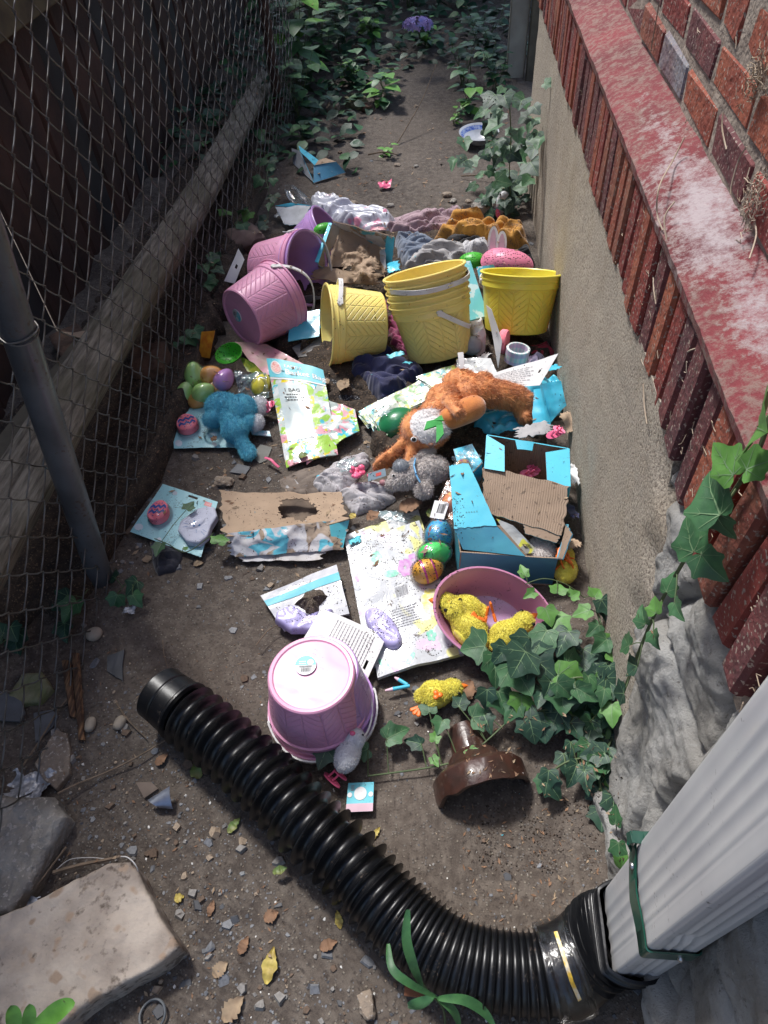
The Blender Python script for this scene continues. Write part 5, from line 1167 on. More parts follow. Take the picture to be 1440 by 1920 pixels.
aqua = mat('aqua_print', (.08, .52, .68), (.07, .46, .62), rough=.55, sc=5, bump=.08, bsc=60, dirt=.12, dsc=55, coat=.05)
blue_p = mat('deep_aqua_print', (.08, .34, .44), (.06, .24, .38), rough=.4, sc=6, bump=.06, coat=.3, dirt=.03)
def panel(rt, name, q, m_top, m_bot, th=.003, amp=.0015, nu=24, nv=24, bow=0, edge=0, hole=None):
    pa = Patch([at(*a) if len(a) == 3 and not isinstance(a, V) else a for a in q], amp, 12, len(name)+q[0][0]*.1, bow, 0, edge); mb = MB(); pa.mesh(mb, nu, nv, th, 0, 1, hole); o = mb.build(name, [m_top, m_bot], rt); return o, pa
u1 = thing('carton', 'open teal carton with a brown corrugated front flap, upper of the two by the wall', 'carton', at(985, 900, 0))
TL, TR, BR_, BL_ = at(913, 816, .190), at(1066, 842, .180), at(1068, 912, .165), at(908, 880, .175); dz = V((0, 0, -.13))
panel(u1, 'back_wall', (TL, TR, TR+dz, TL+dz), corr_m, aqua); panel(u1, 'left_wall', (TL, BL_, BL_+dz, TL+dz), aqua, corr_m); panel(u1, 'right_wall', (TR, BR_, BR_+dz, TR+dz), corr_m, aqua)
panel(u1, 'front_wall', (BL_, BR_, BR_+dz, BL_+dz), aqua, corr_m); panel(u1, 'floor', (TL+dz*.98, TR+dz*.98, BR_+dz*.98, BL_+dz*.98), corr_m, corr_m)
panel(u1, 'left_flap', ((912, 815, .195), (946, 836, .197), (946, 884, .185), (908, 878, .180)), aqua, corr_m, .003, .001); panel(u1, 'right_flap', ((1023, 848, .186), (1068, 841, .185), (1070, 912, .168), (1026, 908, .170)), aqua, corr_m, .003, .001)
panel(u1, 'tuck_tab', ((966, 825, .190), (1001, 829, .189), (998, 845, .180), (970, 842, .181)), aqua, aqua, .002, .0005, bow=.002)
panel(u1, 'front_flap', ((908, 874, .180), (1068, 911, .168), (1052, 1003, .128), (900, 958, .130)), corr_m, aqua, .003, .003, 40, 30, .004, .04)
panel(u1, 'front_tuck', ((980, 978, .132), (1052, 1000, .128), (1044, 1018, .122), (985, 1000, .126)), corr_m, aqua, .002, .001, 20, 8, 0, .05)
l1 = thing('carton', 'dented teal carton lying open behind the pink tub, lower of the two by the wall', 'carton', at(955, 1050, 0))
FL, FR, BR2, BL2 = at(862, 1036, .120), at(1046, 1047, .118), at(1066, 985, .125), at(852, 960, .115); g = V((0, 0, -.112))
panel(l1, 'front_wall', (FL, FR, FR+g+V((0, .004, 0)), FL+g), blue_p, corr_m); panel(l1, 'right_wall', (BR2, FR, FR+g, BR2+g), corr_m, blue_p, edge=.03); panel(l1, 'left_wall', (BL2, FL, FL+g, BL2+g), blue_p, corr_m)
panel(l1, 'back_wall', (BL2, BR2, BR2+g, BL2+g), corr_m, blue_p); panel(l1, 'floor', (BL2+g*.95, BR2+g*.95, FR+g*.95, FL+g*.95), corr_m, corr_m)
o_, pf = panel(l1, 'slanted_flap', ((842, 873, .205), (878, 868, .208), (931, 985, .160), (851, 991, .158)), aqua, corr_m, .003, .002, 30, 40, 0, .02)
mb = MB(); [pf.rect(mb, .35+.07*i, .76, .39+.07*i, .78) for i in range(5)]; mb.build('faint_text', mat('faint_teal_ink', (.06, .30, .36), None, rough=.5, bump=0), o_)
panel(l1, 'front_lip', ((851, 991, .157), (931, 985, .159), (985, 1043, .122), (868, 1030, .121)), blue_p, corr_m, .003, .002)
panel(l1, 'flap_edge', ((931, 985, .160), (938, 985, .158), (990, 1043, .118), (984, 1043, .118)), corr_m, corr_m, .002, .001)
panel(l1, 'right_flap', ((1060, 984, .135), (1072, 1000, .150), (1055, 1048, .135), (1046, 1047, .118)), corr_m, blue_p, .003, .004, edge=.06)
ip = thing('toy_packet', 'small wrapped toy packet with a barcode inside the lower carton', 'packet', at(965, 1010, .05))
pa = Patch(Q((930, 972, .135), (962, 985, .13), (1010, 1035, .09), (975, 1040, .09)), .003, 20, 3); mb = MB(); pa.mesh(mb, 16, 20, .02); mb.build('packet', confetti('packet_print', [(.6, .6, .08), (.3, .3, .28)], 20, (.5, .52, .52), 0, .2, .5), ip); mb = MB(); barcode(mb, pa, .5, .7, .9, .85); mb.build('barcode', ink, ip)
sm = MB(); 
rt, s = plush('plush_toy', 'grey furry toy down inside the lower carton', 'soft toy', [(at(1015, 1035, .07), (.035, .04, .03), rotm())], [], (3500, .007, .0009, lambda p, n_: V((0, 0, -.2)), lambda p: 0, [grey_f], .7), at(1015, 1035, .02))
k1 = thing('small_teal_box', 'small teal box corner wedged between the bunny and the upper carton', 'box', at(880, 860, 0))
panel(k1, 'lid', ((850, 842, .13), (885, 832, .135), (905, 868, .125), (868, 905, .11)), teal_gloss, corr_m); panel(k1, 'side', ((868, 905, .11), (905, 868, .125), (902, 900, .05), (872, 925, .04)), blue_p, corr_m)
# ---- small teal carton far off
f1 = thing('carton', 'flattened teal carton lying alone on the far dirt', 'carton', at(595, 320, 0))
panel(f1, 'front_face', ((588, 308, .055), (630, 303, .055), (648, 323, .008), (588, 343, .008)), blue_p, paper_w, .003); panel(f1, 'upright_flap', ((560, 273, .10), (597, 300, .06), (590, 310, .055), (563, 284, .09)), aqua, paper_w, .003)
panel(f1, 'white_inside', ((547, 278, .05), (562, 283, .07), (588, 342, .010), (549, 306, .010)), mat('white_board', (.5, .52, .55), None, rough=.7, dirt=.1), aqua, .003); panel(f1, 'top_panel', ((597, 300, .06), (610, 296, .055), (630, 303, .055), (588, 310, .055)), card_m, aqua, .002)
# ---- torn brown box upper middle
x1 = thing('torn_carton', 'torn open carton with teal rim and shredded brown inside, above the lying yellow bucket', 'carton', at(665, 480, 0))
o4 = lambda x, y, z: (380+x/4, 340+y/4, z)
panel(x1, 'left_side', (o4(960, 310, .21), o4(1035, 345, .18), o4(905, 655, .10), o4(850, 605, .15)), mat('pale_board', (.42, .38, .34), (.3, .25, .2), rough=.85, dirt=.25), aqua, .003, .003, edge=.03)
panel(x1, 'teal_edge', (o4(945, 308, .215), o4(970, 312, .215), o4(868, 612, .155), o4(842, 602, .155)), aqua, aqua, .002)
panel(x1, 'back_side', (o4(970, 300, .215), o4(1420, 420, .20), o4(1360, 500, .13), o4(1030, 345, .18)), torn, corr_m, .003, .006, 40, 16, edge=.05)
panel(x1, 'inside_back', (o4(1020, 350, .18), o4(1370, 490, .13), o4(1350, 640, .08), o4(930, 640, .09)), card_m, card_m, .003, .012, 40, 24, edge=.05)
panel(x1, 'right_side', (o4(1380, 415, .20), o4(1440, 425, .19), o4(1410, 680, .09), o4(1355, 600, .10)), aqua, card_m, .003, .006, 14, 24, edge=.08)
panel(x1, 'right_lining', (o4(1325, 520, .15), o4(1375, 500, .15), o4(1368, 720, .08), o4(1330, 640, .09)), mat('white_board', (.5, .52, .55)), card_m, .002, .005, 14, 24, edge=.1)
panel(x1, 'front_strip', (o4(870, 640, .10), o4(1340, 690, .10), o4(1300, 780, .07), o4(800, 735, .08)), card_m, card_m, .003, .012, 50, 16, edge=.12)
for i, (x, y) in enumerate(((1180, 560), (1240, 640), (1120, 600), (1200, 690))):
    q = at(*o4(x, y, .12)[:2], .12+.01*i); pa = Patch([q+V((-.04, .02, .01)), q+V((.03, .03, .02)), q+V((.04, -.02, 0)), q+V((-.03, -.03, -.01))], .022, 22, i*3, .01, 0, .25); mb = MB(); pa.mesh(mb, 24, 20, .002); mb.build('shredded_layer', card_m, x1)
b0 = thing('small_white_box', 'crushed white box with teal edge at the left beyond the purple buckets', 'box', at(560, 405, 0))
panel(b0, 'top', ((516, 387, .06), (583, 386, .07), (565, 420, .05), (533, 420, .04)), mat('white_board', (.5, .52, .55)), aqua, .003, .006, edge=.05); panel(b0, 'side', ((515, 386, .062), (545, 380, .075), (583, 385, .072), (550, 389, .06)), aqua, aqua, .002); panel(b0, 'flap', ((578, 395, .06), (600, 404, .08), (578, 430, .05), (562, 418, .05)), mat('white_board', (.5, .52, .55)), aqua, .003, .003)
# ---- assorted small packages
def simple(name, label, cat, q, m, th=.001, amp=.003, pn='card', rows=None, bow=0, nu=16, nv=16, hole=None, edge=0):
    rt = thing(name, label, cat, at(*q[0][:2], 0)); o, pa = panel(rt, pn, q, m, m, th, amp, nu, nv, bow, edge, hole)
    if rows: mb = MB(); wordrows(mb, pa, *rows); mb.build('printed_text', ink_g, rt)
    return rt, pa
simple('hang_tag', 'white hang tag card leaning behind the tipped pink bucket by the fence', 'card', ((447, 466, .13), (458, 486, .12), (440, 532, .06), (420, 527, .07)), paper_w, .001, .002, hole=lambda u, v: .35 < u < .6 and .35 < v < .48)
simple('grey_tag', 'grey lined card standing upright in front of the single yellow bucket', 'card', ((912, 572, .22), (922, 580, .22), (941, 640, .15), (934, 690, .08)), paper_w, .001, .002)
simple('text_card', 'white printed instruction card with a punched hole above the brown bunny legs', 'card', ((905, 706, .13), (1047, 663, .20), (1012, 722, .15), (912, 728, .12)), paper_w, .001, .003, rows=(.08, .22, .78, .92, 9, .02, 5), hole=lambda u, v: .82 < u < .86 and .4 < v < .55, nu=30, nv=24)
simple('teal_pack', 'long teal packet with pale dots between the stacked and single yellow buckets', 'packet', ((868, 489, .20), (882, 489, .20), (915, 592, .10), (876, 602, .10)), mat('dotted_teal', (.16, .52, .58), (.5, .66, .68), rough=.35, sc=26, lo=.56, hi=.6, coat=.3, bump=.1), .02, .002)
rt, pa = simple('teal_pack', 'teal and white dotted film packet in front of the pink netted egg', 'packet', ((893, 500, .19), (925, 495, .2), (935, 515, .17), (900, 528, .16)), confetti('dotted_film', [(.75, .78, .8)], 70, (.10, .48, .60), 0, .25, .5, 0), .004, .006)
simple('orange_packet', 'orange and yellow packet standing behind the green tray by the fence', 'packet', ((378, 622, .11), (402, 620, .12), (392, 672, .04), (372, 668, .04)), mat('amber_print', (.70, .32, .03), (.55, .16, .02), rough=.35, sc=40, coat=.4), .004, .004)
simple('pink_box', 'flattened pink and brown box under the tipped pink bucket', 'box', ((440, 640, .04), (500, 645, .055), (580, 688, .05), (490, 705, .03)), mat('pink_board', (.62, .25, .33), (.45, .3, .25), rough=.45, sc=18, coat=.3), .02, .004, nu=24, nv=24)
simple('teal_card', 'teal card showing between the tipped pink and lying yellow buckets', 'card', ((545, 590, .08), (600, 580, .09), (598, 630, .06), (540, 640, .05)), teal_gloss, .003, .003)
simple('grey_box', 'black and grey flattened box under the pale yellow bucket', 'box', ((540, 640, .03), (600, 625, .04), (605, 665, .03), (560, 670, .02)), mat('charcoal_board', (.06, .06, .06), (.25, .24, .23), rough=.5, sc=25), .01, .003)
simple('white_tube', 'short white and teal tube lying right of the teal plush', 'tube', ((470, 806, .02), (505, 808, .02), (508, 818, .015), (472, 814, .015)), mat('white_teal_print', (.6, .62, .65), (.12, .5, .6), rough=.3, sc=60, coat=.4), .006, .002)
simple('clear_packet', 'clear film packet with white and yellow print beside the plaid tape roll', 'packet', ((855, 672, .12), (920, 672, .13), (935, 705, .12), (860, 705, .10)), confetti('clear_print', [(.6, .6, .2)], 26, (.58, .60, .60), 0, .12, .4, 1, .8), .006, .01, 'pouch')
rt, pa = simple('small_card', 'small grey and red card between the pink flowers and the grey bunny', 'card', ((690, 888, .085), (722, 878, .10), (724, 892, .09), (690, 903, .075)), mat('grey_card', (.25, .33, .38), (.2, .27, .32), rough=.3, coat=.4), .001, .001); mb = MB(); pa.rect(mb, .45, .3, .75, .7); mb.build('red_mark', red_print, rt)
# paint: green trays, pink net egg, bunny ears, tape roll
def netm(name, c1, c2):
    m, t, p, nn, ll = nt(name); MATS[name] = m; tc = nn.new('ShaderNodeTexCoord').outputs['Object']; v = nn.new('ShaderNodeTexVoronoi'); v.inputs['Scale'].default_value = 120; v.inputs['Randomness'].default_value = .6; ll.new(tc, v.inputs['Vector'])
    c = mixc(t, ramp(t, v.outputs['Distance'], .22, .30).outputs[0], c2, c1); ll.new(c, p.inputs['Base Color']); p.inputs['Roughness'].default_value = .4
    b = nn.new('ShaderNodeBump'); b.inputs['Strength'].default_value = 1; b.inputs['Distance'].default_value = .002; ll.new(ramp(t, v.outputs['Distance'], .2, .35).outputs[0], b.inputs['Height']); ll.new(b.outputs[0], p.inputs['Normal']); return m
gn = netm('green_net_plastic', (.06, .42, .03), (.015, .06, .01)); pn_ = netm('pink_net_plastic', (.72, .22, .34), (.16, .05, .07))
def dish(name, label, px, py, z, r, e, n_, m, depth=.02, rz=0, mi=False):
    mb = MB(); M_ = axis_matrix(at(px, py, z), V(n_), rz)@Matrix.Diagonal((r, r*e, 1, 1)); s = 1 if mi else -1
    lathe(mb, [(0, s*depth), (.3, s*depth*.95), (.6, s*depth*.75), (.85, s*depth*.38), (1, 0), (1.03, 0), (.87, s*depth*.38-.0015), (.6, s*depth*.75-.0015), (0, s*depth-.0015)], 48, M=M_); return one(name, label, 'basket', mb, m)
dish('egg_basket', 'bright green perforated egg basket shell beside the egg bag', 428, 662, .075, .052, .72, (-.35, -.4, .9), gn, .03, .5)
dish('egg_basket', 'pink perforated egg basket shell, front one by the bunny ears', 958, 492, .16, .075, .60, (.05, -.6, .8), pn_, .03, -.25, True)
dish('egg_basket', 'pink perforated egg basket shell half behind the front pink one', 935, 488, .15, .060, .8, (-.1, -.5, .85), pn_, .03, .2, True)
dish('egg_basket', 'green perforated shell edge behind the torn carton rim', 606, 428, .19, .035, .6, (.1, -.5, .85), gn, .015, .2, True)
dish('egg_basket', 'green perforated shell between the grey shirt and pink shells', 885, 488, .13, .045, .7, (-.1, -.5, .85), gn, .02, .2, True)
dish('egg_shell_half', 'dark green plastic egg half under the brown bunny head', 745, 795, .055, .060, .8, (0, -.5, .85), mat('dark_green_plastic', (.02, .20, .08), (.015, .16, .06), rough=.3, coat=.3), .035, .4, True)
be = thing('bunny_ears', 'pair of white felt bunny ears with pink lining standing by the pink shells', 'bunny ears', at(932, 470, .1))
for px, py, ln in ((922, 458, .085), (938, 462, .075)):
    base = at(px, py+22, .15); tip = base+V((.004, .045, ln)); mb = MB(); d_ = tip-base; wv_ = V((1, -.1, 0)).normalized(); n_ = wv_.cross(d_).normalized(); n_ = n_ if n_.y < 0 else -n_
    o_ = [base+d_*(.5-.5*math.cos(t))+wv_*math.sin(t)*.018 for t in [i*PI/14 for i in range(28)]]; prism(mb, o_, n_*.004); eo = mb.build('ear', white_pl, be); mb = MB(); prism(mb, [base+(q-base)*.86+n_*.0042+d_*.04-(q-base-d_*((q-base).dot(d_)/d_.length_squared))*.3 for q in o_], n_*.001); mb.build('lining', MATS['pink_print'], eo)
tr = thing('tape_roll', 'plaid patterned tape roll standing in front of the single yellow bucket', 'tape roll', at(966, 672, .08)); M_ = axis_matrix(at(967, 676, .085), V((.1, .1, 1)))
plaid, t, p, nn, ll = nt('plaid'); tc = nn.new('ShaderNodeUVMap').outputs[0]; sx = nn.new('ShaderNodeSeparateXYZ'); ll.new(tc, sx.inputs[0])
a_ = mth(t, 'GREATER_THAN', mth(t, 'SINE', mth(t, 'MULTIPLY', sx.outputs[0], 95)), .2); b_ = mth(t, 'GREATER_THAN', mth(t, 'SINE', mth(t, 'MULTIPLY', sx.outputs[1], 22)), .2)
c = mixc(t, mth(t, 'MULTIPLY', a_, .6), (.72, .70, .72), (.35, .62, .62)); c = mixc(t, mth(t, 'MULTIPLY', b_, .55), c, (.62, .35, .62)); ll.new(c, p.inputs['Base Color']); p.inputs['Roughness'].default_value = .15
mb = MB(); lathe(mb, [(.034, 0), (.036, .001), (.036, .043), (.034, .044), (.029, .044), (.028, .0)], 48, M=M_); mb.build('roll', plaid, tr)
mb = MB(); boxc(mb, at(966, 668, .122)+V((0, -.034, -.02)), (.010, .001, .010), None, 0); mb.build('price_sticker', red_print, tr)
mb = MB(); M_ = axis_matrix(at(938, 640, .12), V((1, -.3, .1))); lathe(mb, [(0, 0), (.034, 0), (.037, .004), (.037, .018), (.034, .022), (0, .022)], 40, M=M_); one('sponge_disc', 'round coral pink sponge disc beside the grey standing card', 'sponge', mb, sponge_pink)
mb = MB(); ell(mb, at(885, 648, .09), (.034, .032, .030)); one('grey_ball', 'grey plastic ball beside the stack of yellow buckets', 'ball', mb, mat('grey_ball_plastic', (.28, .29, .31), (.34, .35, .36), rough=.35, sc=40, sss=.2))
mb = MB(); polar(mb, Q((876, 610, .11), (905, 600, .12), (912, 625, .12), (895, 640, .11)), lambda p, e: .02*e*ridge(p, 20, 4), .05, 80, 14, .01, 0, .1); one('white_netting', 'crumpled white tissue above the grey plastic ball', 'tissue', mb, paper_w)
# ---- eggs
def egg(mb, c, a, r, mi=0):
    M_ = axis_matrix(V(c), V(a)); prof = []
    for i in range(21): t = PI*i/20; z = -math.cos(t); rr = math.sin(t)*(1-.14*z); prof.append((max(1e-5, rr*r), z*r*1.3))
    lathe(mb, prof, 28, mi=mi, M=M_); return mb
def eggm(k, c): return mat('egg_'+k, c, tuple(x*.92 for x in c), rough=.22, bump=0, sss=.3, coat=.3)
eb = thing('egg_bag', 'clear bag of green, orange and purple plastic eggs by the fence', 'bag of eggs', at(395, 720, 0)); films = MB()
for px, py, z, r, k, c, a in ((364, 702, .075, .030, 'lime', (.52, .80, .28), (0, .5, 1)), (347, 738, .04, .029, 'lime', (.52, .80, .28), (.3, .6, .8)), (381, 735, .055, .029, 'lime', (.52, .80, .28), (.8, .2, .3)), (395, 703, .07, .029, 'orange', (.92, .48, .14), (.9, .2, .2)),
                              (420, 712, .065, .030, 'violet', (.68, .36, .74), (.4, .8, .3)), (372, 752, .025, .027, 'orange', (.92, .48, .14), (.9, 0, .2)), (408, 728, .04, .027, 'orange', (.92, .48, .14), (.3, .9, .2))):
    mb = MB(); egg(mb, at(px, py, z), a, r); mb.build('egg', eggm(k, c), eb, sharp=180); egg(films, at(px, py, z), a, r*1.16)
s = remesh(films, .006, 10); s.build('film', film('egg_film', (.95, .97, 1), .03, .06, .7), eb, sharp=180)
eb = thing('yellow_egg', 'yellow plastic egg in crinkled clear film left of the printed bag', 'egg', at(490, 722, 0)); mb = MB(); egg(mb, at(490, 722, .05), (.3, .8, .4), .030); mb.build('shell', eggm('yellow', (.75, .66, .08)), eb, sharp=180)
pa = Patch(Q((440, 695, .07), (500, 700, .08), (505, 745, .05), (445, 740, .05)), .02, 18, 3); mb = MB(); pa.mesh(mb, 30, 30, .0006); mb.build('film', film('crinkled_film', (.6, .85, .9), .18, .08, .9), eb)
simple('tissue_grass', 'yellow green leaf shaped film near the green basket shell', 'film', ((450, 668, .06), (475, 680, .07), (500, 705, .05), (462, 695, .05)), mat('olive_film', (.42, .45, .06), (.1, .2, .03), rough=.3, sc=50, coat=.5), .002, .01)
chain = [('terracotta patterned egg at the top of the film strip of eggs', 868, 882, .105, .026, 'amber', (.70, .36, .10)), ('salmon egg at the middle of the film strip beside the slanted teal flap', 846, 945, .075, .026, 'salmon', (.58, .22, .12)), ('bright blue speckled egg below the barcode label in the film strip', 822, 1002, .055, .034, 'azure', (.04, .30, .66)),
         ('green egg with pink flowers between the blue and orange eggs', 814, 1040, .055, .032, 'leaf', (.08, .58, .14)), ('orange egg with magenta stripes at the lower end of the film strip', 802, 1070, .052, .030, 'tangerine', (.80, .42, .06))]
for lb, px, py, z, r, k, c in chain:
    rt = thing('decorated_egg', lb, 'egg', at(px, py, z)-V((0, 0, r)), 'decorated eggs wrapped in a film strip'); a = V((.15, .9, .3)) if k not in ('leaf', 'tangerine') else V((.9, .35, .1)); mb = MB(); egg(mb, at(px, py, z), a, r); sh = mb.build('shell', mat('egg_'+k, c, {'azure': (.10, .40, .45)}.get(k, tuple(x*.9 for x in c)), rough=.3, sc=160 if k == 'azure' else 30, bump=0, fleck={'azure': (.35, .12, .1), 'leaf': (.65, .12, .4), 'salmon': (.7, .5, .2), 'amber': (.5, .1, .3)}.get(k), fsc=70, coat=.3), rt, sharp=180)
    if k == 'tangerine':
        M_ = axis_matrix(at(px, py, z), a)
        for zz in (-.25, .35): mb = MB(); q0 = zz*r*1.3; rr = r*math.sqrt(1-zz*zz)*(1-.14*zz)*1.01; lathe(mb, [(rr*1.0, q0-.003), (rr*1.005, q0), (rr*.985, q0+.003)], 40, M=M_); mb.build('stripe', mat('magenta_print', (.60, .05, .32), None, rough=.3, bump=0), sh)
    mb = MB(); egg(mb, at(px, py, z), a, r*1.17); s = remesh(mb, .008, 2); s.build('film', MATS['egg_film'], rt, sharp=180)
fl = thing('film_strip', 'empty clear film pouch with a barcode label between the salmon and blue eggs', 'film pouch', at(832, 955, .05)); pa = Patch(Q((838, 900, .10), (872, 905, .10), (846, 985, .075), (806, 978, .07)), .008, 18, 3); mb = MB(); pa.mesh(mb, 20, 30, .004); mb.build('pouch', film('peach_film', (.75, .35, .22), .35, .12, .8), fl)
pb_ = Patch(Q((815, 938, .094), (843, 942, .096), (832, 974, .09), (806, 970, .088)), .001, 18, 3); mb = MB(); pb_.mesh(mb, 8, 8, .0006); lb_ = mb.build('label', mat('grey_label', (.6, .6, .64), None, rough=.5, bump=0), fl); mb = MB(); barcode(mb, pb_, .35, .15, .85, .7); mb.build('barcode', ink, lb_)
# ---- bowl, bottle, far odds and ends
bw = thing('bowl', 'blue and white china bowl half hidden by ivy at the far end of the path', 'bowl', at(893, 265, 0)); M_ = axis_matrix(at(897, 268, .0), V((0, -.06, 1)))@Matrix.Diagonal((.86, .86, .86, 1)); mb = MB()
lathe(mb, [(0, 0), (.045, 0), (.05, .006), (.085, .035), (.11, .062), (.113, .063), (.112, .060)], 56, M=M_); mb.build('outside', mat('glazed_white', (.55, .57, .6), None, rough=.2, coat=.5, bump=0), bw)
mb = MB(); lathe(mb, [(.1115, .0615), (.105, .056), (.083, .038)], 56, M=M_); mb.build('blue_rim', mat('cobalt_glaze', (.03, .08, .38), (.35, .42, .6), rough=.15, sc=80, coat=.5, bump=0), bw); mb = MB(); lathe(mb, [(.083, .038), (.05, .012), (0, .009)], 56, M=M_); mb.build('inside', MATS['glazed_white'], bw)
pet = film('pet', (.9, .95, .97), .10, .06, .15); bo = thing('plastic_bottle', 'clear plastic bottle lying by the fence beyond the rubbish', 'bottle', at(550, 355, 0)); A_ = at(575, 388, .035); M_ = axis_matrix(A_, at(522, 335, .035)-A_); prof = [(0, .004), (.025, 0), (.033, .006)]
for i in range(10): prof += [(.033, .02+i*.013), (.0312, .0265+i*.013)]
prof += [(.033, .155), (.030, .175), (.018, .20), (.0135, .21), (.0135, .225), (.0155, .226), (.0135, .228)]; mb = MB(); lathe(mb, prof, 40, M=M_); mb.build('bottle_body', pet, bo)
stone(905, 402, 0, (.05, .045, .04), 'small grey rock beside the pale grey toy chick', grey_stone, seed=8); stone(420, 905, .0, (.03, .02, .012), 'pale flat stone chip below the upper blister card', tan_stone, seed=9)
# ================================================================ TERRACOTTA PIPE
glz = mat('salt_glazed_clay', (.055, .022, .015), (.03, .015, .011), rough=.36, sc=30, bump=.5, bsc=60, bdist=.003, coat=.3, dirt=.22, dsc=22)
cp = thing('clay_pipe', 'brown glazed clay drain pipe end half buried beside the ivy', 'pipe', at(905, 1470, 0)); A_ = at(908, 1492, -.004); B_ = at(868, 1362, .004); d = (A_-B_).normalized(); d.z += .02
M_ = axis_matrix(A_, d); L_ = (A_-B_).length
prof = [(.030, -L_), (.034, -L_*.9), (.040, -L_*.62), (.052, -.078), (.060, -.066), (.066, -.060), (.085, -.052), (.094, -.042), (.0955, -.01), (.094, .0), (.086, .001), (.084, -.012), (.080, -.036), (.06, -.05)]
mb = MB(); lathe(mb, prof, 72, a0=0, a1=2*PI, M=M_)
mb.v = [q+V((0, 0, .004*N.noise(q*40)))+d*(.010*N.noise(q*26) if (q-A_).dot(d) > -.02 else 0) for q in mb.v]; mb.build('bell', glz, cp, sharp=40)
mb = MB(); lathe(mb, [(.079, -.03), (.05, -.045), (.0, -.048)], 40, M=M_); mb.build('soil_plug', soilm, cp)

# ================================================================ FILLER IN THE HEAP
mulch = mat('mulch_and_gap_shade', (.06, .042, .03), (.03, .022, .017), rough=.95, sc=40, bump=1, bsc=120, bdist=.006, fleck=(.16, .11, .07), fsc=200)  # also the colour of the painted shade sheet behind the mesh
for nm, lb, poly, z in (('mulch_and_gap_shade', 'dark sheet painted as shade on the soil in the gap behind the chain link mesh', [(-60, 1300), (60, 1160), (180, 1060), (330, 800), (430, 560), (500, 330), (525, 180), (470, 170), (330, 330), (150, 620), (-60, 900)], .035), ('mulch_and_gap_shade', 'dark wet leaf mulch under the middle of the rubbish', [(555, 690), (600, 640), (720, 600), (880, 600), (1035, 640), (1060, 760), (1040, 850), (860, 880), (740, 870), (700, 850), (690, 790), (600, 770)], .022), ('mulch_and_gap_shade', 'dark leaf mulch under the far buckets', [(430, 520), (520, 440), (620, 420), (800, 420), (990, 450), (1010, 640), (880, 640), (700, 640), (540, 660), (440, 600)], .02)):  # first sheet darkens bare soil behind the mesh in place of shade
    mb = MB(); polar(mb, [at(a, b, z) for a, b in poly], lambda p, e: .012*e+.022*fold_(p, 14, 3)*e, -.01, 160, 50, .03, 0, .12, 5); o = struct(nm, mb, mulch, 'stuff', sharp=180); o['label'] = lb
scr = {'teal': teal_gloss, 'card': card_m, 'white': paper_w, 'pink': MATS['pink_board'], 'film': MATS['crinkled_film'], 'lilac': MATS['lilac_cotton'], 'dark': MATS['black_jersey'], 'aqua': teal_print, 'pastel': pastel2, 'grey': MATS['light_grey_jersey'], 'navy': MATS['navy_cotton'], 'mag': MATS['magenta_cotton']}
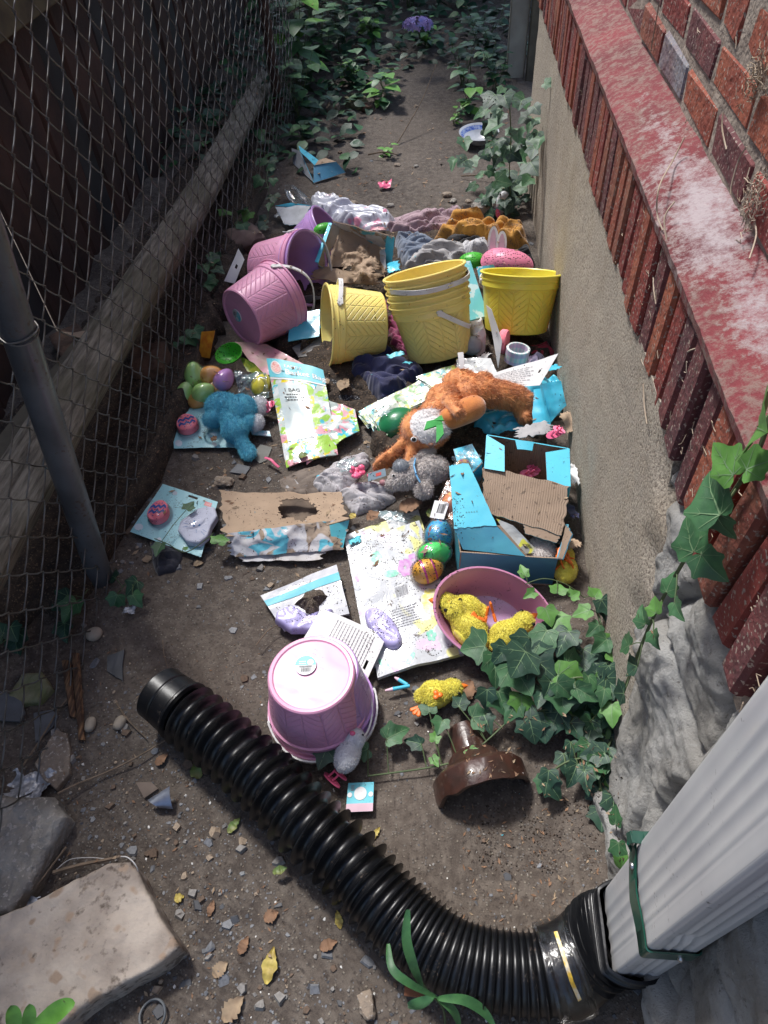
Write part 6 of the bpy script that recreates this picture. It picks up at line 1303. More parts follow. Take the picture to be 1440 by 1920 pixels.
for lb, px, py, z, w, h, a, k, am in (('teal scrap peeking out of the navy cloth', 742, 664, .115, .045, .018, .3, 'aqua', .006), ('small teal tag on the right of the navy cloth', 764, 680, .10, .025, .016, -.4, 'aqua', .004), ('crumpled pink tissue at the left of the yellow stack', 712, 580, .10, .05, .06, .2, 'mag', .02), ('teal glossy scrap right beside the torn carton', 738, 500, .13, .04, .07, .1, 'teal', .012), ('brown paper scrap below the front of the torn carton', 630, 535, .06, .10, .04, .1, 'card', .014),
    ('clear crinkled film left of the printed basket bag', 520, 745, .05, .07, .06, .5, 'film', .02), ('clear crinkled film between the bunny head and pastel bags', 720, 770, .08, .05, .05, .8, 'film', .018), ('black cloth scrap under the yellow stack', 790, 700, .03, .12, .05, .1, 'dark', .02), ('white paper scrap right of the grey ball', 905, 668, .10, .05, .035, .6, 'white', .014), ('teal card scrap above the white instruction card', 1035, 690, .13, .04, .03, .4, 'teal', .006),
    ('grey fleece scrap behind the upper carton', 1000, 808, .12, .09, .04, .1, 'grey', .02), ('brown paper crumple between wrapper and wall', 1068, 790, .10, .035, .07, .2, 'card', .02), ('white padding squeezed right of the upper carton', 1074, 885, .10, .02, .09, .0, 'white', .012), ('navy wrapper squeezed right of the lower carton', 1072, 960, .09, .02, .06, .1, 'navy', .012), ('brown paper curl at the wall above the wedged chick', 1068, 1018, .10, .035, .05, .5, 'card', .02),
    ('pale film scrap over the grey rag', 650, 870, .05, .05, .04, .4, 'film', .016), ('light blue scrap at the left of the grey rag', 600, 892, .02, .018, .010, .2, 'teal', .004), ('white lining scrap left of the small white box', 525, 400, .03, .05, .04, .6, 'white', .014), ('teal board edge under the far pink bucket', 590, 615, .06, .08, .03, .4, 'aqua', .006), ('dark cloth scrap between the lying yellow bucket and torn carton', 590, 560, .05, .10, .05, .3, 'dark', .02),
    ('pastel bag corner under the white instruction card', 860, 715, .11, .09, .05, .4, 'pastel', .012), ('crinkled film between the clear packet and brown bunny', 905, 730, .14, .07, .03, .2, 'film', .014), ('pink board scrap below the coral sponge disc', 905, 690, .09, .05, .03, .3, 'pink', .01), ('lilac scrap at the wall right of the plaid roll', 1008, 690, .11, .04, .02, .2, 'lilac', .01), ('clear film over the teal box corner near the amber egg', 875, 860, .14, .06, .05, .5, 'film', .018),
    ('brown card scrap between the grey bunny and egg strip', 840, 905, .05, .03, .05, .2, 'card', .01), ('white film scrap at the top of the floral packs', 735, 965, .03, .09, .03, -.2, 'film', .012), ('teal striped wrapper between the single and stacked yellow buckets', 890, 545, .10, .03, .08, .1, 'aqua', .01), ('grey cloth scrap behind the stack of yellow buckets', 745, 510, .10, .07, .05, .2, 'dark', .02), ('pink film strip beside the white bag', 700, 432, .05, .09, .02, -.1, 'pink', .01),
    ('clear torn film at the fence left of the egg bag', 330, 725, .03, .04, .05, .2, 'film', .02), ('white bag film behind the far pink bucket', 545, 430, .10, .06, .03, .3, 'white', .016), ('teal cover edge under the left of the lying floral pack', 665, 1010, .02, .03, .04, .2, 'aqua', .004), ('dark netting left of the grey rag', 560, 905, .01, .06, .03, .2, 'grey', .008)):
    c_ = at(px, py, z); u_ = V((math.cos(a), math.sin(a), .15)); v_2 = V((-math.sin(a), math.cos(a), -.1+.3*math.sin(px))); sd = px*.37
    pa = Patch([c_-u_*w/2+v_2*h/2, c_+u_*w/2+v_2*h/2, c_+u_*w/2-v_2*h/2, c_-u_*w/2-v_2*h/2], am, .55/max(w, h)*1.6, sd, 0, 0, .22); mb = MB(); pa.mesh(mb, 26, 22, .0012); one('scrap', lb, 'scrap', mb, scr[k], 'scraps filling the rubbish heap', sharp=180)

# ================================================================ STONES AND DEBRIS
def slab(name, label, cat, poly, zt, m, r=.02, amp=.004, rag=.05, seed=1, n=200, nr=30, group=None, fr=14):
    mb = MB(); P_ = [at(a, b, zt) for a, b in poly]; zb = min(gh(q.x, q.y) for q in P_)-.012
    polar(mb, P_, lambda p, e: amp*N.fractal(V((p.x*fr+seed, p.y*fr, seed)), 1, 2, 4)+amp*.5*N.noise(V((p.x*4, p.y*4, seed))), zb, n, nr, r, 0, rag, seed, ragf=9)
    return one(name, label, cat, mb, m, group, sharp=180)
pale_stone = mat('pale_sandstone', (.42, .36, .305), (.26, .215, .18), rough=.9, sc=11, bump=1, bsc=28, bdist=.009, dirt=.38, dsc=9, fleck=(.30, .22, .16), fsc=26)
slab('stone_slab', 'large pale flat stone slab filling the bottom left corner', 'stone', [(-140, 1760), (40, 1702), (130, 1655), (200, 1618), (246, 1610), (262, 1640), (300, 1720), (342, 1775), (300, 1812), (180, 1870), (60, 1960), (-160, 2060)], .06, pale_stone, .009, .006, .05, 3, 260, 40, fr=9)
slab('stone_slab', 'grey speckled boulder at the left edge above the large pale slab', 'stone', [(-90, 1480), (30, 1488), (95, 1490), (122, 1528), (85, 1600), (60, 1650), (15, 1708), (-100, 1720)], .05, grey_stone, .022, .006, .08, 5, 220, 34)
slab('flat_stone', 'tan pointed flat stone below the two rotten wood sticks', 'stone', [(64, 1432), (104, 1366), (124, 1374), (131, 1400), (130, 1450), (104, 1480), (80, 1460)], .018, tan_stone, .005, .0015, .03, 7)
slab('flat_stone', 'mossy pale green stone under the loose mesh at the left edge', 'stone', [(8, 1308), (40, 1262), (78, 1258), (92, 1285), (70, 1312), (40, 1318)], .03, mat('mossy_stone', (.22, .21, .13), (.15, .16, .07), rough=.95, sc=25, bump=1, bsc=70, bdist=.006), .012, .006, .15, 9)
peb = mat('smooth_pebble', (.34, .285, .22), (.28, .235, .185), rough=.7, sc=40, bump=.15, bsc=200)
for lb, px, py, s_, rz in (('smooth tan oval pebble right beside the rotten wood sticks', 171, 1360, (.012, .018, .010), .1), ('smooth tan oval pebble between the wood sticks and drain pipe', 225, 1356, (.013, .017, .010), -.2), ('rounded tan pebble at the foot of the mesh below the leaning post', 176, 1188, (.020, .018, .014), .4)):
    mb = MB(); p_ = at(px, py, .008); rock(mb, (p_.x, p_.y, gh(p_.x, p_.y)+s_[2]*.6), s_, px, 3, .06, rz, 0, .15); one('pebble', lb, 'pebble', mb, peb, 'smooth rounded pebbles by the mesh')
rot_m, t, p, nn, ll = nt('rotten_wood'); tc = nn.new('ShaderNodeTexCoord').outputs['Object']; mp = nn.new('ShaderNodeMapping'); ll.new(tc, mp.inputs[0]); mp.inputs['Scale'].default_value = (90, 8, 90); a = noise_node(t, 1.5, 6, mp.outputs[0])
ll.new(mixc(t, ramp(t, a.outputs[0], .4, .62).outputs[0], (.06, .03, .018), (.25, .135, .065)), p.inputs['Base Color']); p.inputs['Roughness'].default_value = .9; bb = nn.new('ShaderNodeBump'); bb.inputs['Distance'].default_value = .006; ll.new(a.outputs[0], bb.inputs['Height']); ll.new(bb.outputs[0], p.inputs['Normal'])
for lb, a_, b_, w in (('longer dark brown rotten wood stick lying near the mesh', (143, 1226), (153, 1388), .017), ('shorter brown rotten wood stick left of the longer one', (125, 1240), (136, 1345), .020)):
    mb = MB(); A_, B_ = at(*a_, .014), at(*b_, .012); n_ = 24; vs = []
    for i in range(n_+1):
        f = i/n_; c_ = A_.lerp(B_, f)
        for k in range(8): th = 2*PI*k/8+.4; r_ = w*.5*(1+.35*N.noise(V((k*1.3, f*1.5, w*99)))+.15*N.noise(V((k*3, f*9, 1))))*(1-.25*f); vs.append(c_+V((math.cos(th)*r_*1.1, (.010*N.noise(V((k, 5, w*9))) if i in (0, n_) else 0), math.sin(th)*r_*.75)))
    mb.add(vs, [(i*8+k, i*8+(k+1) % 8, (i+1)*8+(k+1) % 8, (i+1)*8+k) for i in range(n_) for k in range(8)]+[tuple(range(7, -1, -1)), tuple(n_*8+k for k in range(8))]); one('wood_stick', lb, 'stick', mb, rot_m, sharp=35)
slate_m = mat('slate', (.115, .122, .135), (.085, .09, .10), rough=.6, sc=20, bump=.3, bsc=120, dirt=.08)
def shard(label, poly, z=.012, th=.004, m=None, name='slate_piece', cat='slate', tiltz=None):
    mb = MB(); P_ = [at(a, b, z*.4) for a, b in poly]; g_ = max(gh(q.x, q.y) for q in P_)+.001; P_ = [V((q.x, q.y, g_+th*.6)) for q in P_]; prism(mb, [q-V((0, 0, th)) for q in P_], (0, 0, th)); return one(name, label, cat, mb, m or slate_m)
shard('dark upright slate shard with a straight bottom right of the wood sticks', [(200, 1228), (232, 1216), (228, 1245), (229, 1274), (214, 1266), (199, 1256)], .02, .004, mat('dark_slate', (.06, .065, .075), None, rough=.6))
shard('wide grey slate sheet under the mossy stone at the left edge', [(-10, 1300), (25, 1310), (50, 1325), (56, 1345), (48, 1362), (-10, 1358)], .012, .006); shard('grey slate piece tucked above the tan pointed flat stone', [(66, 1340), (100, 1334), (112, 1345), (100, 1368), (70, 1395)], .010, .004)
shard('dark slate chip just below the bottom of the upper blister card', [(430, 884), (445, 868), (470, 874), (460, 888)], .012, .005); shard('olive grey slate piece beside the ear of the teal plush', [(472, 852), (488, 832), (510, 838), (500, 862), (486, 868)], .010, .004, mat('olive_slate', (.16, .16, .14), None, rough=.6))
shard('brown triangular stone chip left of the shiny metal shard', [(252, 1464), (282, 1464), (294, 1476), (268, 1494)], .014, .006, mat('brown_chip', (.17, .13, .105), None, rough=.85, bump=.4))
mb = MB(); pa = Patch(Q((318, 1474, .022), (324, 1517, .006), (300, 1515, .008), (277, 1500, .012)), .001, 10, 2, .006); pa.mesh(mb, 12, 12, .0015); one('metal_shard', 'shiny curved dark metal shard lying left of the drain pipe', 'metal shard', mb, mat('gunmetal', (.30, .33, .40), (.2, .22, .28), rough=.3, metal=.8, sc=30, bump=.1))
mb = MB(); c_ = at(286, 1902, .006); tube(mb, [c_+V((.021*math.cos(t), .021*math.sin(t), .002*math.sin(2*t))) for t in [i*2*PI/32 for i in range(33)]], .0022, 6); one('rubber_ring', 'grey rubber ring pressed in the dirt at the bottom edge', 'ring', mb, mat('grey_rubber', (.10, .11, .12), None, rough=.6))
foil = mat('clear_wrinkled', (.5, .52, .55), (.3, .32, .35), rough=.15, metal=.3, sc=90, bump=1, bsc=90, bdist=.004)
for lb, px, py, s_, sd in (('crumpled clear plastic wrapper beside the tan pointed flat stone', 55, 1475, .045, 1), ('small crumpled shiny film between the boulder and the pale slab', 52, 1697, .018, 2), ('shiny clear plastic fragment in the dirt below the leaning post', 243, 1145, .014, 3)):
    mb = MB(); c_ = at(px, py, .012); pa = Patch([c_+V((-s_, s_*.6, 0)), c_+V((s_, s_*.8, .004)), c_+V((s_*.8, -s_*.6, 0)), c_+V((-s_*.9, -s_*.7, .004))], s_*.35, .9/s_, sd, 0, 0, .2); pa.mesh(mb, 22, 18, .0006); one('plastic_wrapper', lb, 'wrapper', mb, foil)
mb = MB(); seg_box(mb, at(758, 1858, .012), at(796, 1862, .012), .014, .008, V((0, 0, 1)), .001); one('wood_chip', 'small rust brown wood chip under the blade-leaved plant', 'wood chip', mb, mat('rust_wood', (.25, .10, .05), (.18, .07, .035), rough=.9))
mb = MB(); p_ = at(688, 1885, .006); rock(mb, (p_.x, p_.y, p_.z), (.014, .022, .010), 4, 3, .3, .4); one('stone_chip', 'tan stone chip near the bottom edge below the drain pipe', 'stone chip', mb, tan_stone)
white_wire = mat('white_wire', (.6, .58, .56), None, rough=.5, bump=0); mb = MB(); tube(mb, smoothpath([at(224, 1606, .062), at(240, 1608, .066), at(256, 1625, .06), at(262, 1652, .03), at(258, 1662, .01)], 6), .0011, 6); tube(mb, smoothpath([at(104, 1632, .012), at(130, 1612, .02), at(165, 1608, .02), at(195, 1610, .02)], 6), .0008, 6); one('white_wire', 'thin white wire curling over the top corner of the pale slab', 'wire', mb, white_wire)
twig_m = mat('twig', (.20, .145, .10), (.13, .095, .065), rough=.9, sc=40, bump=.4, bsc=150)
twigs = [('long thin twig running from the boulder toward the drain pipe end', [(108, 1488, .03), (150, 1468, .018), (200, 1448, .012), (260, 1418, .012), (330, 1375, .010)], .0028), ('short thick twig lying across the top of the pale slab', [(100, 1636, .02), (150, 1622, .022), (200, 1612, .04), (226, 1606, .064)], .0042),
         ('pale twig between the boulder and the pale slab', [(124, 1588, .014), (100, 1620, .02), (70, 1660, .02), (50, 1685, .02)], .0022), ('thin twig leaning over the tan pointed flat stone', [(40, 1440, .02), (80, 1380, .022), (110, 1330, .016), (140, 1295, .012)], .0022),
         ('twig stub just right of the two tan pebbles', [(218, 1318, .006), (240, 1350, .010), (275, 1385, .006)], .002), ('fine rootlet above the drain pipe end', [(305, 1200, .006), (308, 1230, .010), (318, 1262, .006)], .0012), ('thin twig lying left of the near pink bucket', [(480, 1210, .01), (505, 1180, .015), (530, 1170, .012)], .0016),
         ('long bare twig rising among the far plants', [(745, 268, .0), (790, 190, .12), (818, 120, .25)], .0032), ('dry twig lying below the small far plant', [(690, 290, .01), (720, 285, .02), (745, 290, .01)], .004), ('dry forked twig on the dirt by the far ivy', [(865, 330, .01), (905, 328, .02), (945, 326, .02), (965, 318, .03)], .003)]
for lb, q, r_ in twigs: mb = MB(); tube(mb, smoothpath([at(*k) for k in q], 6), [r_*(1-.4*i/((len(q)-1)*6)) for i in range((len(q)-1)*6+1)], 6); one('twig', lb, 'twig', mb, twig_m)

# ================================================================ LEAVES AND PLANTS
leafs = {}
def leafm(name, c1, c2, rough=.55, coat=.0, sc=35):
    m = mat(name, c1, c2, rough=rough, sc=sc, bump=.35, bsc=90, bdist=.002, coat=coat); return m
ivy_m = [leafm('ivy_dark', (.020, .062, .036), (.010, .036, .022)), leafm('ivy_mid', (.045, .13, .05), (.028, .085, .036)), leafm('ivy_bright', (.10, .24, .05), (.07, .18, .035))]; vein_m = mat('leaf_vein', (.16, .26, .13), None, rough=.6, bump=0); stem_m = mat('green_stem', (.09, .13, .05), (.06, .09, .04), rough=.7, bump=0)
IVY = [(0, 0), (.14, -.11), (.32, -.15), (.48, -.08), (.50, .08), (.52, .22), (.63, .38), (.60, .46), (.44, .50), (.33, .60), (.25, .76), (.13, .92), (0, 1.04)]
def ivy_leaf(mb, p, tip, nrm, s, mi, vi, rg, fold=.16, droop=.18):
    tip = V(tip).normalized(); nrm = V(nrm); nrm = (nrm-tip*nrm.dot(tip)).normalized(); sx_ = tip.cross(nrm)
    wr = rg.uniform(.72, 1.2); asym = rg.uniform(.8, 1.2); sd = rg.random()*50; fold = fold*rg.uniform(.2, 2.6); droop = droop*rg.uniform(.2, 2.6); s = s*rg.uniform(.72, 1.12)
    def P_(x, y): z = fold*abs(x)*1.0-droop*(y-.2)**2-.10*x*x+.05*N.noise(V((x*3+sd, y*3, 0))); return p+(sx_*(x*wr*(asym if x > 0 else 1))+tip*y+nrm*z)*s
    out = IVY+[(-x, y) for x, y in reversed(IVY[1:-1])]; k = len(out); vs = [P_(0, .18)]
    mid = [P_(x*.52, .18+(y-.18)*.52) for x, y in out]; rim = [P_(x, y) for x, y in out]; vs += mid+rim
    fs = [(0, 1+i, 1+(i+1) % k) for i in range(k)]+[(1+i, 1+k+i, 1+k+(i+1) % k, 1+(i+1) % k) for i in range(k)]
    mb.add(vs, fs, mi)
    for tx_, ty_, w in ((0, 1.0, .018), (.60, .41, .014), (-.60, .41, .014), (.45, -.03, .012), (-.45, -.03, .012)):
        vv = []; n_ = 4
        for j in range(n_+1):
            f = j/n_; x = tx_*f; y = ty_*f+.0; ww = w*(1-.75*f); q = P_(x, y)+nrm*.012*s; e = (P_(x+.02, y)-P_(x-.02, y)) if abs(ty_) > abs(tx_) else (P_(x, y+.02)-P_(x, y-.02)); e = e.normalized()*ww*s; vv += [q-e, q+e]
        mb.add(vv, [(2*j, 2*j+1, 2*j+3, 2*j+2) for j in range(n_)], vi)
    if s > .045:
        for (x0, y0, x1, y1) in ((0, .35, .22, .52), (0, .35, -.22, .52), (0, .6, .14, .76), (0, .6, -.14, .76), (.3, .2, .46, .24), (-.3, .2, -.46, .24), (.3, .2, .34, .38), (-.3, .2, -.34, .38)):
            a_, b_ = P_(x0, y0)+nrm*.012*s, P_(x1, y1)+nrm*.012*s; e = (b_-a_).cross(nrm).normalized()*.006*s; mb.add([a_-e, a_+e, b_+e*.3, b_-e*.3], [(0, 1, 2, 3)], vi)
def vine(label, path, leaves, group='ivy vines', r=.0022, name='ivy_vine', rg=None, pet=True, mats=None, cat='ivy'):
    """leaves: list of (pos, tipdir, normal, size, matindex)"""
    base = V(path[0]); root = thing(name, label, cat, base, group); mb = MB(); tube(mb, smoothpath(path, 5), r, 6)
    sp = smoothpath(path, 5); rg = rg or random.Random(3); L = MB()
    for p, tp, nr, s, mi in leaves:
        ivy_leaf(L, p, tp, nr, s, mi, 3, rg)
        if pet: q = min(sp, key=lambda w: (w-p).length); m_ = q.lerp(p, .5)+V((0, 0, .004)); tube(mb, [q, m_, p], .0011, 4, 0, False)
    mb.build('stem', stem_m, root); L.build('foliage', ivy_m+[vein_m], root, sharp=180); return root
toC = lambda p: (CO-p).normalized()
def auto_leaves(path, n, smin, smax, spread, zj, rg, mats=(0, 0, 1, 1, 0, 1, 2), up_=(0, 0, 1), tipbias=(-.2, -.9, 0), nz=.55):
    sp = smoothpath(path, 8); out = []
    for i in range(n):
        p = sp[int((i+.5)/n*(len(sp)-1))]+V((rg.gauss(0, spread), rg.gauss(0, spread), abs(rg.gauss(0, zj))))
        p.x = min(p.x, XW-.012); nr = V(up_)+V((rg.gauss(0, .25), rg.gauss(0, .25)-.25, 0)); a = rg.gauss(0, .9); tb = V(tipbias); tp = V((tb.x*math.cos(a)-tb.y*math.sin(a), tb.x*math.sin(a)+tb.y*math.cos(a), -.25+rg.gauss(0, .15))); out.append((p, tp, nr, rg.uniform(smin, smax), rg.choice(mats)))
    return out
rg = random.Random(21)
root0 = at(1140, 1330, .02)
defs = [('ivy vine with the biggest leaves reaching over the pink tub', [(1140, 1330, .02), (1080, 1290, .08), (1010, 1265, .10), (950, 1215, .11), (905, 1240, .10)], 9, .058, .072, .018, .012),
        ('ivy vine climbing along the right rim of the pink tub', [(1140, 1330, .02), (1110, 1250, .09), (1060, 1200, .12), (1030, 1160, .13), (1010, 1190, .12)], 9, .050, .062, .020, .012),
        ('ivy vine hugging the foot of the stucco band', [(1140, 1330, .02), (1150, 1250, .07), (1130, 1180, .12), (1120, 1150, .13)], 8, .042, .054, .020, .012),
        ('dense ivy vine in the middle of the mound right of the clay pipe', [(1140, 1400, .02), (1090, 1350, .06), (1030, 1330, .07), (985, 1350, .05)], 11, .042, .058, .024, .012),
        ('ivy vine between the tub and the clay pipe', [(1130, 1370, .02), (1060, 1300, .06), (990, 1300, .07), (930, 1300, .06)], 10, .044, .058, .022, .012),
        ('ivy vine spreading below the mound toward the bare soil', [(1150, 1430, .01), (1110, 1420, .05), (1060, 1430, .05), (1020, 1460, .02)], 10, .040, .052, .022, .010),
        ('ivy vine hanging down beside the rubble stones', [(1150, 1380, .03), (1125, 1440, .05), (1130, 1500, .03), (1140, 1530, .01)], 8, .036, .048, .018, .010),
        ('ivy vine on top of the mound nearest the rubble wall', [(1160, 1330, .04), (1130, 1290, .10), (1090, 1270, .12), (1050, 1280, .11)], 10, .044, .058, .022, .012),
        ('ivy vine filling the gap under the stucco corner', [(1170, 1340, .04), (1180, 1290, .09), (1170, 1230, .12), (1150, 1210, .12)], 8, .038, .050, .020, .012)]
for lb, pth, n_, a_, b_, sp_, zj in defs:
    path = [at(*q) for q in pth]; vine(lb, path, auto_leaves(path, int(n_*1.45), a_*.95, b_*.98, sp_*1.1, zj*1.3, rg), rg=rg)
path = [at(*q) for q in ((1095, 1120, .10), (1060, 1095, .13), (1020, 1085, .15), (985, 1095, .15))]; L_ = [(at(a, b, z), V(t_), V((0, -.2, 1)), s_, 2) for a, b, z, t_, s_ in ((985, 1080, .16, (-.3, 1, .2), .034), (1002, 1110, .15, (-.8, -.5, 0), .036), (1045, 1112, .14, (.2, 1, 0), .034), (1070, 1120, .13, (.8, .6, 0), .028), (1115, 1120, .12, (.5, .8, 0), .030))]
vine('thin runner with small bright green ivy leaves above the pink tub', path, L_, r=.0012, rg=rg)
path = [at(*q) for q in ((960, 1345, .04), (900, 1400, .035), (860, 1425, .02), (800, 1440, .012), (690, 1455, .010))]
L_ = [(at(a, b, z), V(t_), V((0, -.2, 1)), s_, mi) for a, b, z, t_, s_, mi in ((805, 1335, .03, (-.2, 1, 0), .048, 1), (830, 1350, .035, (-.3, -.9, 0), .042, 1), (860, 1325, .04, (.3, 1, 0), .036, 0), (885, 1345, .05, (1, .2, 0), .040, 1), (790, 1395, .02, (-.9, .2, 0), .042, 0), (815, 1390, .03, (.2, 1, 0), .028, 2), (880, 1405, .05, (.5, -.7, 0), .026, 2), (810, 1420, .02, (.5, -.7, 0), .026, 2), (725, 1385, .03, (1, .6, 0), .050, 1), (690, 1405, .02, (-1, -.4, 0), .042, 1), (905, 1335, .05, (.3, -.8, 0), .045, 0))]
vine('ivy runner creeping left across the dirt above the clay pipe', path, L_, r=.0018, rg=rg)
path = [at(*q) for q in ((640, 1370, .05), (615, 1400, .03), (598, 1425, .01))]; vine('single dark ivy sprig between the drain pipe and pink bucket', path, [(at(612, 1405, .05), V((-.3, -1, 0)), V((0, -.1, 1)), .045, 0)], r=.0012, rg=rg)
# wall ivy: on the masonry, leaves facing out
pth = [(1168, 1300, XW-.03), (1215, 1180, XW-.03), (1260, 1090, XW-.03), (1310, 1010, XW-.03), (1370, 930, XW-.02), (1420, 850, XW-.02), (1450, 760, XW-.02)]; path = [atx(*q) for q in pth]; L_ = []
for a, b, x, tx_, s_, mi in ((1425, 800, XW-.04, (-.4, -.6, .5), .062, 2), (1400, 880, XW-.04, (.5, -.3, .8), .060, 2), (1375, 890, XW-.045, (-.2, .8, .0), .062, 2), (1350, 965, XW-.045, (-.1, 1, .1), .066, 1), (1340, 960, XW-.04, (.4, -.5, -.5), .050, 1), (1300, 1035, XW-.045, (-.1, 1, .25), .060, 1), (1315, 1040, XW-.04, (.4, -.7, -.2), .044, 1),
                             (1250, 1110, XW-.04, (.2, .5, .6), .040, 1), (1265, 1130, XW-.04, (0, -.9, .2), .034, 1), (1210, 1170, XW-.04, (-.2, 1, .2), .036, 1), (1225, 1185, XW-.035, (0, -1, -.2), .034, 1), (1180, 1210, XW-.045, (-.2, .8, -.4), .040, 1), (1230, 1150, XW-.045, (0, 1, .3), .030, 2), (1195, 1250, XW-.04, (-.2, .6, -.7), .040, 0), (1170, 1300, XW-.045, (-.3, .4, -.8), .042, 0)):
    L_.append((atx(a, b, x), V(tx_), V((-1, -.25, .45)), s_, mi))
vine('large-leaved ivy vine climbing the broken brick and rubble at right', path, L_, r=.0028, rg=rg)
path = [atx(1160, 1600, XW-.03), atx(1155, 1560, XW-.03), atx(1150, 1530, XW-.03)]; vine('low ivy sprig at the foot of the rubble beside the downspout', path, [(atx(a, b, XW-.04), V(t_), V((-1, -.3, .6)), s_, mi) for a, b, t_, s_, mi in ((1155, 1545, (0, .7, .5), .032, 1), (1160, 1580, (0, -.8, -.3), .034, 1), (1165, 1630, (0, .3, .8), .030, 2), (1150, 1600, (0, .9, 0), .026, 1))], rg=rg)
# far ivy against the wall corner
rg = random.Random(5)
for lb, pts, n_ in (('far ivy clump highest up the corner of the wall', [(960, 400, .0), (955, 330, .18), (958, 260, .35), (955, 190, .5)], 46), ('far ivy clump spilling over the blue and white bowl', [(950, 380, .0), (930, 320, .10), (925, 280, .16), (930, 240, .22)], 34), ('far ivy clump low at the wall behind the pale grey toy chick', [(960, 400, .0), (950, 370, .06), (935, 345, .10)], 22)):
    path = [at(*q) for q in pts]; vine(lb, path, auto_leaves(path, n_, .045, .07, .07, .05, rg, (0, 1, 0), (-.3, -.4, .8)), group='ivy clumps at the far wall corner', pet=False, rg=rg)
# ivy among the mesh
for lb, pts, n_, m3 in (('ivy sprig on the dark ground right of the leaning post foot', [(215, 1120, .0), (240, 1090, .02), (250, 1100, .03)], 4, (1, 0)), ('ivy growing at the fence foot left of the purple buckets', [(430, 450, .02), (440, 420, .08), (470, 395, .1)], 7, (1, 1, 2)), ('ivy growing through the mesh left of the tipped pink bucket', [(380, 560, .02), (395, 520, .10), (405, 480, .14), (390, 500, .12)], 10, (1, 0)),
                        ('ivy sprig at the mesh above the egg bag', [(330, 660, .02), (345, 640, .07), (360, 630, .09)], 4, (0, 1)), ('ivy sprig climbing the mesh by the plastic bottle', [(500, 430, .02), (505, 370, .08), (500, 330, .12), (515, 290, .15)], 10, (1, 0, 1)), ('ivy low under the loose mesh at the left edge', [(-20, 1230, .02), (10, 1200, .05), (40, 1190, .04)], 5, (0, 0)),
                        ('ivy sprig behind the mesh at the foot of the leaning post', [(150, 1150, .02), (155, 1120, .05), (165, 1105, .05)], 3, (0, 1)), ('small ivy sprig lying over the lower blister card', [(290, 1010, .02), (315, 1020, .035), (350, 1035, .03), (400, 1000, .04)], 0, (1,))):
    path = [at(*q) for q in pts]; lv = auto_leaves(path, n_, .040, .055, .022, .012, rg, m3)
    if n_ == 0: lv = [(at(350, 955, .05), V((.4, 1, 0)), V((0, 0, 1)), .036, 1), (at(302, 1020, .04), V((-.1, -1, 0)), V((0, 0, 1)), .040, 1), (at(408, 1018, .05), V((.2, 1, 0)), V((0, 0, 1)), .042, 2), (at(345, 1030, .03), V((.5, .8, 0)), V((0, 0, 1)), .016, 2)]
    vine(lb, path, lv, group='ivy sprigs along the fence foot', r=.0014, rg=rg)
# broad-leaved plants
green_p = [leafm('plant_green', (.05, .15, .045), (.03, .10, .035), .5), leafm('plant_dark', (.022, .075, .035), (.014, .05, .025), .5), leafm('plant_bright', (.13, .32, .045), (.09, .24, .03), .45)]
def ovate(mb, p, tip, nrm, L, W, mi, rg, n=7, droop=.25, fold=.12, serr=0):
    tip = V(tip).normalized(); nrm = V(nrm); nrm = (nrm-tip*nrm.dot(tip)).normalized(); s_ = tip.cross(nrm); vs = []
    for i in range(n+1):
        f = i/n; w = W*math.sin(PI*f**.75)*(1 if i not in (0, n) else .0)+.0005; z = -droop*f*f*L; c_ = p+tip*L*f+nrm*z; w *= (1+serr*(.5 if i % 2 else -.5)); vs += [c_-s_*w+nrm*fold*w, c_, c_+s_*w+nrm*fold*w]
    mb.add(vs, [q for i in range(n) for q in ((3*i, 3*i+1, 3*i+4, 3*i+3), (3*i+1, 3*i+2, 3*i+5, 3*i+4))], mi)
def plant(label, base, h, nst, nlf, L, W, mats=(0,), rg=None, name='leafy_plant', group=None, spread=.5, cat='plant', veins=True):
    base = V(base); root = thing(name, label, cat, base, group); st = MB(); lf = MB()
    for k in range(nst):
        a = rg.uniform(0, 2*PI); d_ = V((math.cos(a)*spread*rg.uniform(.3, 1), math.sin(a)*spread*rg.uniform(.3, 1), 1)); hh = h*rg.uniform(.65, 1.1); pts = [base+V((rg.gauss(0, .01), rg.gauss(0, .01), 0))]
        for j in range(1, 4): pts.append(base+d_*hh*j/3+V((rg.gauss(0, .01), rg.gauss(0, .01), -.08*hh*(j/3)**2*spread)))
        sp = smoothpath(pts, 4); tube(st, sp, [.0028*(1-.6*i/len(sp)) for i in range(len(sp))], 5)
        for j in range(nlf):
            f = .25+.75*j/max(1, nlf-1); p_ = sp[min(len(sp)-1, int(f*(len(sp)-1)))]; b = a+(j*2.4)+rg.gauss(0, .3); tp = V((math.cos(b), math.sin(b), rg.uniform(-.2, .35))); s_ = rg.uniform(.6, 1.15); tube(st, [p_, p_+tp.normalized()*L*.25], .0011, 4, 0, False); ovate(lf, p_+tp.normalized()*L*.22, tp, V((0, 0, 1)), L*s_, W*s_, rg.choice(mats), rg)
    st.build('stem', stem_m, root); lf.build('foliage', green_p, root, sharp=180); return root
rg = random.Random(9)
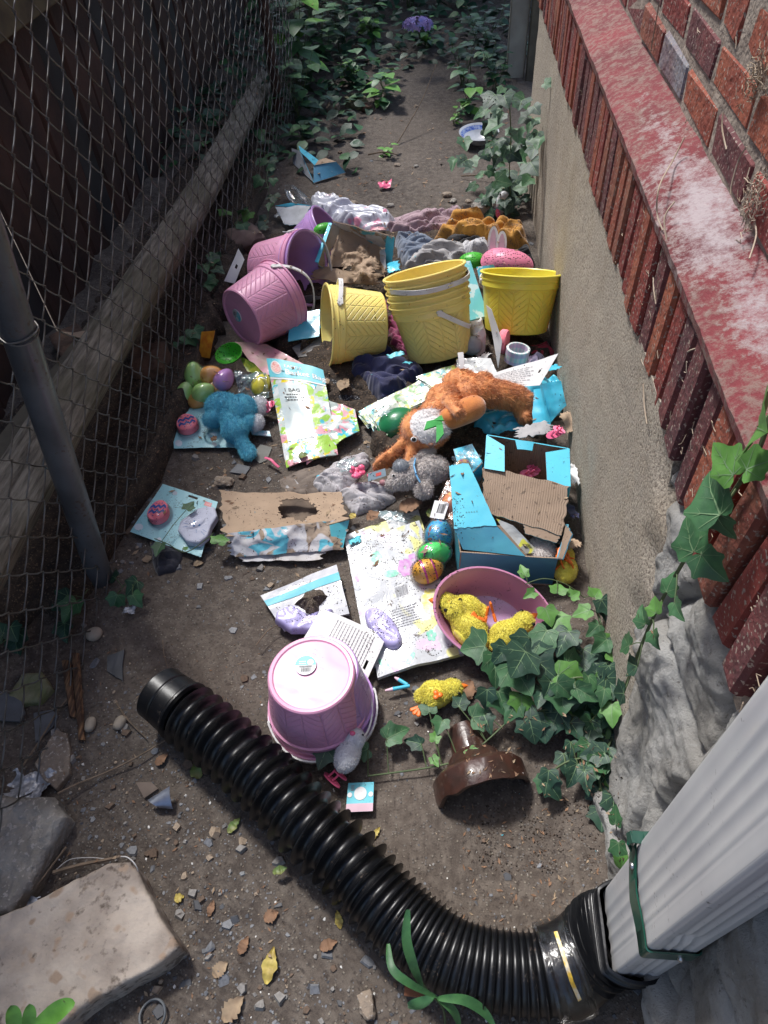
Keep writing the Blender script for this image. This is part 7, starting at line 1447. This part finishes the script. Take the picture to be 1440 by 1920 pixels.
P1 = [('tall broad-leaved plant overhanging the path at the far left', (560, 170), .85, 5, 8, .15, .055, (0, 0, 2)), ('dark broad-leaved plant at the foot of the rusty fence post', (560, 225), .35, 5, 7, .11, .042, (1, 0)), ('leafy weed behind the plastic scraps left of the path', (640, 110), .40, 6, 9, .085, .03, (0, 1)),
      ('bright green weed in the middle of the far path', (722, 195), .14, 3, 6, .10, .034, (2, 2, 0)), ('small bright seedling beside the dry twig on the path', (727, 285), .05, 3, 4, .035, .012, (2,)), ('bright leafy weed left of the hydrangea', (705, 95), .25, 5, 9, .08, .028, (2, 0)), ('leafy weed right of the path opposite the wooden post', (905, 120), .30, 5, 9, .07, .026, (0, 1)),
      ('drooping leafy plant in front of the far bowl', (880, 215), .22, 4, 6, .08, .03, (0, 2, 0)), ('dark leafy weed between the path and the far ivy', (870, 165), .22, 5, 8, .065, .024, (0, 1)), ('leafy bush directly behind the hydrangea bloom', (770, 30), .5, 8, 9, .10, .042, (1, 1, 0)), ('dark bush at the top of the picture left of the hydrangea', (660, 30), .6, 9, 9, .10, .042, (1, 1, 0)),
      ('dark bush behind the far end of the mesh', (590, 60), .9, 8, 10, .12, .05, (1, 1, 0)), ('leafy weeds at the foot of the wooden post', (930, 175), .22, 5, 9, .06, .022, (0, 1)), ('dark bush right of the hydrangea below the wooden post', (860, 30), .5, 9, 9, .09, .036, (1, 1, 0)), ('low weeds across the path beside the bare twig', (800, 100), .2, 6, 9, .065, .024, (0, 1, 2)),
      ('low bright weed left of the bare twig', (660, 165), .18, 5, 8, .06, .024, (0, 2)), ('dense dark weeds left of the path below the tall plant', (600, 130), .3, 7, 9, .085, .032, (1, 0)), ('low dark weed right beside the tan rocks', (570, 275), .12, 4, 6, .07, .028, (1, 0)), ('small weed right of the bright seedling by the bowl', (855, 235), .08, 3, 5, .04, .014, (2, 0))]
for lb, (a, b), h, ns, nl, L, W, mm in P1: p_ = at(a, b, 0); p_.z = gh(p_.x, p_.y); plant(lb, p_, h, ns, nl, L, W, mm, rg, group='weeds and bushes at the far end of the path')
for i, (lb, x, y) in enumerate((('far hedge bush at the top left edge of the path', -1.0, 6.6), ('far hedge bush at the top middle behind all weeds', -.2, 7.2), ('far hedge bush at the top right beyond the wooden post', .6, 6.8), ('far hedge bush behind the board fence end', -1.7, 5.8))): plant(lb, (x, y, gh(x, y)), 1.1, 16, 12, .12, .05, (1, 1, 0), rg, 'hedge_bush', 'far hedge bushes', .7)
# hydrangea bloom
hy = thing('hydrangea', 'purple blue hydrangea bloom among the far bushes', 'flower', at(785, 62, .1)); mb = MB(); c_ = at(783, 48, .25)
for k in range(130):
    a, b = rg.uniform(0, 2*PI), math.acos(rg.uniform(-.2, 1)); n_ = V((math.sin(b)*math.cos(a), math.sin(b)*math.sin(a), math.cos(b))); q = c_+V((n_.x*.085, n_.y*.05, n_.z*.04)); e1, e2 = frame(n_)
    for j in range(4): t_ = j*PI/2+k; u_ = e1*math.cos(t_)+e2*math.sin(t_); w_ = n_.cross(u_); mb.add([q, q+u_*.009+w_*.006, q+u_*.015+n_*.003, q+u_*.009-w_*.006], [(0, 1, 2, 3)])
mb.build('bloom', mat('hydrangea_petal', (.30, .26, .62), (.42, .28, .55), rough=.6, sc=30, bump=0), hy); mb = MB(); tube(mb, [at(790, 80, -.05), c_], .004, 6); mb.build('stem', stem_m, hy)
# near plants
def blades(label, base, lst, name, m=2):
    root = thing(name, label, 'plant', base); lf = MB()
    for pts, w in lst:
        sp = smoothpath([at(*q) for q in pts], 8); vs = []
        for i, q in enumerate(sp):
            f = i/(len(sp)-1); d_ = (sp[min(i+1, len(sp)-1)]-sp[max(i-1, 0)]).normalized(); s_ = d_.cross(toC(q)).normalized()*w*math.sin(PI*min(1, f*.9+.08))**.7; nn2 = s_.cross(d_).normalized(); vs += [q-s_+nn2*w*.25, q, q+s_+nn2*w*.25]
        lf.add(vs, [q for i in range(len(sp)-1) for q in ((3*i, 3*i+1, 3*i+4, 3*i+3), (3*i+1, 3*i+2, 3*i+5, 3*i+4))], 0)
    lf.build('leaves', green_p[m], root, sharp=180); return root
rt = blades('green plant with long narrow blades arching over the drain pipe', at(800, 1880, 0), [([(765, 1705, .24), (762, 1760, .22), (775, 1810, .19), (792, 1850, .15)], .0075), ([(728, 1770, .18), (735, 1815, .19), (770, 1845, .18), (820, 1870, .14)], .006), ([(822, 1872, .13), (870, 1875, .12), (905, 1895, .10), (928, 1925, .08)], .0075), ([(765, 1885, .12), (790, 1880, .13), (815, 1868, .14)], .0075), ([(820, 1870, .13), (850, 1895, .11), (862, 1925, .08)], .006)], 'grass_plant', 0)
mb = MB(); tube(mb, smoothpath([at(835, 1925, .0), at(830, 1890, .08), at(800, 1855, .14), at(775, 1810, .18)], 6), .0016, 6); mb.build('stem', stem_m, rt)
blades('bright green leaves poking up over the pale slab at the bottom left corner', at(60, 1930, .06), [([(62, 1930, .10), (95, 1905, .12), (120, 1888, .13), (141, 1880, .13)], .014), ([(30, 1935, .10), (25, 1905, .12), (20, 1885, .13)], .011), ([(52, 1935, .10), (55, 1905, .12), (55, 1882, .13)], .010)], 'seedling', 2)
# ---- fallen leaves (each one a thing)
dry = [mat('dry_brown_leaf', (.25, .14, .08), (.17, .095, .055), rough=.8, sc=40, bump=.6, bsc=120), mat('dry_tan_leaf', (.34, .25, .16), (.24, .17, .11), rough=.8, sc=40, bump=.6, bsc=120), mat('yellow_leaf', (.50, .40, .10), (.30, .22, .05), rough=.6, sc=50, bump=.5, bsc=120), mat('fallen_green_leaf', (.12, .19, .05), (.20, .20, .06), rough=.5, sc=40, bump=.4)]
def fallen(label, px, py, z, L, W, ang, m, jag=.0, seed=1, curl=.3):
    mb = MB(); rg2 = random.Random(seed); c_ = at(px, py, z); c_.z = gh(c_.x, c_.y)+.003 if z < .0125 else c_.z; d_ = V((math.cos(ang), math.sin(ang), .03 if z < .0125 else .1)); n_ = 14; vs = []; up_ = V((0, 0, 1)); s_ = up_.cross(d_).normalized()
    for i in range(n_+1):
        f = i/n_; w = W*math.sin(PI*(.04+.92*f)**.8)*(1+jag*rg2.uniform(-1, .6)); cc = c_+d_*L*(f-.5)+up_*(.25*L*curl*(math.sin(PI*f))+.004*N.noise(V((f*6, seed, 1))))
        for g in (-1, -.5, 0, .5, 1): vs.append(cc+s_*w*g+up_*(abs(g)**1.5*W*curl*(.8+.6*N.noise(V((f*3, g, seed)))))+up_*.002*N.noise(V((f*12, g*4, seed))))
    mb.add(vs, [(5*i+j, 5*i+j+1, 5*i+j+6, 5*i+j+5) for i in range(n_) for j in range(4)]); one('fallen_leaf', label, 'leaf', mb, m, 'fallen leaves', sharp=180)
FL_ = [('greenish tan leaf lying just below the drain pipe middle', 436, 1543, .008, .034, .009, 1.0, 3), ('half green leaf under the drain pipe near its cuff', 365, 1440, .012, .035, .014, 2.2, 3), ('yellow curled leaf above the drain pipe below the teal card', 703, 1560, .010, .030, .006, 1.0, 2), ('long tattered yellow leaf below the drain pipe', 505, 1808, .010, .055, .013, 1.5, 2),
       ('small curled yellow leaf near the pale slab', 332, 1680, .010, .018, .008, .4, 2), ('brown curled leaf right of the small yellow leaf', 393, 1700, .010, .026, .007, 1.4, 0), ('tan crumpled leaf left of the tattered yellow leaf', 455, 1770, .010, .03, .010, 1.2, 0), ('orange brown leaf above the tattered yellow leaf', 507, 1715, .010, .028, .012, .5, 0), ('large tan leaf piece at the bottom edge', 435, 1890, .008, .045, .016, .9, 1),
       ('yellow green strip leaf lying under the lower bend of the drain pipe', 634, 1722, .012, .030, .007, 1.9, 2), ('brown leaf scrap near the lower bend of the drain pipe', 615, 1770, .010, .032, .010, .4, 0), ('green leaf sliver sticking out below the drain pipe', 525, 1632, .015, .028, .008, .3, 3), ('broad brown leaf under the yellow chick below the printed packs', 875, 1290, .012, .05, .024, 1.1, 0),
       ('brown leaf beside the grey bunny arm', 770, 950, .05, .06, .024, .3, 0), ('brown leaf under the grey ribbed rag', 700, 968, .03, .04, .016, .7, 0), ('dry leaf lying on the flecked black fabric', 645, 722, .07, .05, .022, 1.2, 1), ('small dry leaf on the left of the flecked black fabric', 610, 715, .065, .03, .014, 1.8, 1), ('round olive leaf on the lower edge of the basket bag', 568, 855, .03, .026, .014, .2, 3), ('brown round leaf on the upper blister card', 402, 823, .03, .022, .011, 1.2, 0),
       ('tan leaf by the black stocking scrap', 272, 1040, .012, .024, .012, 2.0, 1), ('olive leaf between the torn flat carton and floral packs', 805, 962, .045, .026, .008, 1.6, 3), ('small yellow leaf at the right end of the torn flat carton', 662, 968, .02, .020, .010, 1.0, 2), ('crumpled tan leaf piece below the lower blister card', 370, 1052, .008, .026, .010, .2, 1), ('dry grey leaf at the bottom near the rubber ring', 410, 1815, .008, .03, .012, .8, 1), ('brown leaf cluster piece above the drain pipe end', 300, 1420, .012, .030, .010, .9, 0)]
for i, (lb, a, b, z, L, W, an, mi) in enumerate(FL_): fallen(lb, a, b, z, L, W, an, dry[mi], .25, i+1)

# ================================================================ STUFF: gravel, crumbs, litter, far ground cover
rg = random.Random(77)
gm = [mat('chip_slate', (.16, .165, .18), (.11, .115, .125), rough=.55, bump=0, sc=200), mat('chip_dark', (.07, .072, .08), None, rough=.6, bump=0), mat('chip_tan', (.36, .28, .20), (.25, .19, .14), rough=.8, bump=0, sc=200), mat('chip_grey', (.25, .235, .22), None, rough=.8, bump=0, sc=200), mat('chip_white', (.70, .68, .64), None, rough=.6, bump=0), mat('chip_brown', (.15, .10, .07), (.1, .07, .05), rough=.9, bump=0, sc=200)]
mb = MB()
def dens(x, y):
    n = .5+.9*N.noise(V((x*3, y*3, 11))); d = .25+.75*max(0, min(1, (.05-x)/.5)); d *= max(.12, 1-(y-.2)/3.2); return max(0, d*n)
cnt = 0
while cnt < 6000:
    x = rg.uniform(-.86, .34); y = rg.random()**1.5*4.2-.05
    if rg.random() > dens(x, y)*1.4: continue
    cnt += 1; z = gh(x, y); s = min(.0115, .0014*(rg.random()**-.52)); k = rg.random(); mi = 0 if k < .46 else 1 if k < .6 else 2 if k < .70 else 3 if k < .84 else 4 if k < .88 else 5
    if mi == 4: s = min(s, .003)
    n = rg.randint(4, 6); a0 = rg.random()*6; th = s*(.25 if mi < 2 else .7); tl = V((rg.gauss(0, .2), rg.gauss(0, .2), 1)).normalized(); e1, e2 = frame(tl); c_ = V((x, y, z+th*.35)); rim = []
    for j in range(n): t_ = a0+2*PI*j/n+rg.uniform(-.3, .3); rr = s*rg.uniform(.7, 1.25); rim.append((e1*math.cos(t_)*1.2+e2*math.sin(t_))*rr)
    mb.add([c_+q-tl*th for q in rim]+[c_+q*.8+tl*th*.6 for q in rim], [tuple(n+j for j in range(n))]+[(j, (j+1) % n, n+(j+1) % n, n+j) for j in range(n)], mi)
struct('gravel', mb, gm, 'stuff', sharp=20); scene.objects['gravel']['label'] = 'slate chips and small gravel scattered in the dirt'
bpy.context.view_layer.update(); DG = bpy.context.evaluated_depsgraph_get()
def drop(x, y, zt=.6):
    h, loc, nrm, idx, ob, mt = scene.ray_cast(DG, V((x, y, zt)), V((0, 0, -1))); return (loc, nrm, ob) if h else (V((x, y, 0)), V((0, 0, 1)), None)
# crumbs of soil scattered over packets, cards and cloth
cm = [mat('crumb_dark', (.035, .025, .018), None, rough=.95, bump=0), mat('crumb_brown', (.09, .06, .04), None, rough=.95, bump=0), gm[3]]; mb = MB()
def crumb(loc, s, mi):
    a = rg.random()*6; e = [V((math.cos(a+j*2.1), math.sin(a+j*2.1), 0))*s*rg.uniform(.6, 1.3) for j in range(3)]; t_ = loc+V((0, 0, s*rg.uniform(.5, 1))); b_ = loc-V((0, 0, s*.2)); mb.add([b_+e[0], b_+e[1], b_+e[2], t_], [(0, 1, 3), (1, 2, 3), (2, 0, 3)], mi)
zones = [((672, 990), (870, 1010), (850, 1240), (700, 1200), 2600, .0021), ((645, 1010), (690, 1000), (700, 1240), (660, 1180), 350, .0018), ((500, 1115), (630, 1065), (645, 1150), (540, 1170), 700, .0020), ((250, 920), (400, 935), (380, 1040), (250, 995), 350, .0014), ((325, 760), (460, 770), (460, 835), (330, 838), 300, .0014), ((415, 925), (640, 925), (640, 1030), (430, 1040), 600, .0018),
         ((850, 870), (1070, 830), (1050, 1040), (860, 1030), 260, .0013), ((580, 690), (690, 700), (680, 765), (600, 760), 150, .002), ((820, 1100), (1030, 1110), (1000, 1220), (850, 1190), 350, .0016), ((600, 860), (740, 850), (740, 950), (620, 940), 400, .0018), ((690, 410), (990, 410), (990, 480), (700, 480), 900, .003), ((600, 430), (740, 440), (740, 520), (600, 520), 300, .002), ((520, 690), (660, 700), (660, 860), (540, 870), 160, .0016), ((900, 1500), (1150, 1480), (1150, 1640), (900, 1620), 900, .0028), ((485, 1190), (650, 1190), (650, 1330), (490, 1330), 60, .0009), ((600, 640), (1040, 660), (1040, 860), (560, 860), 900, .0022)]
for a_, b_, c_, d_, n_, s_ in zones:
    A_, B_, C_, D_ = [at(q[0], q[1], .03) for q in (a_, b_, c_, d_)]
    for _ in range(n_):
        u, v = rg.random(), rg.random(); q = (A_.lerp(B_, u)).lerp(D_.lerp(C_, u), v)
        if N.noise(V((q.x*18, q.y*18, 7))) < rg.uniform(-.35, .25): continue
        l_, nr_, ob = drop(q.x, q.y); 
        if nr_.z < .25: continue
        crumb(l_, s_*rg.uniform(.35, 1.4), 0 if rg.random() < .65 else (1 if rg.random() < .8 else 2))
struct('soil_crumbs', mb, cm, 'stuff', sharp=20); scene.objects['soil_crumbs']['label'] = 'dark crumbs of soil sprinkled over the rubbish and packets'
# small leaf and bark litter
mb = MB(); lm = [dry[0], dry[1], mat('bark_bit', (.08, .05, .035), None, rough=.9, bump=0), mat('scrap_teal', (.10, .45, .55), None, rough=.4, bump=0), mat('scrap_pale', (.6, .58, .55), None, rough=.6, bump=0)]
for k in range(2600):
    z_ = rg.random()
    if z_ < .40: x, y = rg.uniform(-.84, .33), rg.uniform(1.0, 3.4)
    elif z_ < .62: x, y = rg.uniform(.05, .33), rg.uniform(.25, .62)
    elif z_ < .8: x, y = rg.uniform(-.8, -.2), rg.uniform(-.05, .8)
    else: x, y = rg.uniform(-1.2, .45), rg.uniform(3.2, 6.5)
    l_, nr_, ob = drop(x, y, .5); s = rg.uniform(.004, .013)*(1.5 if y > 3 else 1); mi = rg.choice((0, 0, 1, 2, 2, 2)) if rg.random() < .96 else rg.choice((3, 4, 4))
    if mi > 2: s *= .45
    if ob and ob.name.startswith(('body', 'wire', 'stone_slab', 'corrug', 'adapter', 'end_cuff')) : continue
    if y < .95: s *= .55
    a = rg.random()*6; e1 = V((math.cos(a), math.sin(a), rg.uniform(-.2, .3))); e2 = V((-math.sin(a), math.cos(a), rg.uniform(-.2, .3)))*rg.uniform(.15, .5)*(.3 if mi == 2 else 1); l_ = l_+V((0, 0, .0015)); mb.add([l_-e1*s, l_+e2*s*.8, l_+e1*s*.9+V((0, 0, s*.2)), l_-e2*s, l_+V((0, 0, -.0005))], [(0, 3, 4), (3, 2, 4), (2, 1, 4), (1, 0, 4)], mi)
struct('leaf_litter', mb, lm, 'stuff', sharp=20); scene.objects['leaf_litter']['label'] = 'dead leaf and bark litter over the path'
# far ground cover
mb = MB()
for k in range(5200):
    x, y = rg.uniform(-1.9, 1.4), rg.uniform(3.3, 8.5); w = abs(x+.12-.02*y)
    if y < 4.75 and w < .34-.14*max(0, y-4.0)+.14*N.noise(V((y*2, 1, 1))): continue
    if -.8 < x < .36 and y < 4.0 and rg.random() < .7: continue
    if x > .3 and y < 4.6: continue
    z = gh(x, y)+rg.uniform(0, .10)+(.15*max(0, y-5.5)*rg.random()); a = rg.uniform(0, 2*PI); s = rg.uniform(.03, .06); ovate(mb, V((x, y, z)), V((math.cos(a), math.sin(a), rg.uniform(-.3, .3))), V((rg.gauss(0, .3), rg.gauss(0, .3), 1)), s*1.5, s*.5, rg.choice((0, 1, 1, 1)), rg, 4)
struct('ground_cover', mb, green_p, 'stuff', sharp=180); scene.objects['ground_cover']['label'] = 'dark green ground cover at the far end of the path'
# rocks and scraps at the far weeds
for lb, px, py, s_, m_, sd in (('tan rock among weeds at the left of the far path', 625, 200, (.05, .04, .035), tan_stone, 11), ('mossy pale rock right of the tan rock in the far weeds', 668, 192, (.07, .05, .04), MATS['mossy_stone'], 12), ('small orange brown rock right of the mossy rock', 690, 200, (.035, .03, .03), brown_stone, 13)):
    mb = MB(); p_ = at(px, py, .02); rock(mb, (p_.x, p_.y, gh(p_.x, p_.y)+s_[2]*.4), s_, sd, 4, .25, sd, 0, .5); one('stone', lb, 'stone', mb, m_)
for i, (px, py, s_) in enumerate(((838, 368, .018), (850, 378, .014), (878, 378, .012), (732, 385, .014), (662, 382, .018), (620, 370, .020), (745, 305, .013), (780, 310, .010))):
    mb = MB(); p_ = at(px, py, .0); rock(mb, (p_.x, p_.y, gh(p_.x, p_.y)+s_*.3), (s_*1.3, s_, s_*.6), 30+i, 3, .25, i, 0, .4)
    one('pebble', ('flat pale pebble in the row above the mauve cloth', 'dark pebble just right of the flat pale pebble', 'pebble nearest the small grey rock on the far dirt', 'half sunk pebble straight above the mauve cloth', 'pebble above the white plastic bag', 'pale pebble right of the clear plastic bottle', 'dark pebble right of the dry twig on the far path', 'smallest pebble at the middle of the far path')[i], 'pebble', mb, (tan_stone, grey_stone)[i % 2], 'pebbles on the far dirt')

# ================================================================ OUT-OF-FRAME TREE ADDED TO SHADE THE FAR END
def tree(label, base, h, cc, rad, n, L, seed):
    rg2 = random.Random(seed); root = thing('tree', label, 'tree', base); mb = MB(); base = V(base); cc = V(cc)
    tube(mb, smoothpath([base-V((0, 0, .1)), base+V((.05, 0, h*.5)), cc], 6), [.09*(1-.6*i/12) for i in range(13)], 12)
    for k in range(9):
        a = rg2.uniform(0, 2*PI); e = cc+V((math.cos(a)*rad[0]*.7, math.sin(a)*rad[1]*.7, rg2.uniform(-.3, .5)*rad[2])); tube(mb, smoothpath([cc-V((0, 0, .4)), cc.lerp(e, .5)+V((0, 0, .1)), e], 4), [.035, .032, .03, .026, .022, .018, .014, .01, .006], 7)
    mb.build('trunk', oldwood, root); lf = MB(); cl = []
    for _ in range(26): cl.append(cc+V((rg2.uniform(-1, 1)*rad[0]*.8, rg2.uniform(-1, 1)*rad[1]*.8, rg2.uniform(-1, 1)*rad[2]*.7)))
    for _ in range(n):
        c_ = rg2.choice(cl); p_ = c_+V((rg2.gauss(0, rad[0]*.22), rg2.gauss(0, rad[1]*.22), rg2.gauss(0, rad[2]*.3))); a = rg2.uniform(0, 6.3); ovate(lf, p_, V((math.cos(a), math.sin(a), rg2.uniform(-.5, .2))), V((rg2.gauss(0, .4), rg2.gauss(0, .4), 1)), L*rg2.uniform(.7, 1.2), L*.3, rg2.choice((0, 1)), rg2, 3)
    lf.build('crown', green_p, root, sharp=180)
tree('unseen leafy tree beyond the far bushes shading the end of the path', (-.6, 8.2, .1), 3.2, (-.2, 7.2, 3.4), (2.2, 1.9, .8), 5200, .20, 2)
